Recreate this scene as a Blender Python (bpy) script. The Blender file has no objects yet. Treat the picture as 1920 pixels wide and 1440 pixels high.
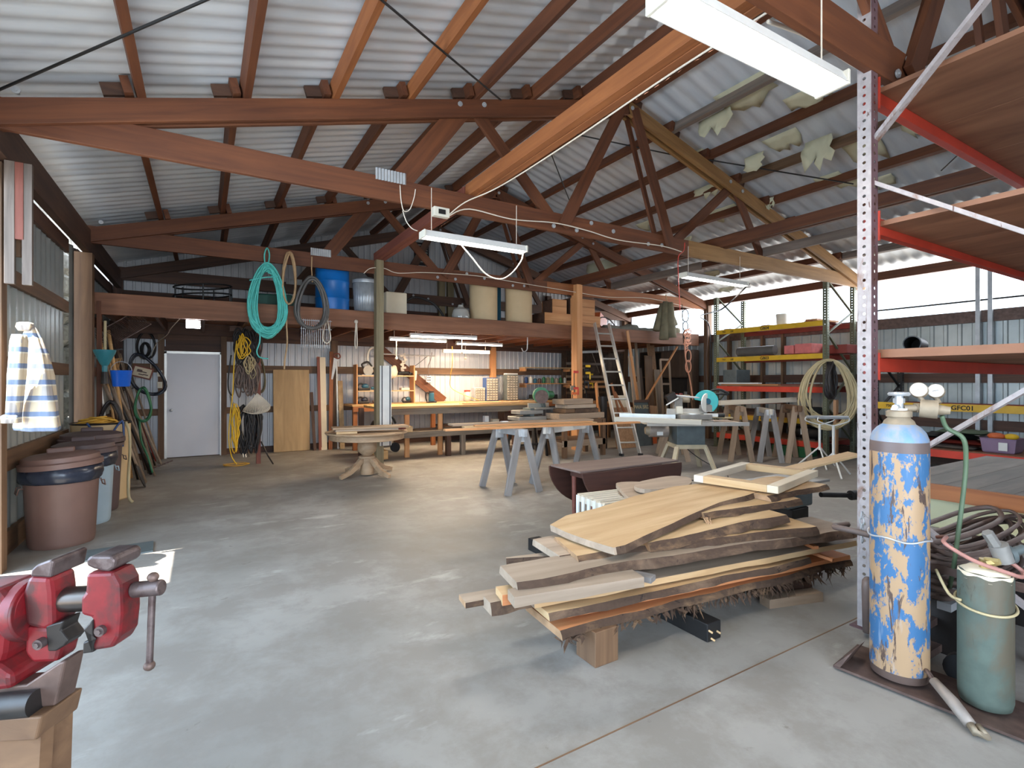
import bpy, bmesh, math, random
from mathutils import Vector, Matrix, noise

# ------------------------------------------------------------------ camera, world, sun, exposure
scene = bpy.context.scene
COL = scene.collection
rnd = random.Random(11)
F = 960.0                       # focal length in pixels for a 1920 px wide frame
YAW = math.radians(31.1)        # the camera looks 31 degrees to the right of the building's long axis
CH = 1.5                        # camera height
HOR = 714.0                     # horizon row
cam_d = bpy.data.cameras.new('camera')
cam_d.sensor_width = 36.0
cam_d.lens = 36.0 * F / 1920.0
cam_d.shift_y = -(720.0 - HOR) / 1920.0
cam_d.clip_start = 0.05
cam_d.clip_end = 300
cam = bpy.data.objects.new('camera', cam_d)
cam.location = (0, 0, CH)
cam.rotation_euler = (math.radians(90), 0, -YAW)
COL.objects.link(cam)
scene.camera = cam

world = bpy.data.worlds.new('daylight')
scene.world = world
world.use_nodes = True
bg = world.node_tree.nodes['Background']
bg.inputs['Color'].default_value = (0.70, 0.84, 1.0, 1)
bg.inputs['Strength'].default_value = 2.6

sun_d = bpy.data.lights.new('sun', 'SUN')
sun_d.energy = 22.0
sun_d.angle = math.radians(0.6)
sun_d.color = (1.0, 0.95, 0.87)
sun = bpy.data.objects.new('sun', sun_d)
sun.rotation_euler = Vector((0.44, 0.008, -1.0)).to_track_quat('-Z', 'Y').to_euler()
COL.objects.link(sun)

def day_area(loc, direction, sx, sy, power, color):
    d = bpy.data.lights.new('daylight_opening', 'AREA')
    d.shape = 'RECTANGLE'; d.size = sx; d.size_y = sy; d.energy = power; d.color = color
    o = bpy.data.objects.new('daylight_opening', d)
    o.location = loc
    o.rotation_euler = Vector(direction).to_track_quat('-Z', 'Y').to_euler()
    COL.objects.link(o)
# daylight falling in through the wide open front (behind the camera) and the side doorway
day_area((0.4, -2.5, 1.7), (0.12, 1, -0.04), 3.4, 2.9, 150, (0.68, 0.82, 1.0))
day_area((-3.4, 2.6, 1.9), (1, 0.08, -0.22), 3.8, 2.4, 230, (0.46, 0.71, 1.0))
day_area((11.75, 6.0, 3.05), (-1, 0, -0.25), 11.0, 0.7, 120, (0.95, 0.97, 1.0))

vs = scene.view_settings
vs.view_transform = 'Standard'
vs.look = 'None'
vs.exposure = 0.66
vs.gamma = 1.0
vs.use_curve_mapping = False
scene.cycles.max_bounces = 8
scene.cycles.diffuse_bounces = 5
scene.cycles.use_denoising = True
scene.cycles.sample_clamp_indirect = 6.0

# ------------------------------------------------------------------ rays: where a line of sight meets a plane of the building
SY, CY = math.sin(YAW), math.cos(YAW)
def ray(px, py):
    u = (px - 960.0) / F
    return SY + CY * u, CY - SY * u, (HOR - py) / F
def on_floor(px, py, z=0.0):
    dx, dy, dz = ray(px, py); s = (z - CH) / dz
    return Vector((dx * s, dy * s, z))
def on_y(px, py, Y):
    dx, dy, dz = ray(px, py); s = Y / dy
    return Vector((dx * s, Y, CH + dz * s))
def on_x(px, py, X):
    dx, dy, dz = ray(px, py); s = X / dx
    return Vector((X, dy * s, CH + dz * s))
RX, RZ0, RSL = 4.95, 3.74, 0.28          # ridge position, sheet height at the eaves, roof slope
def roof_z(X):
    return RZ0 + RSL * (RX + 1.24 - abs(X - RX))
def on_roof(px, py, drop=0.03):
    dx, dy, dz = ray(px, py)
    best = None
    for sg in (1, -1):
        # z = a + sg*RSL*X
        a = RZ0 - drop + RSL * 1.24 if sg > 0 else RZ0 - drop + RSL * (2 * RX + 1.24)
        den = dz - sg * RSL * dx
        if abs(den) > 1e-6:
            s = (a - CH) / den
            X = dx * s
            if s > 0 and ((sg > 0 and X <= RX) or (sg < 0 and X >= RX)):
                best = Vector((X, dy * s, CH + dz * s))
    return best

# ------------------------------------------------------------------ materials
MATS = {}
def lin(c):
    def f(v):
        v = v / 255.0
        return v / 12.92 if v <= 0.04045 else ((v + 0.055) / 1.055) ** 2.4
    return (f(c[0]), f(c[1]), f(c[2]), 1)
class NT:
    def __init__(s, name):
        s.m = bpy.data.materials.new(name); s.m.use_nodes = True
        s.t = s.m.node_tree; s.b = s.t.nodes['Principled BSDF']
    def n(s, typ, **kw):
        nd = s.t.nodes.new(typ)
        for k, v in kw.items():
            if k in nd.inputs: nd.inputs[k].default_value = v
            else: setattr(nd, k, v)
        return nd
    def l(s, a, b): s.t.links.new(a, b)
    def coords(s, scale=(1, 1, 1)):
        tc = s.n('ShaderNodeTexCoord'); mp = s.n('ShaderNodeMapping')
        mp.inputs['Scale'].default_value = scale
        s.l(tc.outputs['Object'], mp.inputs['Vector'])
        oi = s.n('ShaderNodeObjectInfo')
        ml = s.n('ShaderNodeMath', operation='MULTIPLY'); ml.inputs[1].default_value = 37.0
        s.l(oi.outputs['Random'], ml.inputs[0])
        ad = s.n('ShaderNodeVectorMath', operation='ADD')
        s.l(mp.outputs['Vector'], ad.inputs[0]); s.l(ml.outputs[0], ad.inputs[1])
        s.oi = oi
        return ad.outputs[0]
    def noise(s, vec, scale, detail=4, rough=0.55, dist=0.0):
        nd = s.n('ShaderNodeTexNoise'); nd.inputs['Scale'].default_value = scale
        nd.inputs['Detail'].default_value = detail; nd.inputs['Roughness'].default_value = rough
        nd.inputs['Distortion'].default_value = dist
        s.l(vec, nd.inputs['Vector']); return nd.outputs['Fac']
    def ramp(s, fac, stops):
        r = s.n('ShaderNodeValToRGB'); e = r.color_ramp.elements
        while len(e) < len(stops): e.new(0.5)
        for i, (p, c) in enumerate(stops):
            e[i].position = p; e[i].color = c
        s.l(fac, r.inputs['Fac']); return r.outputs['Color']
    def mix(s, fac, a, b, mode='MIX'):
        mx = s.n('ShaderNodeMix', data_type='RGBA'); mx.blend_type = mode
        for k, v in ((0, fac), (6, a), (7, b)):
            if isinstance(v, (int, float)): mx.inputs[k].default_value = v
            elif isinstance(v, tuple): mx.inputs[k].default_value = v
            else: s.l(v, mx.inputs[k])
        return mx.outputs[2]
    def bump(s, fac, strength=0.3, dist=0.01):
        b = s.n('ShaderNodeBump'); b.inputs['Strength'].default_value = strength
        b.inputs['Distance'].default_value = dist
        s.l(fac, b.inputs['Height']); s.l(b.outputs['Normal'], s.b.inputs['Normal'])
    def out(s, col=None, rough=0.6, metal=0.0):
        if col is not None:
            if isinstance(col, tuple): s.b.inputs['Base Color'].default_value = col
            else: s.l(col, s.b.inputs['Base Color'])
        s.b.inputs['Roughness'].default_value = rough
        s.b.inputs['Metallic'].default_value = metal
        MATS[s.m.name] = s.m
        return s.m
def vary(t, col, amount=0.25):
    """each object of a material gets its own lightness"""
    mr = t.n('ShaderNodeMapRange'); mr.inputs['To Min'].default_value = 1 - amount; mr.inputs['To Max'].default_value = 1 + amount
    t.l(t.oi.outputs['Random'], mr.inputs['Value'])
    hs = t.n('ShaderNodeHueSaturation'); t.l(mr.outputs[0], hs.inputs['Value']); t.l(col, hs.inputs['Color'])
    return hs.outputs['Color']
def wood(name, dark, light, axis=0, rough=0.65, scale=1.0, amount=0.15, grain=14):
    t = NT(name); sc = [grain, grain, grain]; sc[axis] = 0.9
    v = t.coords(tuple(x * scale for x in sc))
    f = t.noise(v, 1.0, 5, 0.6, 0.6)
    c = t.ramp(f, [(0.3, lin(dark)), (0.7, lin(light))])
    v2 = t.coords((1.3, 1.3, 1.3)); f2 = t.noise(v2, 1.2, 3)
    c = t.mix(t.ramp(f2, [(0.35, (0, 0, 0, 1)), (0.75, (1, 1, 1, 1))]), c, t.mix(0.5, c, lin(dark)))
    c = vary(t, c, amount)
    t.bump(f, 0.25, 0.004)
    return t.out(c, rough)
def plain(name, col, rough=0.55, metal=0.0, var=0.12, scale=6.0, bump=0.0, amount=0.0):
    t = NT(name); v = t.coords(); f = t.noise(v, scale, 4)
    a = lin(col); d = tuple(x * (1 - var) for x in a[:3]) + (1,); l = tuple(min(1, x * (1 + var)) for x in a[:3]) + (1,)
    c = t.ramp(f, [(0.3, d), (0.7, l)])
    if amount: c = vary(t, c, amount)
    if bump: t.bump(f, bump, 0.01)
    return t.out(c, rough, metal)
def worn(name, base, patch, lo=0.52, hi=0.6, scale=5.0, rough=0.55, metal=0.0, stretch=(1, 1, 1), dark=None):
    t = NT(name); v = t.coords(stretch); f = t.noise(v, scale, 6, 0.65, 0.4)
    k = t.ramp(f, [(lo, (0, 0, 0, 1)), (hi, (1, 1, 1, 1))])
    f2 = t.noise(t.coords(), scale * 4, 4)
    b = t.mix(t.ramp(f2, [(0.35, (0, 0, 0, 1)), (0.7, (1, 1, 1, 1))]), tuple(x * 0.8 for x in lin(base)[:3]) + (1,), lin(base))
    c = t.mix(k, b, lin(patch))
    if dark:
        f3 = t.noise(t.coords((stretch[0] * 3, stretch[1] * 3, stretch[2])), scale * 1.4, 5, 0.7, 1.2)
        c = t.mix(t.ramp(f3, [(0.63, (0, 0, 0, 1)), (0.67, (1, 1, 1, 1))]), c, lin(dark))
    return t.out(c, rough, metal)
def glow(name, col, strength):
    t = NT(name)
    t.b.inputs['Emission Color'].default_value = col; t.b.inputs['Emission Strength'].default_value = strength
    return t.out((0.9, 0.9, 0.9, 1), 0.4)
def M(n): return MATS[n]

wood('truss_wood', (82, 44, 25), (120, 70, 40), amount=0.14)
wood('gold_wood', (132, 94, 52), (174, 130, 78), amount=0.1)
wood('red_wood', (116, 62, 50), (144, 84, 68), amount=0.08)
wood('orange_wood', (128, 74, 40), (168, 104, 58), amount=0.08)
wood('dark_wood', (66, 44, 34), (100, 68, 50), amount=0.15)
wood('weathered_wood', (96, 84, 76), (140, 124, 112), amount=0.12)
wood('treated_post', (120, 106, 78), (158, 144, 112), amount=0.06)
wood('brown_post', (92, 66, 46), (130, 98, 70), amount=0.1)
wood('loft_wood', (110, 70, 48), (148, 100, 72), amount=0.05)
wood('pine', (196, 158, 110), (222, 190, 146), amount=0.12)
wood('fir', (190, 128, 78), (216, 160, 108), amount=0.12)
wood('new_slab', (186, 148, 104), (216, 184, 140), amount=0.07, grain=9)
wood('grey_slab', (150, 130, 110), (190, 168, 146), amount=0.1, grain=9)
wood('orange_slab', (188, 116, 70), (214, 150, 100), amount=0.06)
wood('bench_wood', (168, 128, 80), (206, 166, 112), amount=0.08)
wood('old_bench', (104, 92, 80), (146, 130, 112), amount=0.08)
wood('horse_wood', (122, 116, 112), (160, 154, 150), amount=0.1)
wood('horse_brown', (134, 112, 92), (170, 146, 122), amount=0.12)
wood('ply', (160, 130, 90), (196, 164, 120), axis=2, amount=0.06, grain=7)
wood('deck_ply', (112, 72, 50), (164, 116, 86), axis=1, amount=0.1, grain=4)
wood('lift_ply', (150, 110, 78), (188, 146, 108), axis=2, amount=0.15)
wood('mahogany', (66, 38, 30), (92, 56, 44), amount=0.05)
wood('mahogany_top', (112, 92, 84), (140, 120, 110), amount=0.05)
wood('oak', (156, 126, 96), (190, 160, 128), amount=0.08)
wood('grey_table', (92, 82, 72), (134, 120, 106), axis=0, amount=0.05, grain=8)
wood('white_wash', (196, 184, 164), (226, 216, 198), amount=0.06)
wood('handle_wood', (186, 138, 84), (220, 176, 120), amount=0.2)
wood('old_handle', (120, 100, 82), (158, 136, 114), amount=0.2)
wood('dark_panel', (64, 48, 38), (94, 74, 58), axis=2, amount=0.1, grain=8)
worn('bark', (82, 62, 48), (116, 92, 72), 0.48, 0.66, 7, 0.9, 0, (.5, 1, 1), dark=(44, 32, 26))
worn('bark_rough', (80, 60, 46), (122, 94, 68), 0.5, 0.68, 9, 0.95, 0, (.5, 1, 1), dark=(42, 30, 24))
plain('bark_end', (168, 132, 98), 0.8, var=0.25, scale=14)
plain('wall_steel', (188, 189, 192), 0.42, 0.15, 0.06, 2.0)
plain('door_panel', (216, 216, 222), 0.45, 0.0, 0.04, 1.5)
plain('right_steel', (176, 182, 180), 0.35, 0.4, 0.12, 3.0)
plain('galv', (184, 186, 188), 0.4, 0.35, 0.15, 9)
plain('alu', (208, 204, 196), 0.4, 0.6, 0.1, 5)
plain('steel_dark', (60, 56, 54), 0.45, 0.7, 0.25, 8)
plain('cast_grey', (150, 146, 140), 0.5, 0.4, 0.15, 8)
plain('black', (28, 27, 27), 0.5, 0, 0.3, 8)
plain('black_rubber', (44, 42, 42), 0.6, 0, 0.2, 8)
plain('white_paint', (228, 226, 220), 0.5, 0, 0.06, 6)
plain('white_plastic', (222, 216, 200), 0.45, 0, 0.05, 6)
plain('cream', (222, 206, 178), 0.6, 0, 0.06, 4)
plain('cable_white', (226, 214, 196), 0.5, 0, 0.05)
plain('cable_brown', (110, 92, 84), 0.55, 0, 0.15, 10)
plain('cable_black', (40, 36, 36), 0.5, 0, 0.2)
plain('hose_green', (86, 104, 78), 0.5, 0, 0.15)
plain('hose_red', (170, 118, 106), 0.55, 0, 0.1)
plain('hose_grey', (92, 88, 84), 0.5, 0, 0.15, 8)
plain('hose_tan', (186, 168, 128), 0.5, 0, 0.12, 5)
plain('rope_teal', (92, 196, 186), 0.7, 0, 0.14, 12)
plain('rope_tan', (184, 150, 112), 0.8, 0, 0.15, 14)
plain('rope_white', (214, 202, 184), 0.8, 0, 0.1, 14)
plain('rope_yellow', (214, 164, 60), 0.6, 0, 0.12, 10)
plain('cord_yellow', (232, 184, 40), 0.55, 0, 0.1, 10)
plain('rope_pink', (228, 160, 128), 0.7, 0, 0.1, 10)
plain('paper_scrap', (206, 202, 172), 0.85, 0, 0.06, 5)
plain('beam_red', (172, 54, 36), 0.5, 0, 0.15, 5)
plain('beam_dark_red', (132, 50, 40), 0.55, 0, 0.15, 5)
plain('beam_orange', (216, 66, 44), 0.5, 0, 0.1, 5)
plain('beam_yellow', (214, 168, 36), 0.5, 0, 0.12, 5)
plain('stencil_black', (38, 32, 26), 0.7, 0, 0.2, 20)
plain('rack_green', (104, 106, 84), 0.5, 0.2, 0.2, 6)
worn('rack_white', (170, 160, 158), (122, 88, 70), 0.57, 0.67, 7, 0.55, 0, (1, 1, 0.35), dark=(100, 76, 70))
worn('rack_rust', (112, 84, 88), (92, 62, 58), 0.5, 0.6, 9, 0.6, 0, (1, 1, 0.4))
plain('blue_barrel', (18, 116, 200), 0.4, 0, 0.06, 3)
plain('can_brown', (114, 86, 76), 0.5, 0, 0.08, 4)
plain('can_dark', (92, 74, 72), 0.5, 0, 0.1, 4)
plain('can_blue', (164, 182, 192), 0.5, 0, 0.06, 4)
plain('bag', (40, 44, 56), 0.25, 0, 0.3, 12)
plain('drum_tan', (208, 178, 134), 0.7, 0, 0.08, 3)
plain('drum_card', (206, 178, 138), 0.75, 0, 0.05, 3)
plain('teal_plastic', (52, 128, 140), 0.35, 0, 0.1, 5)
plain('blue_plastic', (24, 100, 210), 0.35, 0, 0.05, 5)
plain('tool_teal', (44, 166, 166), 0.4, 0, 0.08, 8)
plain('tool_blue', (44, 92, 112), 0.4, 0, 0.1, 8)
plain('tool_green', (70, 128, 92), 0.5, 0, 0.25, 12)
plain('clamp_red', (206, 66, 52), 0.45, 0, 0.1, 8)
plain('orange_paint', (214, 106, 56), 0.5, 0, 0.1, 8)
worn('vise_red', (126, 26, 32), (70, 34, 34), 0.46, 0.62, 12, 0.42, 0.1)
worn('vise_iron', (112, 98, 96), (76, 60, 58), 0.45, 0.6, 18, 0.45, 0.6)
plain('rusty', (104, 84, 76), 0.55, 0.5, 0.3, 16)
plain('slide_steel', (96, 88, 84), 0.3, 0.85, 0.15, 10)
worn('acetylene', (90, 102, 92), (92, 84, 68), 0.46, 0.62, 4, 0.6, 0.1, (1, 1, 0.6), dark=(76, 74, 62))
plain('brass', (190, 168, 112), 0.4, 0.6, 0.2, 10)
plain('dusty_metal', (156, 140, 118), 0.6, 0.3, 0.2, 12)
plain('gauge_face', (214, 212, 208), 0.4, 0, 0.04, 8)
plain('olive_cloth', (120, 112, 88), 0.85, 0, 0.2, 7)
plain('grey_tarp', (120, 116, 104), 0.8, 0, 0.25, 7)
plain('green_tarp', (30, 74, 62), 0.6, 0, 0.15, 6)
plain('purple_bin', (142, 116, 140), 0.5, 0, 0.08, 5)
plain('pink_box', (206, 112, 106), 0.7, 0, 0.15, 8)
plain('green_bin', (38, 98, 62), 0.5, 0, 0.1, 5)
plain('blue_drawer', (44, 72, 120), 0.45, 0, 0.1, 6)
plain('clear_drawer', (150, 142, 128), 0.3, 0, 0.3, 30)
plain('table_cream', (216, 206, 160), 0.5, 0, 0.05, 4)
plain('light_teal', (128, 176, 182), 0.5, 0, 0.05, 4)
plain('saw_stand', (190, 176, 148), 0.55, 0.1, 0.12, 8)
plain('saw_body', (96, 104, 104), 0.5, 0.3, 0.15, 8)
plain('motor_grey', (150, 138, 128), 0.55, 0.3, 0.2, 10)
plain('glass_jar', (170, 166, 158), 0.12, 0.0, 0.1, 5)
plain('gravel', (150, 146, 138), 0.9, 0, 0.4, 14)
glow('tube_glow', (1.0, 0.97, 0.93, 1), 9.0)
glow('flood_glow', (0.82, 0.9, 1.0, 1), 14.0)

# corrugated roof sheet with faint streaks
t = NT('roof_steel'); v = t.coords((0.5, 3, 0.5)); f = t.noise(v, 2.0, 4)
t.out(t.ramp(f, [(0.3, lin((192, 197, 203))), (0.7, lin((220, 223, 226)))]), 0.4, 0.1)
# concrete with broad stains, fine speckle and pale scuffs
t = NT('concrete'); v = t.coords()
f1 = t.noise(v, 0.55, 6, 0.6, 0.1); f2 = t.noise(v, 2.6, 7, 0.7, 0.15); f3 = t.noise(t.coords((1, 2.2, 1)), 1.1, 6, 0.65)
c = t.ramp(f1, [(0.32, lin((126, 121, 114))), (0.68, lin((162, 157, 150)))])
c = t.mix(t.ramp(f2, [(0.42, (0.55, 0.55, 0.55, 1)), (0.58, (0, 0, 0, 1))]), c, lin((120, 112, 104)))
c = t.mix(t.ramp(f3, [(0.60, (0, 0, 0, 1)), (0.72, (0.8, 0.8, 0.8, 1))]), c, lin((186, 182, 174)))
f4 = t.noise(v, 9.0, 4, 0.6, 0.5)
c = t.mix(t.ramp(f4, [(0.70, (0, 0, 0, 1)), (0.76, (0.7, 0.7, 0.7, 1))]), c, lin((110, 102, 94)))
t.bump(f2, 0.08, 0.004)
t.out(c, 0.55)
# tall cylinder: blue paint peeling to cream primer, dark scratches, dusty shoulder and a dark band
t = NT('peeling_blue'); v = t.coords((1.3, 1.3, 0.62)); f = t.noise(v, 9.5, 9, 0.7, 0.15)
c = t.mix(t.ramp(f, [(0.478, (0, 0, 0, 1)), (0.495, (1, 1, 1, 1))]), lin((58, 104, 146)), lin((172, 140, 106)))
fs = t.noise(t.coords((7, 7, 1.2)), 2.4, 6, 0.7, 0.6)
c = t.mix(t.ramp(fs, [(0.575, (0, 0, 0, 1)), (0.60, (1, 1, 1, 1))]), c, lin((84, 66, 58)))
fw = t.noise(t.coords((9, 9, 1.2)), 2.0, 4, 0.6)
c = t.mix(t.ramp(fw, [(0.6, (0, 0, 0, 1)), (0.75, (0.6, 0.6, 0.6, 1))]), c, lin((176, 186, 196)))
tc = t.n('ShaderNodeTexCoord'); sp = t.n('ShaderNodeSeparateXYZ'); t.l(tc.outputs['Object'], sp.inputs[0])
up = t.n('ShaderNodeMath', operation='GREATER_THAN'); up.inputs[1].default_value = 1.165; t.l(sp.outputs['Z'], up.inputs[0])
top = t.mix(t.ramp(f, [(0.4, (0, 0, 0, 1)), (0.6, (1, 1, 1, 1))]), lin((110, 146, 186)), lin((150, 150, 152)))
c = t.mix(up.outputs[0], c, top)
b1 = t.n('ShaderNodeMath', operation='COMPARE'); b1.inputs[1].default_value = 1.147; b1.inputs[2].default_value = 0.026; t.l(sp.outputs['Z'], b1.inputs[0])
c = t.mix(b1.outputs[0], c, lin((104, 88, 84)))
lo = t.n('ShaderNodeMath', operation='LESS_THAN'); lo.inputs[1].default_value = 0.05; t.l(sp.outputs['Z'], lo.inputs[0])
c = t.mix(lo.outputs[0], c, lin((92, 74, 66)))
t.out(c, 0.5, 0.05)
# flannel plaid: crossing bands
t = NT('plaid'); tc = t.n('ShaderNodeTexCoord'); sp = t.n('ShaderNodeSeparateXYZ'); t.l(tc.outputs['Object'], sp.inputs[0])
def band(sock, per, thr):
    a = t.n('ShaderNodeMath', operation='MULTIPLY'); a.inputs[1].default_value = 1 / per; t.l(sock, a.inputs[0])
    b = t.n('ShaderNodeMath', operation='FRACT'); t.l(a.outputs[0], b.inputs[0])
    g = t.n('ShaderNodeMath', operation='LESS_THAN'); g.inputs[1].default_value = thr; t.l(b.outputs[0], g.inputs[0])
    return g.outputs[0]
c = t.mix(band(sp.outputs['Z'], 0.12, 0.4), lin((196, 176, 148)), lin((112, 122, 142)))
df = t.n('ShaderNodeMath', operation='SUBTRACT'); t.l(sp.outputs['X'], df.inputs[0]); t.l(sp.outputs['Y'], df.inputs[1])
c2 = t.mix(band(df.outputs[0], 0.15, 0.42), c, lin((92, 104, 134)))
c2 = t.mix(0.42, c, c2)
c3 = t.mix(band(sp.outputs['Z'], 0.12, 0.1), c2, lin((206, 196, 176)))
t.out(c3, 0.9)

# ------------------------------------------------------------------ mesh helper
WM = {}
def wm(o): return WM.get(o.name, Matrix.Identity(4)) if o else Matrix.Identity(4)
def frame(d, up=(0, 0, 1)):
    x = Vector(d).normalized(); u = Vector(up)
    if abs(x.dot(u.normalized())) > 0.98: u = Vector((0, 1, 0)) if abs(x.y) < 0.9 else Vector((1, 0, 0))
    y = u.cross(x).normalized(); z = x.cross(y)
    return Matrix((x, y, z)).transposed()
class MB:
    def __init__(s): s.v = []; s.f = []; s.mi = []; s.cur = 0
    def add(s, vs_, fs):
        n = len(s.v); s.v += [Vector(p) for p in vs_]
        for f in fs: s.f.append([i + n for i in f]); s.mi.append(s.cur)
        return s
    def slot(s, i): s.cur = i; return s
    def box(s, c, d, rot=None):
        hx, hy, hz = d[0] / 2, d[1] / 2, d[2] / 2
        P = [Vector((x, y, z)) for x in (-hx, hx) for y in (-hy, hy) for z in (-hz, hz)]
        if rot is not None: P = [rot @ p for p in P]
        c = Vector(c)
        return s.add([p + c for p in P], [(0, 1, 3, 2), (4, 6, 7, 5), (0, 4, 5, 1), (2, 3, 7, 6), (0, 2, 6, 4), (1, 5, 7, 3)])
    def span(s, a, b):
        return s.box([(a[i] + b[i]) / 2 for i in range(3)], [abs(b[i] - a[i]) for i in range(3)])
    def bar(s, p0, p1, w, h, up=(0, 0, 1)):
        p0, p1 = Vector(p0), Vector(p1)
        return s.box((p0 + p1) / 2, ((p1 - p0).length, w, h), frame(p1 - p0, up))
    def cyl(s, p0, p1, r0, r1=None, n=14, caps=True):
        p0, p1 = Vector(p0), Vector(p1); r1 = r0 if r1 is None else r1
        m = frame(p1 - p0); vs_ = []
        for p, r in ((p0, r0), (p1, r1)):
            for k in range(n):
                a = 2 * math.pi * k / n
                vs_.append(p + m @ Vector((0, r * math.cos(a), r * math.sin(a))))
        fs = [(k, (k + 1) % n, n + (k + 1) % n, n + k) for k in range(n)]
        if caps: fs += [tuple(range(n - 1, -1, -1)), tuple(range(n, 2 * n))]
        return s.add(vs_, fs)
    def tube(s, pts, r, n=6, closed=False):
        pts = [Vector(p) for p in pts]; k = len(pts); vs_ = []
        prev = None
        for i, p in enumerate(pts):
            a = pts[(i - 1) % k] if (closed or i > 0) else p
            b = pts[(i + 1) % k] if (closed or i < k - 1) else p
            d = (b - a)
            if d.length < 1e-7: d = Vector((1, 0, 0))
            d.normalize()
            if prev is None:
                q = Vector((0, 0, 1)) if abs(d.z) < 0.9 else Vector((1, 0, 0))
                y = q.cross(d).normalized()
            else:
                y = prev - d * prev.dot(d)
                y = y.normalized() if y.length > 1e-6 else Vector((0, 1, 0))
            prev = y; z = d.cross(y)
            rr = r[i] if isinstance(r, (list, tuple)) else r
            for j in range(n):
                an = 2 * math.pi * j / n
                vs_.append(p + (y * math.cos(an) + z * math.sin(an)) * rr)
        fs = []
        for i in range(k if closed else k - 1):
            i2 = (i + 1) % k
            for j in range(n):
                fs.append((i * n + j, i * n + (j + 1) % n, i2 * n + (j + 1) % n, i2 * n + j))
        if not closed: fs += [tuple(range(n - 1, -1, -1)), tuple(range((k - 1) * n, k * n))]
        return s.add(vs_, fs)
    def lathe(s, prof, c=(0, 0, 0), n=28, rot=None, mod=None):
        c = Vector(c); vs_ = []
        for r, z in prof:
            for k in range(n):
                a = 2 * math.pi * k / n
                rr = r * (mod(a, z) if mod else 1)
                p = Vector((rr * math.cos(a), rr * math.sin(a), z))
                if rot is not None: p = rot @ p
                vs_.append(p + c)
        fs = []
        for i in range(len(prof) - 1):
            for k in range(n):
                fs.append((i * n + k, i * n + (k + 1) % n, (i + 1) * n + (k + 1) % n, (i + 1) * n + k))
        if prof[0][0] > 1e-5: fs.append(tuple(range(n - 1, -1, -1)))
        if prof[-1][0] > 1e-5: fs.append(tuple(range((len(prof) - 1) * n, len(prof) * n)))
        return s.add(vs_, fs)
    def prism(s, poly, a, b, mat=None):
        """outline in the local XZ plane pushed along local Y from a to b"""
        n = len(poly); vs_ = [Vector((x, a, z)) for x, z in poly] + [Vector((x, b, z)) for x, z in poly]
        if mat is not None: vs_ = [mat @ p for p in vs_]
        fs = [tuple(range(n)), tuple(range(2 * n - 1, n - 1, -1))]
        fs += [(i, n + i, n + (i + 1) % n, (i + 1) % n) for i in range(n)]
        return s.add(vs_, fs)
    def slabpoly(s, top, th):
        """a flat slab from a ring of top points, with thickness th downward"""
        n = len(top); top = [Vector(p) for p in top]
        vs_ = top + [p - Vector((0, 0, th)) for p in top]
        fs = [tuple(range(n)), tuple(range(2 * n - 1, n - 1, -1))]
        fs += [(i, n + i, n + (i + 1) % n, (i + 1) % n) for i in range(n)]
        return s.add(vs_, fs)
    def ball(s, c, r, sc=(1, 1, 1), n=12):
        c = Vector(c); m = n // 2; vs_ = [c + Vector((0, 0, -r * sc[2]))]
        for i in range(1, m):
            p = -math.pi / 2 + math.pi * i / m
            for k in range(n):
                a = 2 * math.pi * k / n
                vs_.append(c + Vector((r * sc[0] * math.cos(p) * math.cos(a), r * sc[1] * math.cos(p) * math.sin(a), r * sc[2] * math.sin(p))))
        vs_.append(c + Vector((0, 0, r * sc[2]))); L = len(vs_) - 1
        fs = [(0, 1 + (k + 1) % n, 1 + k) for k in range(n)]
        for i in range(m - 2):
            for k in range(n):
                fs.append((1 + i * n + k, 1 + i * n + (k + 1) % n, 1 + (i + 1) * n + (k + 1) % n, 1 + (i + 1) * n + k))
        fs += [(1 + (m - 2) * n + k, 1 + (m - 2) * n + (k + 1) % n, L) for k in range(n)]
        return s.add(vs_, fs)
    def build(s, name, mat, parent=None, smooth=False, bevel=0, M_=None, origin=None):
        """M_: matrix the points are already local to; otherwise points are world points"""
        me = bpy.data.meshes.new(name)
        o = bpy.data.objects.new(name, me); COL.objects.link(o)
        if M_ is not None:
            W = M_; pts = s.v
        elif parent is not None:
            W = wm(parent); iv = W.inverted(); pts = [iv @ p for p in s.v]
        else:
            if origin is None:
                lo = Vector([min(p[i] for p in s.v) for i in range(3)]); hi = Vector([max(p[i] for p in s.v) for i in range(3)])
                origin = Vector(((lo.x + hi.x) / 2, (lo.y + hi.y) / 2, lo.z))
            W = Matrix.Translation(origin); iv = W.inverted(); pts = [iv @ p for p in s.v]
        me.from_pydata([tuple(p) for p in pts], [], s.f); me.update()
        bm = bmesh.new(); bm.from_mesh(me); bmesh.ops.recalc_face_normals(bm, faces=bm.faces); bm.to_mesh(me); bm.free()
        for m in (mat if isinstance(mat, (list, tuple)) else [mat]): me.materials.append(M(m) if isinstance(m, str) else m)
        for p, mi in zip(me.polygons, s.mi):
            p.material_index = mi; p.use_smooth = bool(smooth)
        if smooth and smooth != 'all':
            try: me.set_sharp_from_angle(angle=math.radians(smooth if smooth is not True else 40))
            except Exception: pass
        if parent is not None:
            o.parent = parent
            o.matrix_basis = wm(parent).inverted() @ W
        else: o.matrix_basis = W
        WM[o.name] = W
        if bevel:
            b = o.modifiers.new('edge', 'BEVEL'); b.width = bevel; b.segments = 2; b.limit_method = 'ANGLE'; b.harden_normals = False
        return o
def tag(o, label, cat, group=None, kind=None):
    if label: o['label'] = label
    if cat: o['category'] = cat
    if group: o['group'] = group
    if kind: o['kind'] = kind
    return o
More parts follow.
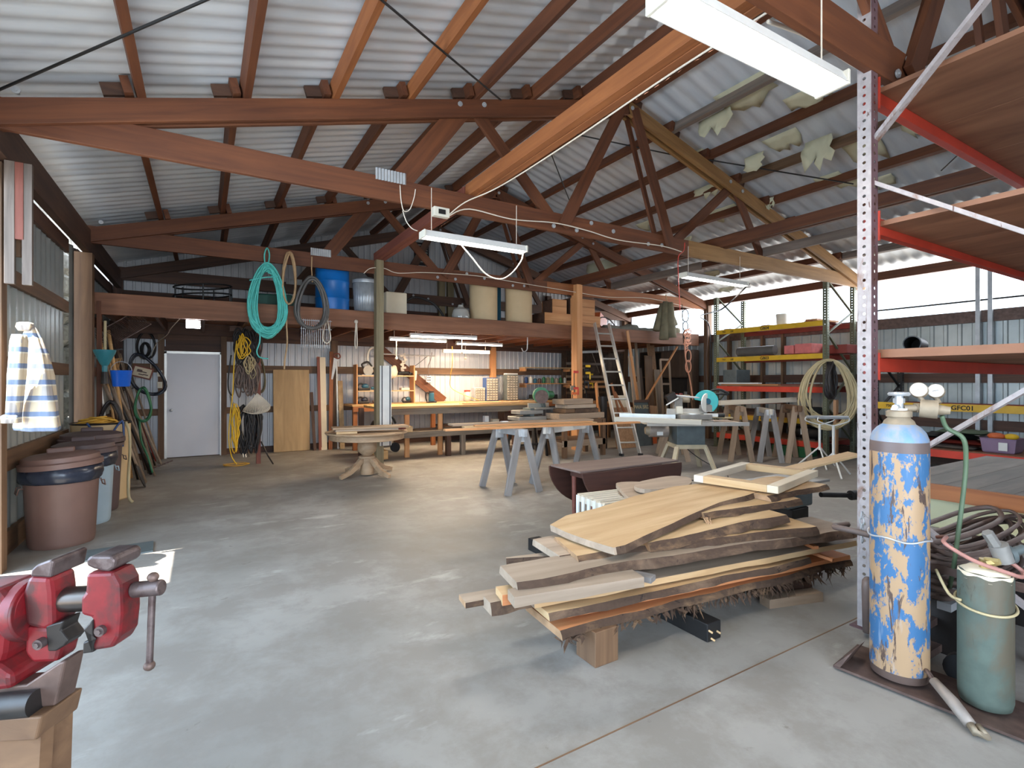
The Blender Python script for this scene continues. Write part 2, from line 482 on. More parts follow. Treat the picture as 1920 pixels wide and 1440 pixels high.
def thing(name, label, cat, loc=(0, 0, 0), rz=0.0, group=None, kind=None):
    o = bpy.data.objects.new(name, None); COL.objects.link(o); o.empty_display_size = 0.1
    W = Matrix.Translation(Vector(loc)) @ Matrix.Rotation(rz, 4, 'Z')
    o.matrix_basis = W; WM[o.name] = W
    return tag(o, label, cat, group, kind)
def board(name, p0, p1, w, h, mat, parent=None, up=(0, 0, 1), bevel=0, label=None, cat=None, group=None):
    """a straight piece whose own X axis runs along its length, so the grain does too"""
    p0, p1 = Vector(p0), Vector(p1); L = (p1 - p0).length
    W = Matrix.Translation((p0 + p1) / 2) @ frame(p1 - p0, up).to_4x4()
    o = MB().box((0, 0, 0), (L, w, h)).build(name, mat, parent, M_=W, bevel=bevel)
    return tag(o, label, cat, group) if label else o
def dup(root, loc, rz=0.0, label=None, group=None):
    r = root.copy(); COL.objects.link(r)
    W = Matrix.Translation(Vector(loc)) @ Matrix.Rotation(rz, 4, 'Z'); r.matrix_basis = W; WM[r.name] = W
    if label: r['label'] = label
    if group: r['group'] = group
    for ch in list(root.children):
        c = ch.copy(); COL.objects.link(c); c.parent = r
        if c.data and c.type == 'LIGHT': pass
        for g in ch.children:
            d = g.copy(); COL.objects.link(d); d.parent = c
    return r
def text_part(name, body, size, W, mat, parent, ext=0.0006):
    cu = bpy.data.curves.new(name, 'FONT'); cu.body = body; cu.size = size; cu.extrude = ext; cu.offset = size * .025; cu.align_x = 'CENTER'; cu.align_y = 'CENTER'
    cu.materials.append(M(mat)); o = bpy.data.objects.new(name, cu); COL.objects.link(o)
    me = bpy.data.meshes.new_from_object(o.evaluated_get(bpy.context.evaluated_depsgraph_get()))
    bpy.data.objects.remove(o); bpy.data.curves.remove(cu)
    o = bpy.data.objects.new(name, me); COL.objects.link(o)
    o.parent = parent; o.matrix_basis = wm(parent).inverted() @ W; WM[o.name] = W
    return o
def smoothpath(pts, sub=6, closed=False):
    P = [Vector(p) for p in pts]; n = len(P); out = []
    rng = range(n if closed else n - 1)
    for i in rng:
        a = P[(i - 1) % n] if (closed or i > 0) else P[i]; b = P[i]; c = P[(i + 1) % n]
        d = P[(i + 2) % n] if (closed or i < n - 2) else c
        for k in range(sub):
            t_ = k / sub
            out.append(0.5 * ((2 * b) + (c - a) * t_ + (2 * a - 5 * b + 4 * c - d) * t_ * t_ + (3 * b - a - 3 * c + d) * t_ ** 3))
    if not closed: out.append(P[-1])
    return out
# ================================================================== the building
XL, XR, YB, YF = -1.5, 11.4, 12.0, -2.2      # left wall, right wall, back wall, open front
def sheet(mb, o, u, v, nrm, ul, v0, v1, pitch, amp, rib=False, seg=6):
    """profiled steel: ribs repeat along u, each rib runs along v; v0/v1 may be functions of u"""
    o, u, v, nrm = Vector(o), Vector(u), Vector(v), Vector(nrm)
    xs = []
    k = int(round(ul / pitch))
    for i in range(k):
        b = i * pitch
        if rib: xs += [(b, 0), (b + pitch * 0.60, 0), (b + pitch * 0.68, 1), (b + pitch * 0.90, 1), (b + pitch * 0.98, 0)]
        else: xs += [(b + pitch * j / seg, 0.5 - 0.5 * math.cos(2 * math.pi * j / seg)) for j in range(seg)]
    xs.append((k * pitch, 0))
    vs_, fs = [], []
    for i, (x, h) in enumerate(xs):
        a = v0(x) if callable(v0) else v0; b = v1(x) if callable(v1) else v1
        base = o + u * x + nrm * (h * amp)
        vs_ += [base + v * a, base + v * b]
        if i: fs.append((2 * i - 2, 2 * i, 2 * i + 1, 2 * i - 1))
    return mb.add(vs_, fs)

floor = MB().span((XL - 0.05, YF, -0.12), (XR + 0.1, YB + 0.1, 0)).build('floor', 'concrete'); tag(floor, None, None, kind='structure')
joint = MB().bar((XL, 1.655, 0.0004), (XR, 1.63, 0.0004), 0.007, 0.002).build('trim_1', 'brown_post'); joint['kind'] = 'structure'
yard = MB().span((-60, -60, -0.3), (70, 60, -0.16)).build('ground', 'gravel'); yard['kind'] = 'structure'

# --- roof: two slopes of corrugated steel on purlins
n = math.sqrt(1 + RSL * RSL)
LEN = (RX + 1.62) * n
ceil = []
for sg in (1, -1):
    x0 = RX - sg * (RX + 1.62)
    mb = sheet(MB(), (x0, YF - 0.4, roof_z(x0) + 0.0), (0, 1, 0), (sg / n, 0, RSL / n), (0, 0, 1), 14.96, 0, LEN, 0.17 if sg > 0 else 0.2, 0.022)
    c = mb.build('ceiling', 'roof_steel', smooth='all', origin=(RX, 0, 3)); c['kind'] = 'structure'
    ceil.append(c)
PUR = [-1.25 + 0.765 * k for k in range(1, 9)]
TY = [1.53, 5.20, 8.87, 11.78]
for side, c in ((1, ceil[0]), (-1, ceil[1])):
    for k, X in enumerate(PUR):
        x = X if side > 0 else 2 * RX - X
        z = roof_z(X) - 0.018
        ends = [YF - 0.3] + TY[:3] + [YB - 0.02]
        for j in range(4):
            off = 0.042 if (j % 2) else -0.042
            m = 'truss_wood' if (side > 0 or j > 1) else rnd.choice(['truss_wood', 'truss_wood', 'brown_post', 'weathered_wood'])
            if side > 0 and k in (2, 3) and j in (0, 1): m = 'orange_wood'
            a = Vector((x + off, ends[j] - 0.12, z - 0.068)); b = Vector((x + off, ends[j + 1] + 0.12, z - 0.068))
            board('purlin', a, b, 0.062, 0.132, m, c, up=(-side * RSL, 0, 1))
        for Y in TY[:3]:
            MB().box((x - side * 0.14, Y, z - 0.085), (0.15, 0.04, 0.1), Matrix.Rotation(-side * math.atan(RSL), 3, 'Y')).build('purlin_block', 'dark_wood', c)
# thin bracing rods under the purlins
for (a, b) in (((-40, 185), (420, -15)), ((620, -80), (960, 205)), ((1070, 250), (1260, 290)), ((1330, 300), (1600, 345)), ((1030, 280), (1085, 420)), ((1765, 320), (1808, 280))):
    pa, pb = on_roof(a[0], a[1], 0.17), on_roof(b[0], b[1], 0.17)
    if pa and pb: MB().cyl(pa, pb, 0.010, n=6).build('brace_rod', 'black', ceil[0] if pa.x < RX else ceil[1])
# torn facing paper hanging along the right-hand purlins
def scrap(px, py, w, h, drop=0.16, seed=0):
    w *= 1.25; h *= 1.25
    p = on_roof(px, py, drop)
    if not p or p.x < RX - 0.3: return
    q = random.Random(seed + int(px * 7 + py))
    ni = 7; vs_, fs = [], []; flush = q.random() < .6
    for i in range(ni + 1):
        t_ = i / ni
        y = p.y + (t_ - 0.5) * w
        hh = h * (0.55 + 0.7 * q.random()) * (0.8 if i in (0, ni) else 1) * (1.5 if flush else 1)
        for k in range(4):
            e = hh * k / 3
            if flush: vs_.append((p.x + .04 + e, y + .01 * q.uniform(-1, 1) * k, roof_z(p.x + .04 + e) - .008 - .012 * math.sin(3 * t_) * k))
            else: vs_.append((p.x + .05 + .02 * math.sin(4 * t_) * k, y + .02 * q.uniform(-1, 1) * k, p.z + .09 - e))
    for i in range(ni):
        for k in range(3): fs.append((i * 4 + k, (i + 1) * 4 + k, (i + 1) * 4 + k + 1, i * 4 + k + 1))
    o = MB().add(vs_, fs).build('paper_scrap', 'paper_scrap', ceil[1], smooth='all')
    s = o.modifiers.new('thick', 'SOLIDIFY'); s.thickness = 0.002
for a in ((1376, 178, .55, .22), (1335, 225, .4, .2), (1300, 300, .2, .2), (1325, 355, .45, .16), (1410, 300, .25, .16), (1455, 270, .4, .15), (1530, 270, .28, .3), (1592, 268, .35, .34),
          (1545, 345, .3, .14), (1575, 345, .3, .2), (1700, 240, .2, .2), (1345, 405, .5, .18), (1420, 395, .1, .14), (1440, 380, .12, .14), (1275, 455, .4, .15), (1200, 430, .3, .12),
          (1125, 495, .9, .2), (1330, 520, .3, .12), (1520, 470, .12, .15), (1545, 490, .15, .12), (1500, 190, .4, .16), (1640, 350, .3, .12), (1050, 545, .5, .15), (1360, 545, .3, .1), (1010, 430, .15, .25)):
    scrap(*a)

# --- trusses
def truss(Y, label, right='gold_wood', mat='truss_wood'):
    t = thing('roof_truss', label, 'roof truss', (RX, Y, 3.3))
    board('bottom_chord', (XL + 0.08, Y, 3.477), (6.2, Y, 3.477), 0.05, 0.235, mat, t, bevel=0.004)
    board('bottom_chord', (6.2, Y, 3.477), (XR - 0.08, Y, 3.477), 0.05, 0.235, right, t, bevel=0.004)
    for s, m in ((1, mat), (-1, right if right == 'gold_wood' else mat)):
        for dy in (-0.052, 0.052):
            xa = RX - s * (RX - XL - 0.02); za = 3.58 + RSL * (abs(xa - RX) * -1 + RX + 1.24) - 0.1
            zb = 3.58 + RSL * (RX + 1.24) - 0.1
            board('top_chord', (xa, Y + dy, za), (RX, Y + dy, zb), 0.048, 0.19, m, t, bevel=0.004)
    def topz(x): return 3.58 + RSL * (RX + 1.24 - abs(x - RX)) - 0.14
    for (xa, xb, w, yo, m) in ((4.85, 3.85, .15, -.06, mat), (5.05, 5.78, .15, -.06, mat), (4.95, 3.98, .06, .05, mat), (4.98, 5.62, .06, .05, mat), (2.62, 3.80, .14, .01, mat), (7.25, 5.80, .14, .01, mat),
                               (2.50, 1.66, .22, .0, mat), (7.32, 8.12, .14, .0, mat)):
        board('web', (xa, Y + yo, topz(xa) + 0.08), (xb, Y + yo, 3.44), 0.045, w, m, t, up=(0, 1, 0) if False else (1, 0, 0.01), bevel=0.003)
    for (x, z) in ((XL + .32, 3.64), (3.72, 3.42), (3.86, 3.55), (4.08, 3.42), (4.32, 3.55), (4.7, 3.5), (5.35, 3.42), (5.62, 3.44), (5.74, 3.55), (2.42, topz(2.42) + .08), (2.72, topz(2.72) + .07), (7.1, topz(7.1) + .06), (7.4, topz(7.4) + .05), (5.0, topz(5.0) + .05), (XR - .32, 3.6)):
        MB().cyl((x, Y - 0.082 if z > 3.6 else Y - 0.03, z), (x, Y - 0.094 if z > 3.6 else Y - 0.042, z), 0.027, n=12).cyl((x, Y - .03, z), (x, Y - .1 if z > 3.6 else Y - .05, z), .012, n=6).build('bolt', 'galv', t)
    sheet(MB(), (1.5, Y - 0.032, 3.55), (1, 0, 0), (0, 0, 1), (0, -1, 0), 0.32, 0, 0.12, 0.032, 0.008).build('connector_plate', 'galv', t)
    return t
truss(TY[0], 'timber roof truss over the pallet rack nearest the viewer', 'truss_wood')
truss(TY[1], 'timber roof truss nearest the viewer spanning the whole shop', 'gold_wood')
truss(TY[2], 'timber roof truss at the front edge of the storage loft', 'orange_wood')
truss(TY[3], 'dark timber roof truss against the back gable wall', 'dark_wood', 'dark_wood')
# --- long beams lying across the bottom chords
def beam_pair(X, Y0, Y1, m, label, w=0.15, h=0.14, z=3.665):
    t = thing('roof_beam', label, 'beam', (X, Y0, z))
    board('plank', (X - w / 4, Y0, z), (X - w / 4, Y1, z), w / 2 - 0.004, h, m, t, bevel=0.003)
    board('plank', (X + w / 4, Y0, z - .006), (X + w / 4, Y1, z - .006), w / 2 - 0.004, h, m, t, bevel=0.003)
beam_pair(2.64, YF, 5.28, 'orange_wood', 'orange-brown doubled beam running overhead from the front to the nearer truss', 0.16)
beam_pair(2.64, 5.32, 8.95, 'red_wood', 'reddish doubled beam between the nearer truss and the grey-green loft post', 0.16)
beam_pair(7.0, YF, 8.95, 'truss_wood', 'long brown beam above the ladder running forward to the pallet rack', 0.15, 0.16)
board('roof_beam', (8.06, 3.4, 3.66), (8.06, 5.7, 3.66), 0.05, 0.14, 'weathered_wood', label='short grey weathered board across the right end of the nearer truss', cat='beam')
board('roof_beam', (8.0, 6.4, 3.66), (8.0, 9.0, 3.66), 0.05, 0.14, 'weathered_wood', label='grey weathered board above the third hanging light tube', cat='beam')

# --- left wall
wl = sheet(MB(), (XL, 5.5, 0.0), (0, 1, 0), (0, 0, 1), (1, 0, 0), 2.86, 0.02, 3.29, 0.204, 0.028)
sheet(wl, (XL, 8.7, 0.0), (0, 1, 0), (0, 0, 1), (1, 0, 0), 3.3, 0.02, 3.29, 0.204, 0.028)
sheet(wl, (XL, YF, 0.0), (0, 1, 0), (0, 0, 1), (1, 0, 0), 2.9, 0.02, 3.29, 0.204, 0.028)
sheet(wl, (XL, .7, 3.02), (0, 1, 0), (0, 0, 1), (1, 0, 0), 4.8, 0.0, .5, 0.204, 0.028)
hd = None
wl = wl.build('wall_left', 'right_steel', smooth='all', origin=(XL, 6, 0)); wl['kind'] = 'structure'
for (z0, z1) in ((0.0, 0.2), (0.72, 0.9), (1.57, 1.71), (2.35, 2.49), (3.10, 3.27)):
    board('girt', (XL + .04, 5.6, (z0 + z1) / 2), (XL + .04, 8.36, (z0 + z1) / 2), 0.04, z1 - z0, 'brown_post' if z0 < 3 else 'dark_wood', wl)
    board('girt', (XL + .04, 8.9, (z0 + z1) / 2), (XL + .04, YB, (z0 + z1) / 2), 0.04, z1 - z0, 'dark_wood', wl)
    board('girt', (XL + .04, YF, (z0 + z1) / 2), (XL + .04, .7, (z0 + z1) / 2), 0.04, z1 - z0, 'dark_wood', wl)
board('eave_beam', (-1.33, YF, 3.365), (-1.33, YB - .05, 3.365), 0.08, 0.31, 'dark_wood', wl)
MB().span((XL - .04, .7, 2.99), (XL + .05, 5.42, 3.16)).build('door_header', 'dark_wood', wl)
MB().span((XL + .01, 5.5, 3.52), (XL + .03, YB, 3.74)).span((XL + .01, YF, 3.52), (XL + .03, 5.5, 3.74)).build('eave_strip', 'dark_wood', wl)
# unseen lean-to slab added outside the side doorway, keeping the sun off most of it
aw = MB().slabpoly([(-1.55, -3, 3.55), (-1.55, 4.55, 3.55), (-5.2, 4.55, 2.9), (-5.2, -3, 2.9)], .05).build('sun_blocker', 'roof_steel'); aw['kind'] = 'structure'
# rubble outside: far rocks seen through the gap, nearer heap added to block sun
q_ = random.Random(3); mb = MB()
for k in range(70):  # nearer heap, added only to keep the sun out of the gap
    mb.ball((-1.98 + q_.uniform(-.05, .05), 8.25 + .7 * (k % 5) / 4 + q_.uniform(-.05, .05), -.1 + 4.6 * (k // 5) / 13), q_.uniform(.2, .26), (.8, 1, 1), 7)
for k in range(110):
    mb.ball((-2.1 + q_.uniform(-.08, .08), 9.2 + 3.2 * (k % 10) / 9 + q_.uniform(-.1, .1), -.1 + 4.0 * (k // 10) / 10), q_.uniform(.2, .3), (.8, 1, 1), 7)
tag(mb.build('rubble_bank', 'gravel'), 'grey rubble bank outside seen through the slit beside the thick wall post, with a nearer heap added against the sun', 'rubble', kind='stuff')
# posts on the left wall
def post(X, Y, w, d, z0, z1, mat, label):
    return board('timber_post', (X, Y, z0), (X, Y, z1), w, d, mat, up=(1, 0, 0), bevel=0.004, label=label, cat='post')
post(-1.40, 5.50, 0.13, 0.13, 0, 3.2, 'brown_post', 'timber post at the far left edge that the plaid shirt hangs on')
post(-1.355, 8.78, 0.16, 0.19, 0, 3.2, 'brown_post', 'thick brown timber post in the left wall behind the barrel of yellow rope')
for (x, y, z0, z1, m, l) in ((-1.18, 5.41, 2.25, 3.2, 'weathered_wood', 'innermost of the sawn boards hung beside the far left post'), (-1.23, 5.405, 2.6, 3.2, 'red_wood', 'reddish middle board hung beside the far left post'),
                          (-1.28, 5.40, 2.25, 3.2, 'weathered_wood', 'pale outermost board hung beside the far left post'), (-1.29, 5.60, 2.5, 3.05, 'brown_post', 'short brown board behind the boards at the far left post')):
    board('hung_board', (x, y, z0), (x, y, z1), 0.042, 0.06, m, up=(1, 0, 0), bevel=0.003, label=l, cat='board')

# --- back wall with gable
bw = sheet(MB(), (XL, YB, 0), (1, 0, 0), (0, 0, 1), (0, -1, 0), 12.92, 0.0, lambda x: roof_z(XL + x) + 0.012, 0.136, 0.016, rib=True)
bw = bw.build('wall_back', 'wall_steel', origin=(5, YB, 0)); bw['kind'] = 'structure'
for (z0, z1, x0, x1) in ((0.0, 0.12, XL, XR), (0.83, 0.96, XL, -.66), (0.83, 0.96, .36, 8.9), (1.66, 1.83, XL, -.66), (1.66, 1.82, .36, 8.9), (2.3, 2.62, XL, XR), (3.0, 3.2, XL, XR), (2.16, 2.3, -.62, .32)):
    board('girt', (x0, YB - .045, (z0 + z1) / 2), (x1, YB - .045, (z0 + z1) / 2), 0.04, z1 - z0, 'brown_post' if z0 in (1.66, .83) else 'dark_wood', bw)
for (x, z0, z1, w, m) in ((-.69, 0, 2.4, .1, 'brown_post'), (.36, 0, 2.4, .1, 'brown_post'), (2.52, 0, 2.4, .14, 'brown_post'), (6.6, .9, 2.4, .14, 'fir'), (5.12, 2.7, 4.2, .16, 'treated_post'), (5.36, 2.7, 4.2, .16, 'treated_post'), (-1.35, 0, 3.4, .14, 'dark_wood'), (8.4, 2.7, 3.9, .14, 'dark_wood')):
    board('wall_stud', (x, YB - .07, z0), (x, YB - .07, z1), w, 0.12, m, bw, up=(0, 1, 0))
pa, pb = on_y(712, 655, YB - .09), on_y(832, 752, YB - .09)
board('wall_brace', pa, pb, 0.04, 0.22, 'truss_wood', bw, up=(0, 0, 1))
# louvred vent high in the gable
v = MB().span((4.42, YB - .05, 4.35), (4.80, YB - .02, 4.9)).build('vent', 'black', bw)
for k in range(8):
    MB().box((4.61, YB - .07, 4.43 + k * .058), (.28, .05, .008), Matrix.Rotation(math.radians(35), 3, 'X')).build('louvre', 'white_paint', v)
# dark boarding behind the tool corner on the right
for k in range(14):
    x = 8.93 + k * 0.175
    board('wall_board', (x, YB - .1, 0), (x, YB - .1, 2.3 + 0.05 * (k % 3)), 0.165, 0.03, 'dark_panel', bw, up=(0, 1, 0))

# --- door in the back wall
d1 = MB().span((-.60, YB - .10, .015), (.29, YB - .055, 2.03)).build('door_1', 'door_panel', bevel=.004); d1['kind'] = 'structure'
fr = MB()
fr.span((-.64, YB - .12, 0), (-.60, YB - .02, 2.07)).span((.29, YB - .12, 0), (.33, YB - .02, 2.07)).span((-.64, YB - .12, 2.03), (.33, YB - .02, 2.075))
fr.build('door_frame', 'alu', d1)
MB().cyl((-.53, YB - .10, .93), (-.53, YB - .125, .93), .032, n=16).cyl((-.53, YB - .12, .93), (-.53, YB - .155, .93), .012, n=10).ball((-.53, YB - .165, .93), .028).build('door_knob', 'galv', d1, smooth=True)
board('door_header', (-.64, YB - .08, 2.12), (.33, YB - .08, 2.12), .06, .09, 'dark_wood', d1)

# --- right wall: low steel siding, a long opening above it, header under the eave
wr = sheet(MB(), (XR, YB, 0), (0, -1, 0), (0, 0, 1), (-1, 0, 0), 14.2, 0, 2.66, 0.2, 0.02, rib=True)
wr = wr.build('wall_right', 'right_steel', origin=(XR, 5, 0)); wr['kind'] = 'structure'
board('sill_rail', (XR - .05, YF, 2.60), (XR - .05, YB, 2.60), .06, .2, 'rusty', wr)
for (z, m) in ((1.55, 'dark_wood'), (.75, 'dark_wood'), (.08, 'dark_wood')):
    board('girt', (XR - .06, YF, z), (XR - .06, YB, z), .05, .17, m, wr)
board('header_beam', (XR - .12, YF, 3.53), (XR - .12, YB, 3.53), .09, .16, 'truss_wood', wr)
for (y, m) in ((8.82, 'brown_post'), (12 - .1, 'brown_post'), (-.3, 'brown_post')):
    board('wall_post', (XR - .1, y, 0), (XR - .1, y, 3.5), .14, .14, m, wr, up=(1, 0, 0))
for y in (3.2, 3.36):
    board('wall_post', (XR - .1, y, 0), (XR - .1, y, 3.5), .06, .09, 'galv', wr, up=(1, 0, 0))
for y in (6.8, 7.3, 8.2):
    board('wall_stud', (XR - .05, y, 0), (XR - .05, y, 2.6), .05, .16, 'brown_post', wr, up=(1, 0, 0))
MB().cyl((XR - .1, YF, 2.87), (XR - .1, 5.0, 2.87), .016, n=8).build('opening_bar', 'black', wr)
board('wall_stub', (XR, YB + .06, 3.1), (XR, YB - .3, 3.1), .03, 1.0, 'dark_panel', wr)

# --- front wall right of the wide open doorway behind the viewer
wf_ = sheet(MB(), (2.4, YF, 0), (1, 0, 0), (0, 0, 1), (0, 1, 0), 9.0, 0.0, lambda x: roof_z(2.4 + x) - 0.02, 0.2, 0.016, rib=True)
sheet(wf_, (XL, YF, 3.1), (1, 0, 0), (0, 0, 1), (0, 1, 0), 3.9, 0.0, lambda x: roof_z(XL + x) - 3.12, 0.2, 0.016, rib=True)
wf_ = wf_.build('wall_front', 'wall_steel', origin=(5, YF, 0)); wf_['kind'] = 'structure'
# --- loft across the back
lf = thing('storage_loft', 'timber storage loft platform across the back of the shop', 'loft', (5, 9, 2.4))
board('front_beam', (-1.3, 9.02, 2.57), (XR - .25, 9.02, 2.57), .08, .3, 'loft_wood', lf, bevel=.005)
board('rear_beam', (-1.3, 11.78, 2.5), (XR - .25, 11.78, 2.5), .06, .22, 'dark_wood', lf)
for k in range(21):
    x = -1.2 + k * .6
    board('joist', (x, 9.06, 2.53), (x, 11.75, 2.53), .045, .18, 'dark_wood' if k < 5 else 'truss_wood', lf)
MB().span((-1.3, 9.06, 2.62), (XR - .3, 11.8, 2.645)).build('deck', 'deck_ply', lf)
post(2.61, 8.80, .15, .13, 0, 3.585, 'treated_post', 'grey-green square post carrying the loft, with the white guide rail on it')
post(6.97, 8.82, .2, .15, 0, 3.585, 'fir', 'tan square post carrying the loft beside the ladder')
post(-1.23, 9.02, .1, .05, 0, 2.6, 'truss_wood', 'narrow brown prop under the left end of the loft')
# ================================================================== lamps
def tube_lamp(name_label, loc, rz, L=1.22, n_t=2, w=0.15, power=22, col=(1, .93, .82), hang=0.25, style='shop'):
    t = thing('fluorescent_light', name_label, 'light fixture', loc, rz, 'fluorescent lights')
    W = wm(t)
    if style == 'shop':
        MB().prism([(-w / 2, 0), (-w * .32, .07), (w * .32, .07), (w / 2, 0), (w * .47, 0), (w * .3, .06), (-w * .3, .06), (-w * .47, 0)], -L / 2, L / 2, Matrix.Rotation(math.radians(90), 4, 'Z')).build('housing', 'white_paint', t, M_=W)
    else:
        MB().box((0, 0, .05), (L, .06, .045)).build('housing', 'white_paint', t, M_=W)
    for s in (-1, 1):
        MB().box((s * L / 2, 0, .03), (.02, w if style == 'shop' else .065, .075)).build('end_cap', 'white_plastic', t, M_=W, bevel=.004)
        MB().tube([(s * L * .42, 0, .07), (s * L * .42, 0, .07 + hang)], .004, 5).build('hanger', 'rope_white', t, M_=W)
    for k in range(n_t):
        y = (k - (n_t - 1) / 2) * w * .46
        MB().cyl((-L / 2 + .01, y, .012), (L / 2 - .01, y, .012), .019 if n_t > 1 else .016, n=10).build('tube', 'tube_glow', t, M_=W, smooth=True)
    d = bpy.data.lights.new('lamp_light', 'AREA'); d.shape = 'RECTANGLE'; d.size = L * .96; d.size_y = w * .9; d.energy = power; d.color = col
    o = bpy.data.objects.new('lamp_light', d); COL.objects.link(o); o.parent = t; o.location = (0, 0, -.012)
    return t
tube_lamp('big bright fluorescent light hung overhead beside the rusty white rack column', (2.17, 1.42, 3.0), math.radians(-1), w=.17, power=14, hang=.5)
tube_lamp('fluorescent light hung under the middle of the nearer truss with a looping cord', (2.52, 4.93, 2.96), 0, power=26, hang=.45)
tube_lamp('fluorescent light hung on the right below the golden end of the nearer truss', (6.79, 5.165, 3.03), 0, L=1.46, power=26, hang=.4)
tube_lamp('leftmost slim tube light under the loft, above the saw shelves', (3.79, 10.0, 2.31), 0, n_t=1, w=.07, power=36, col=(1, .78, .52), hang=.12, style='slim')
tube_lamp('longest slim tube light under the loft, crossing above its neighbours', (4.12, 9.45, 2.35), math.radians(-3), L=1.4, n_t=1, w=.07, power=36, col=(1, .78, .52), hang=.1, style='slim')
tube_lamp('rightmost slim tube light under the loft, just below the joists', (5.62, 10.8, 2.34), 0, n_t=1, w=.07, power=36, col=(1, .78, .52), hang=.1, style='slim')
tube_lamp('lowest slim tube light hung in front of the back wall over the workbench', (5.42, 11.1, 2.17), 0, n_t=1, w=.07, power=27, col=(1, .78, .52), hang=.25, style='slim')
fl = thing('flood_light', 'small square flood light glowing above the white door', 'light fixture', (-.13, 9.25, 2.42))
MB().box((-.13, 9.25, 2.38), (.2, .07, .15), Matrix.Rotation(math.radians(-18), 3, 'X')).build('housing', 'alu', fl, bevel=.006)
MB().box((-.13, 9.208, 2.362), (.18, .008, .125), Matrix.Rotation(math.radians(-18), 3, 'X')).build('lens', 'flood_glow', fl)
MB().span((-.2, 9.24, 2.44), (-.06, 9.27, 2.48)).build('bracket', 'galv', fl)
d = bpy.data.lights.new('lamp_light', 'AREA'); d.size = .16; d.energy = 9; d.color = (.85, .92, 1)
o = bpy.data.objects.new('lamp_light', d); COL.objects.link(o); o.parent = fl; o.location = (0, -.06, -.06); o.rotation_euler = (math.radians(40), 0, 0)

# ================================================================== wiring on the trusses
def cable(label, pts, r=.007, m='cable_white', sub=6, name='cable', cat='cable', group=None):
    return tag(MB().tube(smoothpath(pts, sub), r, 6).build(name, m, smooth='all'), label, cat, group)
TYf = 5.20 - .1
bx = MB().span((2.10, TYf - .02, 3.26), (2.28, TYf + .05, 3.36)).build('outlet_box', 'white_plastic', bevel=.006)
MB().span((2.15, TYf - .026, 3.285), (2.23, TYf - .018, 3.335)).build('socket', 'black', bx)
tag(bx, 'cream outlet box on the lower edge of the nearer truss', 'outlet box')
cable('white cable running from the outlet box up along the orange-brown doubled beam', [(2.27, TYf, 3.29), (2.45, TYf - .05, 3.45), (2.68, 4.9, 3.566), (2.72, 4.4, 3.57), (2.72, 3.4, 3.568), (2.70, 2.4, 3.57), (2.72, 1.2, 3.568), (2.7, 0.2, 3.568)])
cable('white cable drooping along the bottom of the nearer truss to the golden end', [(2.27, TYf, 3.28)] + [on_y(x, y, TYf) for x, y in ((880, 392), (960, 411), (1040, 418), (1100, 432), (1160, 450), (1240, 461), (1278, 472))])
cable('white cord looping below the middle fluorescent light', [(2.3, 4.895, 2.96), (2.45, 4.9, 2.82), (2.62, 4.9, 2.66), (2.8, 4.9, 2.62), (2.95, 4.9, 2.70), (3.08, 4.9, 2.86), (3.1, 4.895, 2.97)])
cable('white cable stapled along the loft-edge truss past both posts', [on_y(x, y, 8.76) for x, y in ((682, 513), (695, 503), (720, 503), (745, 512), (790, 511), (840, 513), (900, 518), (960, 528), (1020, 538), (1080, 548), (1140, 557), (1220, 560), (1310, 582))])
cable('thin grey cord looping over the nearer truss left of the outlet box', [on_y(x, y, 5.166) for x, y in ((750, 347), (752, 375), (757, 395), (768, 393), (776, 372), (779, 355))], .005)
cable('thin grey cord hanging from the nearer truss to the middle light', [on_y(x, y, 5.16) for x, y in ((755, 395), (762, 415), (772, 428), (783, 433))], .005)
cable('thin black cable and conduit bending from the right tube light down the wall post', [on_y(1405, 532, 5.2), (7.6, 5.6, 2.75), (9.4, 7.2, 2.98), (10.6, 8.5, 3.1), (11.1, 8.62, 2.9), (11.14, 8.62, 2.0), (11.14, 8.62, 1.0)], .014, 'cable_black')
cable('pale cable running down the post at the right end of the loft', [(11.05, 8.68, 3.3), (11.06, 8.64, 2.6), (11.0, 8.64, 1.9), (11.06, 8.64, 1.2), (11.02, 8.64, .5)], .009, 'cable_brown')
cable('bundle of black and white cables above the top of the rusty white rack column', [on_y(x, y, 1.72) for x, y in ((1440, 40), (1500, 62), (1550, 88), (1605, 124), (1660, 138), (1720, 150))], .012, 'cable_white')
cable('black hose lying beside the cable bundle on the front truss', [on_y(x, y, 1.9) for x, y in ((1560, 60), (1610, 88), (1660, 108), (1720, 130), (1780, 150))], .025, 'cable_black')
cable('pale cable curving down beside the flood light to the cable coil on the back wall', [(-.3, 9.3, 2.45), (-.45, 10, 2.35), (-.55, 11.0, 2.32), (-.75, 11.7, 2.2), (-.85, 11.85, 1.9), (-.83, 11.88, 1.55)], .006)

# ================================================================== hanging coils and ropes
def coil(name, label, cat, c, rx, rz, n_l, m, r, seed, tilt=0.0, jitter=.05, teardrop=.3, droop=0.0):
    q = random.Random(seed); mb = MB()
    c = Vector(c)
    for k in range(n_l):
        sx = rx * (1 - jitter * 3 * q.random()); sz = rz * (1 - jitter * q.random()); oz = q.uniform(-1, .2) * jitter * rz
        oy = q.uniform(-.05, .05); ph = q.uniform(-.25, .25); pts = []
        for i in range(26):
            a = 2 * math.pi * i / 26
            z = math.cos(a); wdt = math.sin(a) * (1 - teardrop * z)
            pts.append(c + Vector((sx * wdt + ph * .05 * z + tilt * z * sx, oy + .02 * math.sin(3 * a + k), sz * z + oz + droop * sz * (-1 if z < 0 else 0) * q.random())))
        mb.tube(pts, r, 5, closed=True)
    return mb
mb = coil('rope', '', '', (.85, 8.72, 2.78), .27, .54, 30, 'rope_teal', .012, 1, jitter=.16)
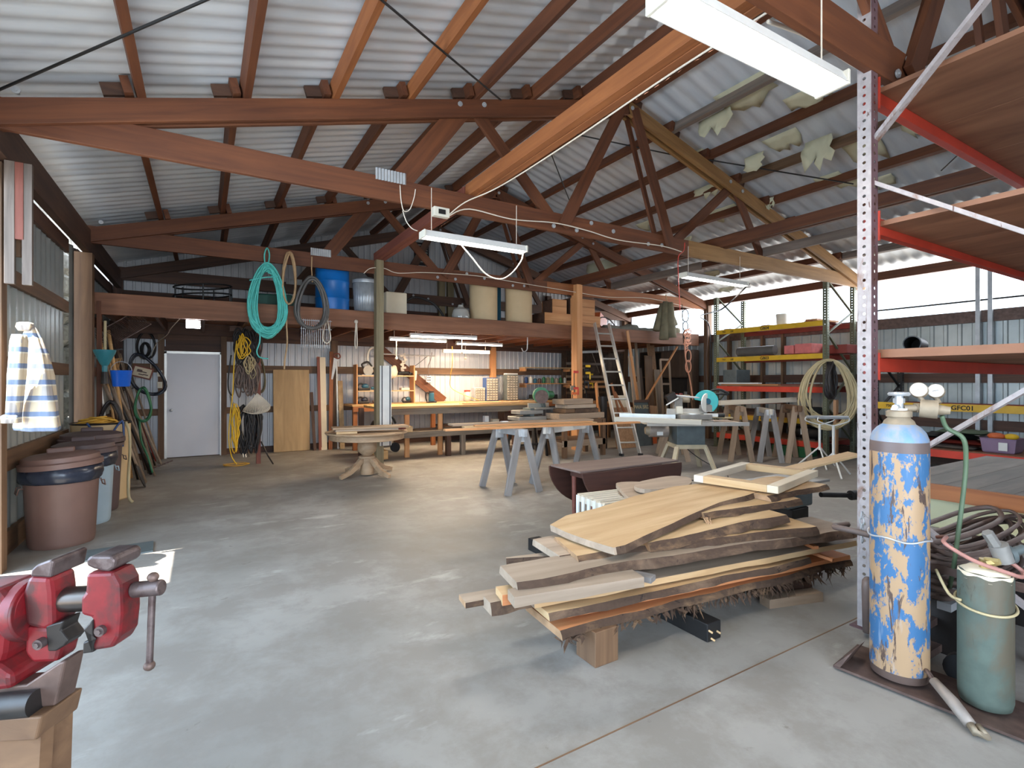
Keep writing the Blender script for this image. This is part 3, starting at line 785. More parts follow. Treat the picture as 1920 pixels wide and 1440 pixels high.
mb.tube(smoothpath([(.82, 8.74, 3.28), (.81, 8.74, 3.45), (.85, 8.76, 3.56), (.88, 8.74, 3.45), (.86, 8.74, 3.28)], 5), .011, 5)
mb.tube(smoothpath([(.60, 8.68, 3.02), (.8, 8.66, 3.08), (1.0, 8.68, 3.12), (.85, 8.66, 3.16)], 5), .011, 5)
mb.tube(smoothpath([(.74, 8.68, 2.3), (.74, 8.68, 2.1), (.7, 8.68, 1.95), (.74, 8.7, 1.86), (.86, 8.7, 1.84)], 5), .011, 5)
tag(mb.build('rope_coil', 'rope_teal', smooth='all'), 'big coil of teal rope hanging from the loft-edge truss', 'rope')
mb = coil('rope', '', '', (1.16, 8.72, 3.12), .1, .42, 7, 'rope_tan', .014, 2)
mb.tube(smoothpath([(1.13, 8.7, 2.75), (1.12, 8.7, 2.4), (1.13, 8.7, 2.1), (1.1, 8.72, 1.85), (1.09, 8.72, 1.68)], 5), .013, 5)
tag(mb.build('rope_coil', 'rope_tan', smooth='all'), 'tan rope coil with a long hanging tail right of the teal rope', 'rope')
mb = coil('hose', '', '', (1.49, 8.68, 2.76), .26, .43, 10, 'hose_grey', .02, 3, jitter=.1)
hc = mb.build('hose_coil', 'hose_grey', smooth='all'); tag(hc, 'dark grey hose coil hanging in front of the loft beam', 'hose')
MB().tube([(1.5, 8.68, 3.08), (1.49, 8.7, 3.3), (1.5, 8.73, 3.5)], .009, 5).build('hanging_cord', 'rope_tan', hc)
def loop_rope(label, x, y, z0, z1, w, m='rope_white'):
    mb = MB().tube(smoothpath([(x, y, z0), (x - w * .5, y, (z0 + z1) / 2), (x - w * .6, y, z1 + .06), (x, y, z1), (x + w * .6, y, z1 + .06), (x + w * .5, y, (z0 + z1) / 2), (x + .01, y, z0)], 5), .011, 6)
    mb.ball((x, y, z0 + .02), .035)
    tag(mb.build('rope_loop', m, smooth='all'), label, 'rope')
loop_rope('white rope loop on the loft beam right of the grey hose coil', 1.77, 8.94, 2.52, 2.13, .1)
loop_rope('thin white rope end on the loft beam just left of the grey-green post', 2.26, 8.955, 2.5, 2.06, .03)
rk = MB()
for k in range(16): rk.cyl((1.38 + k * .03, 9.0, 2.05), (1.38 + k * .03, 8.96, 2.52), .004, n=5)
for z in (2.36, 2.5): rk.cyl((1.36, 8.97, z), (1.86, 8.97, z), .005, n=5)
tag(rk.build('wire_rack', 'galv'), 'wire rack hanging under the loft beam behind the grey hose coil', 'rack')
# knotted cords below the bench tubes
for k, (x, y, z0, z1, l) in enumerate(((3.32, 10.0, 2.335, 1.95, 'short white pull cord under the leftmost slim tube light'), (4.5, 9.43, 2.36, 2.08, 'knotted white pull cord at the end of the longest slim tube light'), (5.15, 10.6, 2.3, 2.02, 'knotted pull cord under the rightmost slim tube light'))):
    tag(MB().cyl((x, y, z0), (x, y, z1), .007, n=6).ball((x, y, z1), .03).build('pull_cord', 'rope_white'), l, 'cord')
cable('orange-yellow cord dropping from the tube lights to the workbench', [(4.95, 10.9, 2.3), (4.98, 10.95, 1.9), (5.0, 11.1, 1.6), (5.1, 11.2, 1.3), (5.5, 10.6, 1.04)], .008, 'rope_yellow', name='power_cord')
cable('dark power cord slanting across the back wall by the diagonal brace', [(4.7, 11.8, 2.1), (4.4, 11.9, 1.85), (4.05, 11.9, 1.7)], .007, 'cable_black', name='power_cord')
hk = MB().tube(smoothpath([(6.0, 9.3, 2.45), (6.0, 9.3, 2.25), (5.98, 9.3, 2.16), (5.9, 9.3, 2.13), (5.85, 9.3, 2.2)], 5), .012, 6)
tag(hk.build('hook', 'galv', smooth='all'), 'white metal hook hanging from the loft joists left of the tan post', 'hook')

# ================================================================== on the loft
LZ = 2.648
def lathe_thing(name, label, cat, c, prof, m, mod=None, n=32, smooth=True, group=None):
    o = MB().lathe(prof, c, n, mod=mod).build(name, m, smooth=smooth, origin=c)
    return tag(o, label, cat, group)
b = lathe_thing('barrel', 'bright blue plastic barrel on the loft', 'barrel', (1.97, 9.45, LZ), [(.25, 0), (.285, .03), (.285, .28), (.295, .30), (.285, .32), (.285, .58), (.295, .6), (.285, .62), (.285, .86), (.25, .9)], 'blue_barrel')
MB().lathe([(.05, .9), (.05, .93), (0, .93)], (2.1, 9.45, LZ), 12).build('bung', 'blue_barrel', b)
tc_ = lathe_thing('trash_can', 'galvanised metal trash can on the loft beside the blue barrel', 'trash can', (2.56, 9.42, LZ), [(.2, 0), (.205, .01), (.205, .1)], 'galv')
MB().lathe([(.205, .1), (.235, .62)], (2.56, 9.42, LZ), 120, mod=lambda a, z: 1 + .03 * math.cos(30 * a)).build('ribbed_side', 'galv', tc_, smooth='all')
MB().lathe([(.25, .62), (.255, .66), (.25, .68), (.1, .74), (0, .75)], (2.56, 9.42, LZ), 32).build('lid', 'galv', tc_, smooth=True)
tag(MB().span((2.88, 9.25, LZ), (3.28, 9.6, LZ + .5)).build('bin', 'cream', bevel=.02), 'beige square bin on the loft just right of the grey-green post', 'bin')
cable('black hose end arching behind the beige bin on the loft', [(3.3, 9.7, LZ + .3), (3.6, 9.8, LZ + .52), (4.0, 9.8, LZ + .45), (4.25, 9.8, LZ + .2), (4.3, 9.8, LZ)], .025, 'cable_black', name='hose')
lathe_thing('jug', 'round grey glass jug on the loft left of the tan drums', 'jug', (4.42, 9.32, LZ), [(.13, 0), (.17, .06), (.18, .16), (.15, .27), (.06, .33), (.05, .37), (0, .37)], 'glass_jar')
for k, (x, y, l) in enumerate(((4.99, 9.42, 'left one of two tan fibre drums on the loft'), (5.85, 9.42, 'right one of two tan fibre drums on the loft'))):
    dr = lathe_thing('fibre_drum', l, 'drum', (x, y, LZ), [(.285, 0), (.29, .01), (.29, .83), (.28, .84)], 'drum_card')
    MB().lathe([(.293, 0), (.296, .02), (.293, .05)], (x, y, LZ), 32).build('rim', 'galv', dr, smooth=True)
    MB().lathe([(.294, .79), (.298, .84), (.27, .86), (0, .86)], (x, y, LZ), 32).build('lid', 'drum_card', dr, smooth=True)
tag(MB().span((5.3, 9.75, LZ), (5.6, 10.1, LZ + .9)).build('crate', 'tool_blue', bevel=.01), 'dark teal crate between the two tan drums on the loft', 'crate')
def crate(label, a, b, m='fir', slats=True):
    t = thing('wooden_crate', label, 'crate', ((a[0] + b[0]) / 2, (a[1] + b[1]) / 2, a[2]))
    h = b[2] - a[2]; k = max(1, int(round(h / .16)))
    for i in range(k):
        z0 = a[2] + h * i / k + .003; z1 = a[2] + h * (i + 1) / k - .003
        board('side_board', (a[0], a[1], (z0 + z1) / 2), (b[0], a[1], (z0 + z1) / 2), .02, z1 - z0, m, t)
        board('side_board', (a[0], b[1], (z0 + z1) / 2), (b[0], b[1], (z0 + z1) / 2), .02, z1 - z0, m, t)
    MB().span((a[0], a[1] + .01, a[2]), (a[0] + .02, b[1] - .01, b[2])).build('end_panel', 'dark_wood', t)
    MB().span((b[0] - .02, a[1] + .01, a[2]), (b[0], b[1] - .01, b[2])).build('end_panel', 'dark_wood', t)
    MB().span((a[0], a[1], b[2] - .012), (b[0], b[1], b[2])).build('lid', m, t)
crate('long low wooden crate on the loft behind the tan post', (6.42, 9.25, LZ), (8.0, 9.75, LZ + .36))
crate('small wooden crate on the long crate, left of the tan post', (6.66, 9.3, LZ + .365), (7.05, 9.7, LZ + .68))
crate('small wooden crate on the long crate, right of the tan post', (7.15, 9.28, LZ + .365), (7.86, 9.7, LZ + .74))
pot = MB()
for z in (LZ + .22, LZ + .36):
    pot.tube([(.0 + .5 * math.cos(a_ * math.pi / 8) * .8, 9.6 + .3 * math.sin(a_ * math.pi / 8), z + .04 * math.cos(a_ * math.pi / 8)) for a_ in range(16)], .014, 6, closed=True)
for a_ in range(0, 16, 3): pot.cyl((.4 * math.cos(a_ * math.pi / 8), 9.6 + .3 * math.sin(a_ * math.pi / 8), LZ + .0), (.4 * math.cos(a_ * math.pi / 8), 9.6 + .3 * math.sin(a_ * math.pi / 8), LZ + .36), .012, n=6)
tag(pot.build('frame_basket', 'black', smooth=True), 'black metal frame basket near the left end of the loft', 'frame')
tp = MB().prism([(.6, LZ), (.75, LZ + .3), (1.3, LZ + .32), (1.42, LZ)], 9.4, 9.9).build('folded_tarp', 'green_tarp', bevel=.03); tag(tp, 'dark green folded tarp on the loft behind the teal rope', 'tarp')
def cloth_roll(label, a, b, r, m, seed, name='rolled_tarp', cat='tarp'):
    q = random.Random(seed); a, b = Vector(a), Vector(b)
    pts = [a.lerp(b, i / 8) + Vector((0, 0, q.uniform(-.015, .03))) for i in range(9)]
    return tag(MB().tube(pts, [r * q.uniform(.8, 1.15) for _ in pts], 9).build(name, m, smooth='all'), label, cat)
cloth_roll('grey rolled tarp lying on the loft right of the ladder top', (8.15, 9.3, LZ + .1), (9.2, 9.3, LZ + .12), .1, 'grey_tarp', 4)
cloth_roll('mossy grey roll on the right part of the loft behind the waders', (9.1, 9.35, LZ + .08), (10.2, 9.25, LZ + .08), .09, 'grey_tarp', 5)
cloth_roll('brown bundle of netting at the right end of the loft', (9.9, 9.2, LZ + .13), (10.5, 9.15, LZ + .1), .13, 'olive_cloth', 6, 'net_bundle', 'netting')
tag(MB().box((8.35, 9.75, LZ + .3), (.5, .3, .3), Matrix.Rotation(.5, 3, 'Z') @ Matrix.Rotation(.3, 3, 'Y')).build('carton', 'orange_paint'), 'orange carton tipped on the loft beside the crates', 'carton')
cable('black hose loop sticking up beside the orange carton on the loft', [(8.1, 9.5, LZ), (8.2, 9.5, LZ + .35), (8.45, 9.5, LZ + .38), (8.7, 9.5, LZ + .2), (8.8, 9.5, LZ)], .014, 'cable_black', name='hose')

# waders and chain in front of the right end of the loft
wd = thing('waders', 'olive rubber waders hanging upside down from the loft-edge truss', 'waders', (9.66, 8.72, 2.5))
for (x0, z0, x1, z1, r0, r1, yo) in ((9.62, 3.42, 9.56, 2.5, .07, .12, 0), (9.68, 3.4, 9.72, 2.55, .07, .13, -.08), (9.6, 3.38, 9.40, 2.72, .05, .09, .1), (9.74, 3.36, 9.95, 2.86, .06, .12, .06)):
    pts = [Vector((x0 + (x1 - x0) * i / 6, 8.72 + yo, z0 + (z1 - z0) * i / 6)) for i in range(7)]
    MB().tube(pts, [r0 + (r1 - r0) * (i / 6) ** .7 for i in range(7)], 12).build('leg_tube', 'olive_cloth', wd, smooth='all')
MB().tube([(9.66, 8.72, 3.38), (9.66, 8.75, 3.6)], .012, 6).build('hanging_rope', 'rope_tan', wd)
ch = MB()
zz = 3.28
for r in (.155, .12, .1, .1): 
    ch.tube([(10.3 + r * .75 * math.sin(a_ * math.pi / 9), 8.7, zz - r + r * math.cos(a_ * math.pi / 9)) for a_ in range(18)], .011, 6, closed=True); zz -= 2 * r - .012
ch.tube([(10.18, 8.7, 3.4), (10.2, 8.7, 3.0), (10.22, 8.7, 2.5)], .008, 5)
tag(ch.build('ring_chain', 'black', smooth='all'), 'chain of large black rings hanging at the right end of the loft', 'chain')
q = random.Random(5)
pr = MB()
for k in range(8):
    pr.tube(smoothpath([(10.35 + q.uniform(-.14, .14), 8.68, 2.75 - .06 * k + q.uniform(-.06, .06)) for _ in range(6)], 3), .012, 5)
for z in (2.12, 1.86): pr.tube([(10.38 + .1 * math.sin(a_ * math.pi / 9), 8.68, z + .15 * math.cos(a_ * math.pi / 9)) for a_ in range(18)], .016, 6, closed=True)
pr.tube(smoothpath([(10.25, 8.68, 2.4), (10.28, 8.68, 2.1), (10.36, 8.68, 1.75), (10.42, 8.68, 1.6), (10.5, 8.68, 1.3), (10.55, 8.68, 1.02)], 5), .018, 6)
tag(pr.build('rope_chain', 'rope_pink', smooth='all'), 'salmon pink rope with loops hanging over the miter saw', 'rope')
cable('thin red-brown cord hanging from the nearer truss by the right tube light', [on_y(x, y, 5.05) for x, y in ((1284, 455), (1282, 470), (1272, 482), (1272, 520), (1274, 558), (1275, 582))], .006, 'clamp_red', name='cord', cat='cord')
# ================================================================== left side
# plaid flannel shirt on the post
sh = thing('plaid_shirt', 'blue and tan plaid flannel shirt hanging on the far left post', 'shirt', (-1.17, 5.30, 1.1))
def shirt_mod(a, z): return 1 + .10 * math.cos(5 * a + z * 4) + .05 * math.cos(11 * a - z * 7)
RZS = Matrix.Rotation(-.9, 3, 'Z')
def squash(prof, c, m, name, fx=1.0, fy=.45, mod=shirt_mod, lean=0.0):
    mb = MB().lathe(prof, (0, 0, 0), 40, mod=mod)
    mb.v = [RZS @ Vector((p.x * fx + lean * p.z, p.y * fy, p.z)) + Vector(c) for p in mb.v]
    return mb.build(name, m, sh, smooth='all')
squash([(.205, 0), (.215, .02), (.205, .2), (.18, .42), (.145, .6), (.10, .70), (.055, .78), (.04, .80)], (-1.09, 5.26, 1.12), 'plaid', 'body', lean=-.12)
squash([(.05, .0), (.062, .3), (.055, .55), (.045, .6)], (-1.2, 5.14, 1.24), 'plaid', 'sleeve', 1, .8, lean=.12)
squash([(.062, .0), (.064, .05), (.05, .06)], (-1.21, 5.13, 1.19), 'plaid', 'cuff', 1, .8)
squash([(.045, 0), (.066, .03), (.058, .06), (.04, .065)], (-1.175, 5.31, 1.885), 'plaid', 'collar', 1, .7)

def trash_can(label, c, r, h, m_body, m_lid, bag=True, lid_tilt=0.0, handle=True, panels=True):
    t = thing('trash_can', label, 'trash can', c, 0, None)
    n = 48
    def flat(a, z):
        return 1 + (.012 if panels and (math.cos(4 * a + .6) > .45) else 0)
    MB().lathe([(r * .8, 0), (r * .82, .01), (r * .84, .04), (r * .95, h * .80), (r * .97, h * .82)], c, 64, mod=flat).build('can_body', m_body, t, smooth=30)
    MB().lathe([(r * .97, h * .80), (r * 1.03, h * .81), (r * 1.03, h * .845), (r * .97, h * .85)], c, n).build('can_rim', m_body, t, smooth=30)
    if bag:
        MB().lathe([(r * .99, h * .70), (r * 1.03, h * .72), (r * 1.06, h * .78), (r * 1.05, h * .86), (r * .98, h * .87)], c, n, mod=lambda a, z: 1 + .012 * math.cos(9 * a) + .01 * math.sin(23 * a + 40 * z) - (.0 if z > h * .74 else .02 * math.cos(3 * a))).build('liner_bag', 'bag', t, smooth='all')
    rot = Matrix.Rotation(lid_tilt, 3, 'Y')
    lz = Vector(c) + Vector((0, 0, h * .86))
    ld = MB().lathe([(r * 1.02, 0), (r * 1.07, .0), (r * 1.07, .045), (r * 1.0, .055), (r * .98, .095), (r * .8, .115), (0, .13)], lz, 48, rot).build('lid', m_lid, t, smooth=35)
    MB().box(lz + rot @ Vector((0, 0, .145)), (.2, .055, .05), rot).build('lid_handle', m_lid, ld, bevel=.012)
    if handle:
        for s in (-1, 1):
            a = .35 + (math.pi if s < 0 else 0)
            d = Vector((math.cos(a), math.sin(a), 0)); e = Vector((-math.sin(a), math.cos(a), 0)); p = Vector(c) + d * r * .95 + Vector((0, 0, h * .66))
            MB().tube([p - e * .06, p - e * .06 + d * .03, p - e * .05 + d * .04 - Vector((0, 0, .05)), p + e * .05 + d * .04 - Vector((0, 0, .05)), p + e * .06 + d * .03, p + e * .06], .006, 6).build('grip', m_body, t, smooth='all')
    return t
trash_can('brown plastic trash can with lid and dark bag, nearest the viewer', (-1.12, 6.22, 0), .285, .83, 'can_brown', 'can_brown', lid_tilt=math.radians(-3))
trash_can('pale blue-grey trash can with dark lid behind the nearest brown one', (-1.08, 6.98, 0), .265, .86, 'can_blue', 'can_dark', lid_tilt=math.radians(-2))
trash_can('dark brown trash can mostly hidden behind the pale blue-grey one', (-1.10, 7.58, 0), .29, .92, 'can_dark', 'can_dark', bag=False)
# barrel heaped with yellow rope
bc = (-1.10, 8.22, 0)
br = lathe_thing('open_barrel', 'tan open barrel heaped with yellow rope in front of the thick post', 'barrel', bc, [(.27, 0), (.29, .02), (.30, .55), (.30, .97), (.285, .97), (.28, .7)], 'drum_tan')
MB().tube([(bc[0] + .302 * math.cos(a_ * math.pi / 16), bc[1] + .302 * math.sin(a_ * math.pi / 16), .97) for a_ in range(32)], .012, 6, closed=True).build('rim', 'steel_dark', br)
MB().lathe([(.29, 0), (0, .01)], (bc[0], bc[1], .86), 24).build('fill', 'dark_wood', br)
q = random.Random(9); mb = MB()
for k in range(17):
    cx, cy = bc[0] + q.uniform(-.1, .12), bc[1] + q.uniform(-.1, .1); rr = q.uniform(.08, .17); zz = .88 + .009 * k; tl = q.uniform(-.25, .25)
    mb.tube([(cx + rr * math.cos(a_ * math.pi / 9), cy + rr * .8 * math.sin(a_ * math.pi / 9), zz + tl * rr * math.cos(a_ * math.pi / 9 + k)) for a_ in range(18)], .012, 5, closed=True)
tag(mb.build('rope_heap', 'rope_yellow', smooth='all'), 'tangled heap of yellow rope in the tan open barrel', 'rope')
cable('navy cord looped over the side of the tan open barrel', [(-1.2, 7.92, .99), (-1.1, 7.89, .86), (-.98, 7.90, .84), (-.9, 7.96, .96), (-.86, 7.99, .99), (-.85, 7.98, .8), (-.86, 7.98, .68)], .012, 'blue_drawer', name='cord', cat='cord')
cable('pale yellow rope hanging down the right side of the cans to the floor', [(-.84, 8.06, .98), (-.80, 8.04, .86), (-.79, 8.0, .6), (-.79, 7.85, .3), (-.78, 7.8, .08), (-.74, 7.78, .012)], .018, 'hose_tan', name='rope', cat='rope')
# rubber mat
tag(MB().box((-.66, 5.62, .006), (.55, .34, .012), Matrix.Rotation(.06, 3, 'Z')).build('floor_mat', 'saw_body'), 'dark rubber mat on the floor behind the red vise', 'mat')
# tools leaning along the left wall beyond the thick post
def tool(label, cat, base, top, m, head=None, hm='steel_dark', r=.016, name=None):
    base, top = Vector(base), Vector(top)
    t = thing(name or cat.replace(' ', '_'), label, cat, base)
    MB().tube([base.lerp(top, k / 4) for k in range(5)], r, 8).build('shaft', m, t, smooth='all')
    d = (top - base).normalized(); F3 = frame(d, (0, 1, 0))
    def L(p, x, y, z): return p + F3 @ Vector((x, y, z))
    if head == 'shovel_up' or head == 'shovel_down':
        s = 1 if head == 'shovel_up' else -1; p = top if s > 0 else base
        W = Matrix.Translation(p) @ F3.to_4x4()
        MB().prism([(-.02 * s, -.05), (.04 * s, -.12), (.24 * s, -.12), (.32 * s, -.05), (.32 * s, .05), (.24 * s, .12), (.04 * s, .12), (-.02 * s, .05)], -.005, .005, W).build('blade', hm, t)
    elif head == 'rake':
        mb = MB().bar(L(top, 0, -.2, 0), L(top, 0, .2, 0), .02, .02)
        for k in range(13): mb.cyl(L(top, 0, -.2 + k * .4 / 12, 0), L(top, .02, -.2 + k * .4 / 12, .09), .005, .003, n=5)
        mb.build('rake_head', hm, t)
    elif head == 'leaf':
        mb = MB()
        for k in range(17):
            a = (k - 8) / 8 * .45
            mb.tube([L(top, 0, 0, 0), L(top, .3 * math.cos(a), .3 * math.sin(a), 0), L(top, .46 * math.cos(a), .46 * math.sin(a), .01), L(top, .48 * math.cos(a), .48 * math.sin(a), -.05)], .004, 4)
        mb.bar(L(top, .28, -.13, 0), L(top, .28, .13, 0), .012, .006).build('fan_tines', hm, t)
    elif head == 'fork':
        mb = MB().bar(L(top, 0, -.1, 0), L(top, 0, .1, 0), .02, .015)
        for k in range(4): mb.cyl(L(top, 0, -.09 + k * .06, 0), L(top, .3, -.09 + k * .06, .03), .006, .003, n=5)
        mb.build('tines', hm, t)
    elif head == 'hoe':
        W = Matrix.Translation(top) @ F3.to_4x4()
        MB().prism([(-.01, -.08), (.01, -.08), (.01, .08), (-.01, .08)], 0, .004, W @ Matrix.Rotation(math.radians(70), 4, 'Y')).bar(L(top, -.06, 0, 0), L(top, .02, 0, .04), .015, .015).build('hoe_head', hm, t)
    elif head == 'broom':
        mb = MB()
        qq = random.Random(3)
        for k in range(40): mb.cyl(L(top, 0, qq.uniform(-.04, .04), qq.uniform(-.03, .03)), L(top, .3, qq.uniform(-.14, .14), qq.uniform(-.05, .05)), .004, n=4)
        mb.bar(L(top, 0, -.06, 0), L(top, .08, -.06, 0), .02, .05).build('bristles', hm, t)
    elif head == 'bow':
        mb = MB().bar(L(base, 0, -.16, 0), L(base, 0, .16, 0), .02, .02)
        for k in range(8): mb.cyl(L(base, 0, -.15 + k * .043, 0), L(base, -.02, -.15 + k * .043, -.12), .006, .003, n=5)
        mb.build('rake_head', hm, t)
    return t
tool('wide square-mouth shovel standing blade down at the front of the leaning tools', 'shovel', (-.80, 8.92, .30), (-1.22, 9.35, 1.5), 'old_handle', 'shovel_down')
tool('orange-handled hoe in the leaning tools', 'hoe', (-1.0, 9.4, 0), (-1.25, 9.3, 2.05), 'handle_wood', 'hoe')
tool('thick bright yellow-brown pole in the middle of the leaning tools', 'pole', (-.95, 9.8, 0), (-1.2, 9.55, 2.25), 'handle_wood', None, r=.024)
tool('garden rake with its head up among the leaning tools', 'rake', (-.9, 10.0, 0), (-1.25, 9.8, 1.95), 'handle_wood', 'rake')
tool('white-handled tool with its tines up left of the other leaning tools', 'pitchfork', (-1.1, 9.2, 0), (-1.27, 9.1, 1.85), 'white_paint', 'fork')
tool('straw broom standing head up among the leaning tools', 'broom', (-.9, 10.5, 0), (-1.2, 10.3, 1.55), 'old_handle', 'broom', 'handle_wood')
tool('leaf rake with a fan of tines up behind the leaning tools', 'leaf rake', (-1.0, 10.9, 0), (-1.28, 10.6, 1.9), 'handle_wood', 'leaf', 'rusty')
tool('grey weathered pole leaning in the right half of the tools', 'pole', (-.72, 10.6, 0), (-1.2, 10.8, 1.9), 'old_handle', None)
tool('long round-point shovel with its blade up by the wall', 'shovel', (-.95, 11.1, 0), (-1.25, 11.0, 1.5), 'old_handle', 'shovel_up', 'rusty')
tool('grey pitchfork standing tines up nearest the back wall', 'pitchfork', (-.78, 11.3, 0), (-1.15, 11.5, 1.35), 'old_handle', 'fork')
tool('red-handled tool at the right end of the leaning tools', 'pole', (-.74, 11.45, .02), (-.98, 11.6, .75), 'beam_red', None)
tool('brown pole leaning low beside the red-handled tool', 'pole', (-.66, 11.1, .02), (-1.1, 11.4, 1.6), 'old_handle', None)
tool('bow rake with its head on the floor in front of the leaning tools', 'bow rake', (-.58, 10.1, .13), (-1.2, 10.4, 1.75), 'old_handle', 'bow', 'rusty')
tool('iron digging bar leaning among the tools', 'digging bar', (-.85, 9.6, 0), (-1.22, 9.9, 1.7), 'steel_dark', None)
q = random.Random(61)
for k in range(15):
    y = 9.1 + k * .16; b0 = Vector((-.62 - .22 * q.random(), y + q.uniform(-.1, .2), 0.0)); t0 = Vector((-1.27 + q.uniform(-.03, .12), y + q.uniform(-.3, .3), q.uniform(1.4, 2.35)))
    tag(MB().tube([b0, b0.lerp(t0, .5) + Vector((.01, .01, 0)), t0], q.choice((.013, .016, .02)), 8).build('tool_shaft', q.choice(('old_handle', 'old_handle', 'horse_brown', 'weathered_wood', 'handle_wood', 'steel_dark', 'cast_grey', 'rusty')), smooth='all'), 'old worn tool shaft among the garden tools leaning by the thick post', 'tool', 'old shafts leaning by the thick post')
# wire grille hung in front of the tools
gr = MB(); g0 = on_y(193, 622, 9.3); gx = Vector((.34, 0, .34)); 
e1 = (on_y(252, 585, 9.3) - on_y(193, 617, 9.3)); e2 = (on_y(226, 640, 9.3) - on_y(193, 617, 9.3)); o0 = on_y(193, 617, 9.3)
for k in range(22): gr.cyl(o0 + e1 * k / 21, o0 + e1 * k / 21 + e2, .004, n=4)
for k in range(2): gr.cyl(o0 + e2 * k, o0 + e2 * k + e1, .007, n=5)
tag(gr.build('wire_grille', 'rusty'), 'slanted rusty wire grille hung above the leaning tools', 'grille')
# funnel, blue bucket, boots
fn = lathe_thing('funnel', 'teal plastic funnel hung on the thick timber post', 'funnel', (-1.12, 8.62, 1.72), [(.03, -.1), (.032, -.02), (.05, .0), (.12, .16), (.125, .19), (.115, .19), (.1, .14)], 'teal_plastic', n=24)
MB().cyl((-1.12, 8.62, 1.62), (-1.12, 8.62, 1.46), .035, .045, 12).build('spout', 'steel_dark', fn, smooth=True)
MB().cyl((-1.12, 8.66, 1.9), (-1.12, 8.66, 2.3), .016, n=8).build('stem', 'hose_tan', fn)
bk = lathe_thing('bucket', 'bright blue plastic bucket hung among the garden tools', 'bucket', (-.98, 8.95, 1.42), [(.095, 0), (.1, .01), (.125, .22), (.13, .225), (.118, .22), (.1, .03)], 'blue_plastic', n=28)
MB().tube([(-.98 + .12 * math.cos(a_ * math.pi / 10), 8.95, 1.63 + .14 * math.sin(a_ * math.pi / 10)) for a_ in range(11)], .005, 5).build('bail', 'galv', bk)
q = random.Random(21)
mb = coil('h', '', '', (-1.1, 9.0, 1.02), .11, .2, 6, 'cable_black', .02, 7)
tag(mb.build('hose_coil', 'cable_black', smooth='all'), 'black hose coil above the tan open barrel', 'hose')
mb = coil('h', '', '', (-.78, 9.55, 1.15), .10, .26, 5, 'green', .014, 8)
mb.tube(smoothpath([(-.82, 9.5, .9), (-.8, 9.5, .6), (-.72, 9.52, .35), (-.66, 9.5, .1)], 5), .016, 6)
tag(mb.build('garden_hose', 'green_bin', smooth='all'), 'green garden hose hung on the leaning tools', 'hose')
mb = coil('h', '', '', (-.86, 11.0, 1.62), .24, .36, 9, 'c', .018, 9, tilt=-.5)
tag(mb.build('hose_coil', 'bag', smooth='all'), 'large navy hose coil hung right of the leaning tools', 'hose')
mb = coil('h', '', '', (-.92, 11.86, 2.17), .15, .26, 4, 'c', .016, 10, teardrop=.1)
mb2 = coil('h', '', '', (-.93, 11.85, 2.1), .1, .14, 8, 'c', .008, 11, jitter=.2, teardrop=0); mb.add(mb2.v, mb2.f)
tag(mb.build('cable_coil', 'cable_black', smooth='all'), 'coil of black cable on the back wall left of the white door', 'cable')
sg_ = MB().box((-.98, 11.86, 1.66), (.3, .03, .2), Matrix.Rotation(.28, 3, 'Y')).build('framed_sign', 'cream'); tag(sg_, 'small tilted framed picture on the back wall left of the door', 'sign')
MB().box((-.98, 11.84, 1.66), (.32, .012, .22), Matrix.Rotation(.28, 3, 'Y')).build('frame_edge', 'red_wood', sg_); 
MB().box((-.98, 11.832, 1.66), (.27, .006, .17), Matrix.Rotation(.28, 3, 'Y')).build('picture_sheet', 'cream', sg_)
for k, (x, z) in enumerate(((-1.02, 1.69), (-.95, 1.66), (-1.0, 1.62), (-.93, 1.61))): MB().box((x, 11.827, z), (.08, .004, .02 if k else .05), Matrix.Rotation(.28, 3, 'Y')).build('picture_mark', 'rusty', sg_)
for k, (z, l) in enumerate(((1.64, 'upper cream outlet beside the white door'), (1.42, 'lower cream outlet beside the white door'))):
    o = MB().span((-.75, 11.83, z - .06), (-.67, 11.87, z + .06)).build('wall_outlet', 'white_plastic', bevel=.005); tag(o, l, 'outlet')
    MB().span((-.73, 11.825, z - .03), (-.69, 11.832, z - .005)).span((-.73, 11.825, z + .005), (-.69, 11.832, z + .03)).build('socket', 'cream', o)
# ---------------------------------------------------------------- pole hung with cords
pl = thing('cord_pole', 'upright pole right of the white door that the cords hang on', 'pole', (.86, 10.35, 0))
board('post', (.86, 10.35, .0), (.86, 10.35, 2.5), .09, .07, 'red_wood', pl, up=(1, 0, 0))
board('crosspiece', (.4, 10.28, 2.42), (.95, 10.28, 2.42), .05, .09, 'dark_wood', pl)
MB().tube([(.9, 10.3, .4), (1.0, 10.2, .15), (1.08, 10.1, .0)], .012, 6).build('foot_brace', 'steel_dark', pl)
q = random.Random(31)
def cord_bunch(label, x0, x1, z0, z1, nn, m, r, y=10.25, cat='cords', wav=.05):
    mb = MB()
    for k in range(nn):
        x = q.uniform(x0, x1); za = z1 - q.uniform(0, .15); zb = z0 + q.uniform(0, .25); w = q.uniform(.02, .07); yy = y + q.uniform(-.08, .05)
        lpts = [(x, yy, za)] + [(x - w + q.uniform(-wav, wav) * .5, yy + q.uniform(-.02, .02), za + (zb - za) * i / 4) for i in (1, 2, 3)] + [(x, yy, zb)] + [(x + w + q.uniform(-wav, wav) * .5, yy + q.uniform(-.02, .02), za + (zb - za) * i / 4) for i in (3, 2, 1)]
        mb.tube(smoothpath(lpts, 3, True), r, 5, closed=True)
    return tag(mb.build('cord_bundle', m, smooth='all'), label, cat)
cord_bunch('bundle of black cords hanging at the top of the cord pole', .52, .84, 1.7, 2.45, 26, 'cable_black', .013)
cord_bunch('bundle of brown rope hanging halfway up the cord pole', .52, .80, 1.2, 1.9, 22, 'cable_brown', .014)
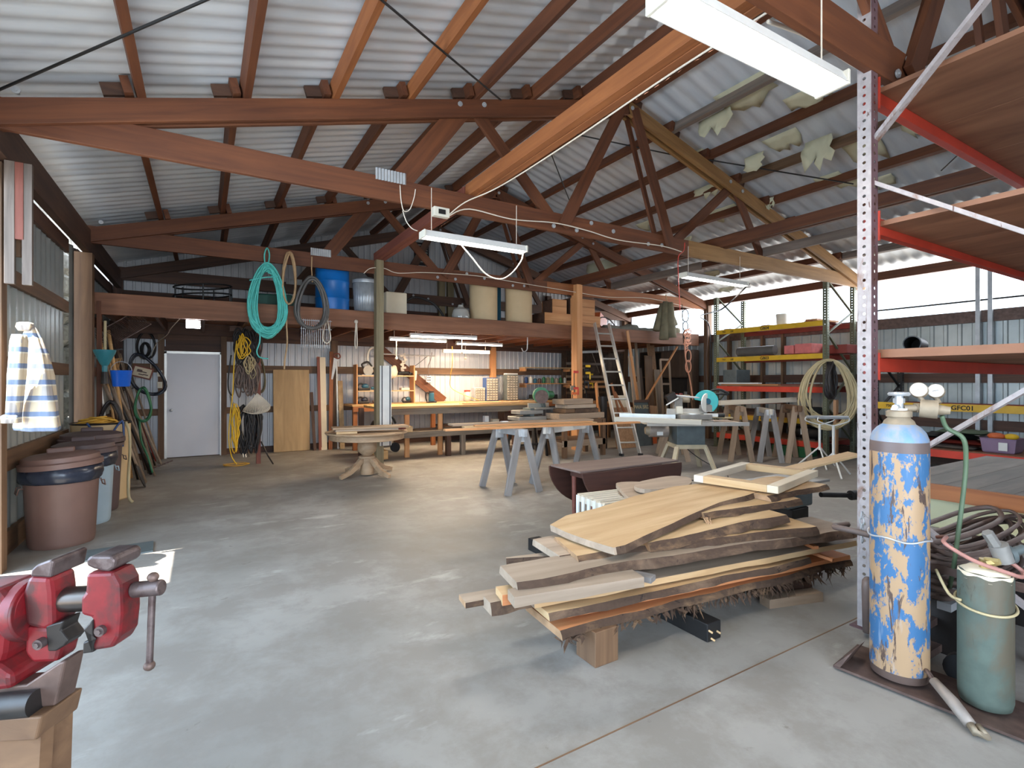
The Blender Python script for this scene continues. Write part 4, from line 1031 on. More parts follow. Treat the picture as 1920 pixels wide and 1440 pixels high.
cord_bunch('hank of pale cord hanging over the brown rope on the cord pole', .62, .76, 1.45, 1.98, 7, 'hose_tan', .009, y=10.12)
cord_bunch('thick bundle of black cords hanging at the foot of the cord pole', .58, .84, .18, 1.1, 30, 'cable_black', .014)
cord_bunch('yellow cords hanging at the top left of the cord pole', .52, .64, 1.85, 2.35, 6, 'cord_yellow', .010, y=10.12)
cord_bunch('yellow cords drooping to the floor left of the cord pole', .45, .55, .18, 1.15, 6, 'cord_yellow', .009, y=10.12)
cable('long yellow cord running down the left side of the cord bundle', [(.5, 10.1, 2.2), (.46, 10.1, 1.8), (.44, 10.1, 1.3), (.40, 10.1, .9), (.38, 10.1, .5), (.42, 10.1, .2), (.5, 10.1, .05)], .010, 'cord_yellow', name='cord', cat='cord')
cable('black rubber loop hanging left of the cord bundle', [(.42, 10.2, 1.95), (.38, 10.2, 1.6), (.38, 10.2, 1.35), (.44, 10.2, 1.25), (.47, 10.2, 1.5)], .014, 'black_rubber', name='strap', cat='strap')
mb = MB()
for k in range(16):
    a = -1.9 + k * .06
    mb.tube(smoothpath([(.82, 10.1, 1.28), (.82 + .2 * math.cos(a - .3), 10.1, 1.28 + .2 * math.sin(a - .3)), (.80 + .4 * math.cos(a - .2), 10.08, 1.26 + .34 * math.sin(a - .2)), (.84 + .25 * math.cos(a + .3), 10.1, 1.25 + .3 * math.sin(a + .3)), (.82, 10.1, 1.28)], 3), .006, 4)
tag(mb.build('cord_hank', 'rope_white', smooth='all'), 'white cord hank fanned out across the cord pole', 'cord')
mb = coil('h', '', '', (.5, 10.3, .05), .2, .2, 4, 'c', .012, 13)
mb.v = [Vector((p.x, 10.25 + (p.z - .05) * .7, .03 + (p.y - 10.3) * .3)) for p in mb.v]
tag(mb.build('cord_coil', 'rope_yellow', smooth='all'), 'loose yellow-brown cord on the floor below the cord pole', 'cord')
mb = coil('h', '', '', (1.0, 11.84, 1.62), .11, .36, 5, 'c', .015, 14)
tag(mb.build('rope_coil', 'olive_cloth', smooth='all'), 'brown rope coil on the back wall between the cord pole and the plywood', 'rope')
for k, (xa, za, xb, l) in enumerate(((.42, 1.5, .72, 'grey steel rod leaning on the back wall right of the door'), (.46, 1.2, .68, 'shorter grey rod leaning right of the door'), (.44, 1.35, .78, 'dark rod leaning behind the grey rods by the door'))):
    tag(MB().cyl((xb, 11.3, .0), (xa, 11.88, za), .011, n=6).build('steel_rod', 'steel_dark' if k == 2 else 'galv'), l, 'rod')
# ---------------------------------------------------------------- sheets and boards leaning on the back wall
ps = MB().box((0, 0, 0), (.72, .02, 1.74)); ps.build('plywood_sheet', 'ply', M_=Matrix.Translation((1.62, 11.79, .87)) @ Matrix.Rotation(math.radians(-4), 4, 'X'), bevel=.012)
tag(bpy.data.objects['plywood_sheet'], 'tan plywood sheet leaning on the back wall', 'plywood')
for (xa, xb, z1, w, m, l) in ((2.03, 2.06, 1.25, .06, 'dark_wood', 'short dark rounded board right of the plywood sheet'), (2.17, 2.17, 2.03, .06, 'red_wood', 'dark red board left of the pale plank'), (2.26, 2.25, 2.02, .12, 'cream', 'tall pale plank leaning on the back wall'),
                            (2.45, 2.38, 2.15, .08, 'orange_wood', 'orange-brown board right of the pale plank'), (2.56, 2.54, 2.0, .03, 'galv', 'thin pale metal strip beside the brown wall stud')):
    board('leaning_board', (xb, 11.62, .0), (xa, 11.86, z1), w, .022, m, up=(0, -1, 0), label=l, cat='board')
board('plywood_strip', (2.63, 11.6, .0), (2.64, 11.86, 1.5), .1, .02, 'ply', up=(0, -1, 0), label='narrow plywood strip standing behind the hand saw', cat='plywood')
# hand saw hanging
hs = thing('hand_saw', 'hand saw hanging blade down left of the saw shelves', 'saw', (2.6, 11.78, 1.5))
pts = [on_y(x, y, 11.78) for x, y in ((626, 671), (634, 673), (622, 719), (620, 719))]
W = Matrix.Identity(4)
MB().add(pts + [p + Vector((0, .004, 0)) for p in pts], [(0, 1, 2, 3), (7, 6, 5, 4), (0, 4, 5, 1), (1, 5, 6, 2), (2, 6, 7, 3), (3, 7, 4, 0)]).build('blade', 'galv', hs)
h0 = on_y(630, 668, 11.78)
MB().tube(smoothpath([h0 + Vector((-.05, 0, .02)), h0 + Vector((0, 0, .06)), h0 + Vector((.07, 0, .05)), h0 + Vector((.09, 0, -.02)), h0 + Vector((.03, 0, -.05)), h0 + Vector((-.02, 0, -.02))], 4, True), .016, 6, closed=True).build('saw_handle', 'red_wood', hs, smooth='all')

# ================================================================== pedestal table with boards on it
tb = thing('pedestal_table', 'round oak pedestal table with boards stacked on it', 'table', (2.23, 8.15, 0))
tx, ty = 2.23, 8.15
MB().lathe([(.60, .665), (.62, .67), (.635, .685), (.63, .70), (0, .70)], (tx, ty, 0), 56).build('tabletop', 'oak', tb, smooth=30)
MB().lathe([(.56, .58), (.57, .585), (.57, .665), (.5, .666)], (tx, ty, 0), 56).build('apron', 'oak', tb, smooth=30)
MB().lathe([(.10, .0), (.10, .25), (.13, .26), (.13, .29), (.07, .30), (.09, .32), (.135, .36), (.15, .42), (.145, .50), (.10, .56), (.12, .58), (.2, .59)], (tx, ty, .02), 32).build('pedestal', 'oak', tb, smooth=True)
for k in range(4):
    a = math.radians(25 + 90 * k); d = Vector((math.cos(a), math.sin(a), 0)); c0 = Vector((tx, ty, 0))
    mb = MB(); pr_ = [(.08, .25, .05), (.13, .24, .05), (.2, .17, .045), (.32, .09, .04), (.45, .05, .036), (.50, .035, .036)]
    for i in range(len(pr_) - 1):
        mb.bar(c0 + d * pr_[i][0] + Vector((0, 0, pr_[i][1])), c0 + d * (pr_[i + 1][0] + .01) + Vector((0, 0, pr_[i + 1][1])), .06, pr_[i][2] * 1.6)
    mb.build('foot', 'oak', tb, bevel=.006)
for (dx, dy, dz, L, w, h, rz, m, l) in ((0.02, -.12, .775, 1.15, .3, .03, -.12, 'oak', 'broad pale board on top of the stack on the round table'), (-.05, -.15, .742, .95, .2, .03, -.08, 'grey_slab', 'second board of the stack on the round table'), (.1, .14, .718, 1.1, .16, .034, -.15, 'red_wood', 'dark reddish board low in the stack on the round table'), (-.38, -.26, .718, .3, .09, .034, -.1, 'pine', 'short pine block under the left end of the boards on the round table')):
    board('stacked_board', (tx + dx - L / 2 * math.cos(rz), ty + dy - L / 2 * math.sin(rz), dz), (tx + dx + L / 2 * math.cos(rz), ty + dy + L / 2 * math.sin(rz), dz), w, h, m, bevel=.003, label=l, cat='board')
# white guide rail fixed to the post
gl = thing('guide_rail', 'white track saw guide rail with two dark stripes on the grey-green post', 'guide rail', (2.68, 8.70, .38))
MB().span((2.60, 8.70, .38), (2.80, 8.715, 1.76)).build('rail_plate', 'white_paint', gl)
for x in (2.635, 2.775): MB().span((x - .008, 8.695, .38), (x + .008, 8.70, 1.76)).build('grip_strip', 'bag', gl)
# ================================================================== workbenches along the back
wb = thing('workbench', 'long wooden workbench with a low front shelf under the tube lights', 'workbench', (4.6, 9.9, 0))
board('top_plank', (2.78, 9.75, .985), (6.4, 9.75, .985), .42, .045, 'bench_wood', wb, bevel=.004)
board('top_plank', (2.78, 10.2, .985), (6.4, 10.2, .985), .46, .045, 'bench_wood', wb, bevel=.004)
board('front_rail', (2.78, 9.6, .90), (6.4, 9.6, .90), .04, .12, 'old_bench', wb)
board('lower_shelf', (2.55, 9.75, .50), (6.4, 9.75, .50), .66, .035, 'old_bench', wb)
board('shelf_rail', (2.55, 9.40, .46), (6.4, 9.40, .46), .04, .11, 'old_bench', wb)
for (x, y, m) in ((2.7, 9.44, 'brown_post'), (4.20, 9.44, 'dark_wood'), (4.52, 9.44, 'old_bench'), (6.28, 9.44, 'old_bench'), (2.7, 10.3, 'dark_wood'), (4.4, 10.3, 'dark_wood'), (6.28, 10.3, 'dark_wood')):
    board('leg', (x, y, 0), (x, y, .96 if y > 10 else .45), .10, .09, m, wb, up=(1, 0, 0))
for x in (3.42, 4.12, 6.28): board('leg', (x, 9.66, .51 if x > 6 else .0), (x, 9.66, .96), .05, .09, 'fir', wb, up=(1, 0, 0))
bb = thing('wall_bench', 'bench along the back wall behind the long workbench', 'workbench', (4, 11.6, 0))
board('top_plank', (2.72, 11.5, .965), (8.8, 11.5, .965), .8, .04, 'bench_wood', bb, bevel=.004)
board('apron', (2.74, 11.12, .89), (8.8, 11.12, .89), .03, .11, 'orange_wood', bb)
for x in (2.8, 4.6, 6.6, 8.6): board('leg', (x, 11.2, 0), (x, 11.2, .94), .09, .09, 'orange_wood', bb, up=(1, 0, 0))
board('lower_shelf', (4.9, 11.5, .42), (8.7, 11.5, .42), .6, .03, 'dark_wood', bb)
# shelf unit with power tools
su = thing('tool_shelf', 'open pine shelf unit of power tools on the back bench', 'shelf', (3.6, 11.65, .985))
SX0, SX1, SYa, SYb = 2.90, 4.22, 11.4, 11.7
for x in (SX0, SX1): board('side_panel', (x, (SYa + SYb) / 2, .988), (x, (SYa + SYb) / 2, 1.86), .025, SYb - SYa, 'fir', su, up=(0, 1, 0))
shelfz = (1.27, 1.61)
for z in shelfz: board('shelf', (SX0, (SYa + SYb) / 2, z), (SX1, (SYa + SYb) / 2, z), SYb - SYa, .022, 'pine', su)
def power_tool(name, label, c, m, s=1.0, kind='sander', cat=None):
    c = Vector(c); t = thing(name, label, cat or name.replace('_', ' '), c)
    if kind == 'circular':
        MB().cyl(c + Vector((0, -.03, .1 * s)), c + Vector((0, .03, .1 * s)), .1 * s, n=24).build('blade_guard', 'cast_grey', t, smooth=40)
        MB().cyl(c + Vector((-.02, .03, .11 * s)), c + Vector((-.02, .15, .11 * s)), .05 * s, n=16).build('motor_housing', m, t, smooth=40, bevel=.006)
        MB().tube(smoothpath([c + Vector((-.08, 0, .14)) * s, c + Vector((-.12, 0, .22)) * s, c + Vector((-.0, 0, .27)) * s, c + Vector((.08, 0, .18)) * s], 4), .02 * s, 8).build('grip', 'black', t, smooth='all')
        MB().box(c + Vector((0, 0, .006)), (.28 * s, .14 * s, .012)).build('base_plate', 'galv', t)
    elif kind == 'sander':
        MB().box(c + Vector((0, 0, .03 * s)), (.26 * s, .1 * s, .06 * s)).build('base', 'steel_dark', t, bevel=.012)
        MB().ball(c + Vector((.03, 0, .09)) * 1, .07 * s, (1.2, .8, .9)).build('motor_housing', m, t, smooth='all')
        MB().tube(smoothpath([c + Vector((.02, 0, .13 * s)), c + Vector((-.09 * s, 0, .15 * s)), c + Vector((-.15 * s, 0, .08 * s)), c + Vector((-.12 * s, 0, .04 * s))], 4), .018 * s, 8).build('grip', 'black', t, smooth='all')
    elif kind == 'grinder':
        MB().cyl(c + Vector((-.14 * s, 0, .05 * s)), c + Vector((.1 * s, 0, .05 * s)), .032 * s, .04 * s, 14).build('motor_housing', m, t, smooth=40, bevel=.005)
        MB().cyl(c + Vector((.12 * s, 0, .02 * s)), c + Vector((.12 * s, 0, .05 * s)), .06 * s, n=20).build('disc_guard', 'steel_dark', t, smooth=40)
        MB().cyl(c + Vector((.1 * s, -.02, .05 * s)), c + Vector((.1 * s, -.12 * s, .06 * s)), .015 * s, n=8).build('side_grip', 'black', t, smooth=40)
    elif kind == 'router':
        MB().cyl(c + Vector((0, 0, .03)), c + Vector((0, 0, .2 * s)), .06 * s, .055 * s, 18).build('motor_housing', m, t, smooth=40, bevel=.008)
        MB().box(c + Vector((0, 0, .012)), (.17 * s, .15 * s, .024)).build('base_plate', 'steel_dark', t, bevel=.004)
        MB().tube(smoothpath([c + Vector((-.05, 0, .2)) * s, c + Vector((-.11, 0, .2)) * s, c + Vector((-.12, 0, .1)) * s, c + Vector((-.1, 0, .03)) * s], 4), .016 * s, 8).build('grip', 'black', t, smooth='all')
        MB().box(c + Vector((0, 0, .22 * s)), (.1 * s, .06 * s, .03 * s)).build('top_cap', 'black', t, bevel=.006)
    return t
TYs = 11.52
power_tool('circular_saw', 'dark green circular saw on the top shelf of the tool shelf', (3.17, TYs, 1.625), 'tool_green', 1.1, 'circular')
power_tool('belt_sander', 'grey sander on the top shelf beside the dust bag', (3.42, TYs, 1.625), 'bag', 1.1)
tag(MB().lathe([(.0, -.12), (.08, -.1), (.14, 0), (.12, .1), (.04, .2), (0, .22)], (3.66, 11.4, 1.66), 16, Matrix.Rotation(.5, 3, 'Y')).build('dust_bag', 'cream', smooth='all'), 'beige dust bag hanging off the top shelf behind the guide rail', 'dust bag')
power_tool('angle_grinder', 'black tool on the top shelf right of the guide rail', (4.02, TYs, 1.625), 'black', 1.1, 'grinder')
power_tool('sander', 'dark sander at the left of the middle shelf', (3.08, TYs, 1.285), 'tool_blue', 1.0)
power_tool('drill', 'green and black tool in the middle of the middle shelf', (3.38, TYs, 1.285), 'tool_blue', 1.0, 'grinder')
tag(MB().lathe([(.05, 0), (.06, .02), (.065, .14), (.07, .17), (0, .18)], (3.62, TYs, 1.283), 18).build('can', 'clamp_red', smooth=True), 'red can on the middle shelf just left of the post', 'can')
tag(MB().box((4.02, TYs, 1.31), (.2, .16, .05)).build('box', 'cream', bevel=.004), 'flat white box on the middle shelf right of the guide rail', 'box')
power_tool('grinder', 'black sander at the left end of the bench under the shelves', (3.06, TYs - .02, .988), 'bag', .95)
power_tool('nail_gun', 'silver and black tool on the bench behind the post', (3.4, TYs, .988), 'rusty', .9, 'grinder')
power_tool('polisher', 'small green tool at the right end of the bench under the shelves', (4.08, TYs, .988), 'tool_blue', .8)
power_tool('router', 'teal router with black grip standing on the workbench', (4.60, 10.95 + .35, .988), 'tool_blue', 1.15, 'router')
lathe_thing('jar', 'glass jar with a red lid beside the diagonal brace', 'jar', (5.66, 11.55, .988), [(.09, 0), (.1, .02), (.1, .2), (.07, .24)], 'glass_jar', n=20)
j = bpy.data.objects['jar']; MB().lathe([(.08, .24), (.08, .28), (0, .28)], (5.66, 11.55, .988), 20).build('lid', 'clamp_red', j, smooth=True)
def drawer_cab(label, x0, x1, z1, m, rows, cols, y=11.5):
    t = thing('drawer_cabinet', label, 'drawer cabinet', ((x0 + x1) / 2, y, .988))
    MB().span((x0, y - .08, .988), (x1, y + .1, z1)).build('case', m, t, bevel=.005)
    h = (z1 - .988 - .03) / rows; w = (x1 - x0 - .03) / cols
    for r in range(rows):
        for c in range(cols):
            dw = MB().span((x0 + .015 + c * w + .004, y - .095, .988 + .015 + r * h + .003), (x0 + .015 + (c + 1) * w - .004, y - .078, .988 + .015 + (r + 1) * h - .003)).build('drawer', 'clear_drawer', t)
            MB().box((x0 + .015 + (c + .5) * w, y - .1, .988 + .015 + (r + .4) * h), (w * .4, .012, .012)).build('pull', 'white_plastic', dw)
drawer_cab('low grey cabinet of small drawers beside the red-lidded jar', 5.80, 6.10, 1.33, 'galv', 5, 4)
drawer_cab('blue cabinet of small clear drawers on the bench', 6.12, 6.48, 1.58, 'blue_drawer', 9, 4)
drawer_cab('dark grey cabinet of small drawers right of the blue one', 6.72, 7.08, 1.66, 'saw_body', 10, 4)
tag(MB().box((6.9, 11.5, 1.68), (.34, .14, .03)).build('box', 'white_paint'), 'white flat box on top of the dark grey drawer cabinet', 'box')
# papers, pouch, power strip on the brace
ol = MB().span((5.00 - .32, 11.80, 1.47), (5.00 - .2, 11.86, 1.62)).build('outlet_box', 'white_paint', bevel=.006); tag(ol, 'white double outlet box on the diagonal brace', 'outlet box')
for dz in (.03, .09):
    for dx in (.02, .07): MB().span((4.68 + dx, 11.795, 1.47 + dz), (4.68 + dx + .03, 11.80, 1.47 + dz + .035)).build('socket', 'black', ol)
cable('grey cord running up from the outlet box on the diagonal brace', [(4.74, 11.8, 1.62), (4.72, 11.8, 1.85), (4.78, 11.8, 2.0), (4.84, 11.85, 2.2)], .008, 'cable_brown', name='power_cord', cat='cord')
pp = MB().box((4.36, 11.85, 1.63), (.16, .06, .24), Matrix.Rotation(.1, 3, 'Y')).build('pouch', 'white_plastic', bevel=.02); tag(pp, 'white crumpled bag pinned on the diagonal brace', 'bag')
fy = MB()
q = random.Random(8)
for k in range(9): fy.box((4.03 + q.uniform(-.04, .04), 11.6, 2.1 - k * .05), (q.uniform(.05, .14), .02, .05), Matrix.Rotation(q.uniform(-.6, .6), 3, 'Y'))
tag(fy.build('fly_strip', 'rope_white'), 'twisted white paper strip dangling above the diagonal brace', 'paper', kind='stuff')
MBt = MB().cyl((3.3, 11.6, 2.12), (4.8, 11.6, 2.10), .016, n=8).build('conduit', 'galv'); tag(MBt, 'grey pipe running along the back wall above the tool shelf', 'pipe')
wh = MB().tube([(3.30 + .12 * math.cos(a_ * math.pi / 9), 11.6, 2.02 + .24 * math.sin(a_ * math.pi / 9)) for a_ in range(18)], .028, 8, closed=True).build('white_hose', 'white_plastic', smooth='all'); tag(wh, 'white hose ring behind the top of the grey-green post', 'hose')
# shop vac, box under bench
sv = thing('shop_vacuum', 'grey wheeled shop vacuum on the low shelf left under the workbench', 'vacuum', (3.25, 10.75, 0))
MB().lathe([(.2, .1), (.24, .14), (.24, .42), (.22, .46)], (3.25, 10.75, 0), 28).build('tank', 'motor_grey', sv, smooth=35)
MB().lathe([(.25, .46), (.25, .54), (.2, .64), (.1, .7), (0, .71)], (3.25, 10.75, 0), 28).build('motor_lid', 'black', sv, smooth=35)
for dx in (-.2, .22): MB().cyl((3.25 + dx, 10.5, .1), (3.25 + dx, 10.56, .1), .1, n=20).build('wheel', 'black_rubber', sv, smooth=35)
MB().tube(smoothpath([(3.1, 10.6, .6), (3.2, 10.55, .74), (3.4, 10.55, .74), (3.5, 10.6, .6)], 5), .025, 8).build('hose', 'black_rubber', sv, smooth='all')
board('box', (2.98, 9.55, .575), (3.44, 9.55, .575), .34, .11, 'pine', bevel=.006, label='pine block lying on the low shelf beside the post', cat='block')
board('offcut', (2.55, 9.5, .12), (2.95, 9.5, .12), .3, .16, 'bench_wood', bevel=.006, label='wide timber offcut on the floor behind the post', cat='block')
fe = lathe_thing('fire_extinguisher', 'small red fire extinguisher on the floor behind the round table', 'fire extinguisher', (2.98, 11.2, 0), [(.05, 0), (.055, .02), (.055, .3), (.03, .36), (.015, .4), (0, .4)], 'clamp_red', n=16)
MB().box((2.98, 11.2, .42), (.08, .03, .04)).build('valve', 'black', fe)
q = random.Random(14)
for k, (x, y, z, d, m, l) in enumerate(((5.25, 9.8, .52, (.1, .1, .22), 'white_paint', 'white and red carton on the low shelf of the workbench'), (5.5, 9.85, .52, (.16, .12, .14), 'cream', 'crumpled white packet on the low shelf right of the carton'), (6.0, 10.0, .52, (.5, .3, .28), 'dark_wood', 'dark brown box on the low shelf near the right end'), (6.0, 9.98, .80, (.1, .1, .07), 'clamp_red', 'red tin on top of the dark brown box'), (6.22, 9.98, .80, (.16, .1, .08), 'rope_yellow', 'yellow tin on the dark brown box beside the red one'))):
    tag(MB().box((x, y, z + d[2] / 2), d).build('carton' if k < 2 else 'box', m, bevel=.006), l, 'box')
board('loose_board', (4.6, 9.7, 1.025), (6.7, 9.78, 1.03), .14, .03, 'pine', label='pale board lying along the right half of the workbench top', cat='board')
board('loose_board', (4.9, 10.0, 1.025), (6.3, 10.05, 1.025), .12, .03, 'fir', label='orange-tan board behind the pale one on the workbench top', cat='board')
# wall shelf with jars
ws = thing('wall_shelf', 'two-tier wall shelf of jars right of the workbench studs', 'shelf', (8, 11.7, 1.3))
board('shelf', (7.4, 11.75, 1.42), (9.0, 11.75, 1.42), .3, .025, 'fir', ws); board('shelf', (7.4, 11.75, 1.66 + .2), (9.0, 11.75, 1.66 + .2), .3, .025, 'pine', ws)
for z in (1.36, 1.8): 
    for x in (7.44, 8.92): board('bracket', (x, 11.62, z), (x, 11.9, z), .05, .08, 'fir', ws)
q = random.Random(2)
for k, (m, l) in enumerate((('blue_drawer', 'dark blue can'), ('white_plastic', 'white bottle'), ('tool_blue', 'teal tin'), ('rusty', 'brown box'), ('green_bin', 'bright green bottle'), ('olive_cloth', 'olive tin'), ('tool_green', 'green tin'), ('motor_grey', 'grey jar'), ('green_bin', 'second green bottle'), ('glass_jar', 'clear jar'))):
    x = 7.52 + k * .145; h = .13 + .05 * q.random()
    lathe_thing('bottle' if 'bottle' in l else 'jar', l + (' on the wall shelf, number ' if False else ' on the wall shelf right of the tall cabinet'), 'jar', (x, 11.72, 1.433), [(.045, 0), (.05, .01), (.05, h * .8), (.025, h), (0, h)], m, n=12)
tag(MB().box((7.9, 11.45, 1.06), (.75, .3, .14)).build('tool_case', 'black', bevel=.012), 'flat black tool case on the wall bench under the shelf of jars', 'case')
tag(MB().box((7.55, 11.4, 1.0), (.2, .2, .04)).build('pot', 'saw_body', bevel=.012), 'small dark dish on the wall bench left of the black case', 'dish')

# ================================================================== old chop saw and timber blocks on a cart
st = thing('planer_stand', 'dusty grey planer base on a stand left of the timber blocks', 'machine', (5.55, 8.55, 0))
MB().span((5.2, 8.35, .72), (5.85, 8.8, .80)).span((5.25, 8.4, .84), (5.8, 8.75, .92)).build('body', 'cast_grey', st, bevel=.015)
MB().span((5.5, 8.42, .80), (5.6, 8.7, .96)).build('head', 'saw_body', st, bevel=.01)
for dx in (5.25, 5.8):
    for dy in (8.4, 8.75): MB().bar((dx, dy, .72), (dx + (dx - 5.52) * .3, dy, 0), .04, .04).build('leg', 'steel_dark', st)
MB().bar((5.2, 8.4, .25), (5.85, 8.4, .25), .03, .04).build('brace', 'steel_dark', st)
cs = thing('chop_saw', 'old green chop saw behind the timber blocks', 'saw', (5.9, 8.55, .93))
c0 = on_y(1014, 741, 8.5)
MB().cyl(c0 + Vector((-.02, -.05, 0)), c0 + Vector((.02, .05, 0)), .16, n=28).build('blade_guard', 'tool_green', cs, smooth=35)
MB().cyl(c0 + Vector((-.03, -.08, -.03)), c0 + Vector((-.02, -.06, -.03)), .135, n=28).build('blade', 'rusty', cs, smooth=35)
MB().cyl(c0 + Vector((.05, .05, .02)), c0 + Vector((.35, .12, .0)), .08, n=16).build('motor', 'green_bin', cs, smooth=35)
MB().span((5.62, 8.4, .925), (6.1, 8.8, .96)).build('table', 'cast_grey', cs, bevel=.008)
MB().bar((5.95, 8.6, .96), c0 + Vector((.1, .1, -.05)), .06, .06).build('arm', 'saw_body', cs)
MB().span((5.6, 8.64, .96), (6.1, 8.68, 1.05)).build('fence', 'alu', cs)
ct = thing('timber_cart', 'brown timber cart with low shelf carrying the thick timber blocks', 'cart', (6.4, 8.2, 0))
for (x, y) in ((5.98, 7.95), (6.95, 7.95), (5.98, 8.5), (6.95, 8.5)): board('leg', (x, y, 0), (x, y, .72), .08, .08, 'brown_post', ct, up=(1, 0, 0))
board('top_rail', (5.9, 7.95, .69), (7.0, 7.95, .69), .05, .1, 'brown_post', ct); board('top_rail', (5.9, 8.5, .69), (7.0, 8.5, .69), .05, .1, 'brown_post', ct)
board('shelf', (5.9, 8.22, .33), (7.0, 8.22, .33), .6, .04, 'brown_post', ct)
board('shelf_rail', (5.9, 7.93, .28), (7.0, 7.93, .28), .04, .12, 'horse_brown', ct)
for k, (x0, x1, z, w, h, m, l) in enumerate(((5.88, 7.05, .80, .45, .12, 'horse_brown', 'longest thick timber block at the bottom of the stack on the cart'), (6.05, 6.3, .905, .4, .085, 'brown_post', 'short dark block on the left of the stack on the cart'), (6.3, 6.9, .905, .42, .085, 'bark', 'bark-edged block in the middle of the stack on the cart'), (6.1, 6.85, .99, .4, .08, 'grey_slab', 'rounded grey block second from the top of the stack on the cart'), (6.02, 6.78, 1.085, .38, .11, 'horse_brown', 'thick block on top of the stack on the cart'))):
    board('timber_block', (x0, 8.22, z), (x1, 8.24, z), w, h - .004, m, bevel=.012, label=l, cat='block')

# clamps on the tan post
def clamp(label, c, L, m, horizontal=False, ang=0):
    c = Vector(c); t = thing('bar_clamp', label, 'clamp', c); 
    R_ = Matrix.Rotation(ang, 3, 'Y')
    def P(x, y, z): return c + R_ @ Vector((x, y, z))
    MB().bar(P(0, 0, 0), P(0, 0, L), .008, .022).build('bar', 'steel_dark', t)
    MB().box(P(.05, 0, L - .03), (.13, .025, .05), R_).build('fixed_jaw', m, t, bevel=.006)
    MB().box(P(.05, 0, .12), (.13, .025, .05), R_).build('sliding_jaw', m, t, bevel=.006)
    MB().cyl(P(.11, 0, .12), P(.11, 0, -.02), .014, n=10).build('grip', m, t, smooth=35)
    return t
clamp('large red clamp hanging on the left side of the tan post', (6.80, 8.70, 1.22), .50, 'clamp_red')
clamp('orange clamp low on the left side of the tan post', (6.76, 8.70, .98), .28, 'orange_paint')
clamp('small metal clamp between the red and orange clamps on the tan post', (6.72, 8.71, 1.2), .2, 'dusty_metal')
clamp('black clamp hanging on the right face of the tan post', (7.10, 8.72, 1.35), .42, 'black')
clamp('black and yellow clamp at the right edge of the tan post', (7.14, 8.71, 1.55), .3, 'cord_yellow')
# clamp rails in the tool corner
cr = thing('clamp_rails', 'horizontal wooden rails of the clamp rack on the dark back corner', 'rack', (9.3, 11.75, 1.2))
for (z, m) in ((1.15, 'brown_post'), (1.32, 'fir'), (1.47, 'fir'), (1.62, 'horse_brown'), (2.0, 'weathered_wood')):
    board('rail', (8.95, 11.8, z), (10.4, 11.8, z), .04, .07, m, cr)
for x in (9.0, 10.3): board('upright', (x, 11.85, 1.0), (x, 11.85, 2.2), .05, .04, 'dark_wood', cr, up=(0, 1, 0))
clamp('black bar clamp with a tan head on the clamp rails', (9.45, 11.72, 1.15), .75, 'horse_brown')
clamp('yellow bar clamp on the clamp rails', (9.75, 11.72, 1.3), .42, 'cord_yellow')
fls = MB().box(on_y(1100, 660, 10.8), (1.0, .06, .06), Matrix.Rotation(-.06, 3, 'Y')).build('strip_light', 'white_paint'); fp_ = fls.location.copy()
for dx in (-.35, .35): MB().cyl(fp_ + Vector((dx, 0, .03)), (fp_.x + dx, fp_.y, 2.625), .004, n=5).build('hanger', 'rope_white', fls)
tag(fls, 'unlit white lamp strip hanging in the dark tool corner', 'light fixture')
cable('thin pale stick hung slantwise in the dark tool corner', [on_y(1106, 650, 11.84), on_y(1124, 700, 11.84)], .012, 'old_handle', name='stick', cat='stick', sub=2)
# corner bench with a black desk lamp
kb = thing('corner_bench', 'small orange-topped bench in the dark tool corner', 'workbench', (8.9, 10.6, 0))
board('top_plank', (7.95, 10.55, .93), (9.3, 10.55, .93), .6, .05, 'fir', kb); board('apron', (7.95, 10.25, .86), (9.3, 10.25, .86), .03, .09, 'orange_wood', kb)
for x in (8.0, 9.2): board('leg', (x, 10.3, 0), (x, 10.3, .9), .08, .08, 'brown_post', kb, up=(1, 0, 0))
dl = thing('desk_lamp', 'black gooseneck lamp on the small bench in the tool corner', 'lamp', (8.6, 10.5, .956))
MB().cyl((8.6, 10.5, .956), (8.6, 10.5, .98), .09, n=20).build('base', 'black', dl, smooth=35)
MB().tube(smoothpath([(8.6, 10.5, .98), (8.62, 10.5, 1.15), (8.55, 10.5, 1.32), (8.38, 10.5, 1.36), (8.27, 10.5, 1.30)], 5), .014, 8).build('gooseneck', 'black', dl, smooth='all')
MB().lathe([(.03, 0), (.05, .02), (.075, .11)], (8.26, 10.5, 1.31), 18, Matrix.Rotation(math.radians(205), 3, 'Y')).build('shade', 'black', dl, smooth=35)
# dark pipe, panels, sign, leaning boards
lathe_thing('flue_pipe', 'dark upright flue pipe standing left of the ladder', 'pipe', (7.62, 8.72, 0), [(.10, 0), (.10, 1.15), (.092, 1.15), (.092, 1.0)], 'steel_dark', n=24)
board('leaning_board', (7.42, 8.5, 0), (7.62, 8.95, 1.45), .03, .14, 'fir', label='thin tan board leaning left of the dark flue pipe', cat='board')
board('plywood_sheet', (8.1, 8.45, 0), (8.1, 8.62, .9), .62, .02, 'lift_ply', up=(0, -1, 0), label='tan plywood panel standing behind the foot of the ladder', cat='plywood')
board('plywood_sheet', (8.28, 8.7, 0), (8.28, 8.9, 1.16), .5, .02, 'cream', up=(0, -1, 0), label='pale panel behind the plywood at the ladder', cat='plywood')
for k, (x0, x1, z1, l) in enumerate(((8.0, 7.75, 1.45, 'upper orange-edged strip leaning across the pale panel'), (8.25, 7.85, 1.25, 'lower orange-edged strip leaning across the pale panel'))):
    board('leaning_strip', (x0, 8.52, .55), (x1, 8.58, z1), .05, .02, 'orange_wood', up=(0, -1, 0), label=l, cat='board')
sgn = thing('painted_sign', 'dark grey board with pale hand-lettered initials right of the ladder', 'sign', (8.72, 8.6, 0))
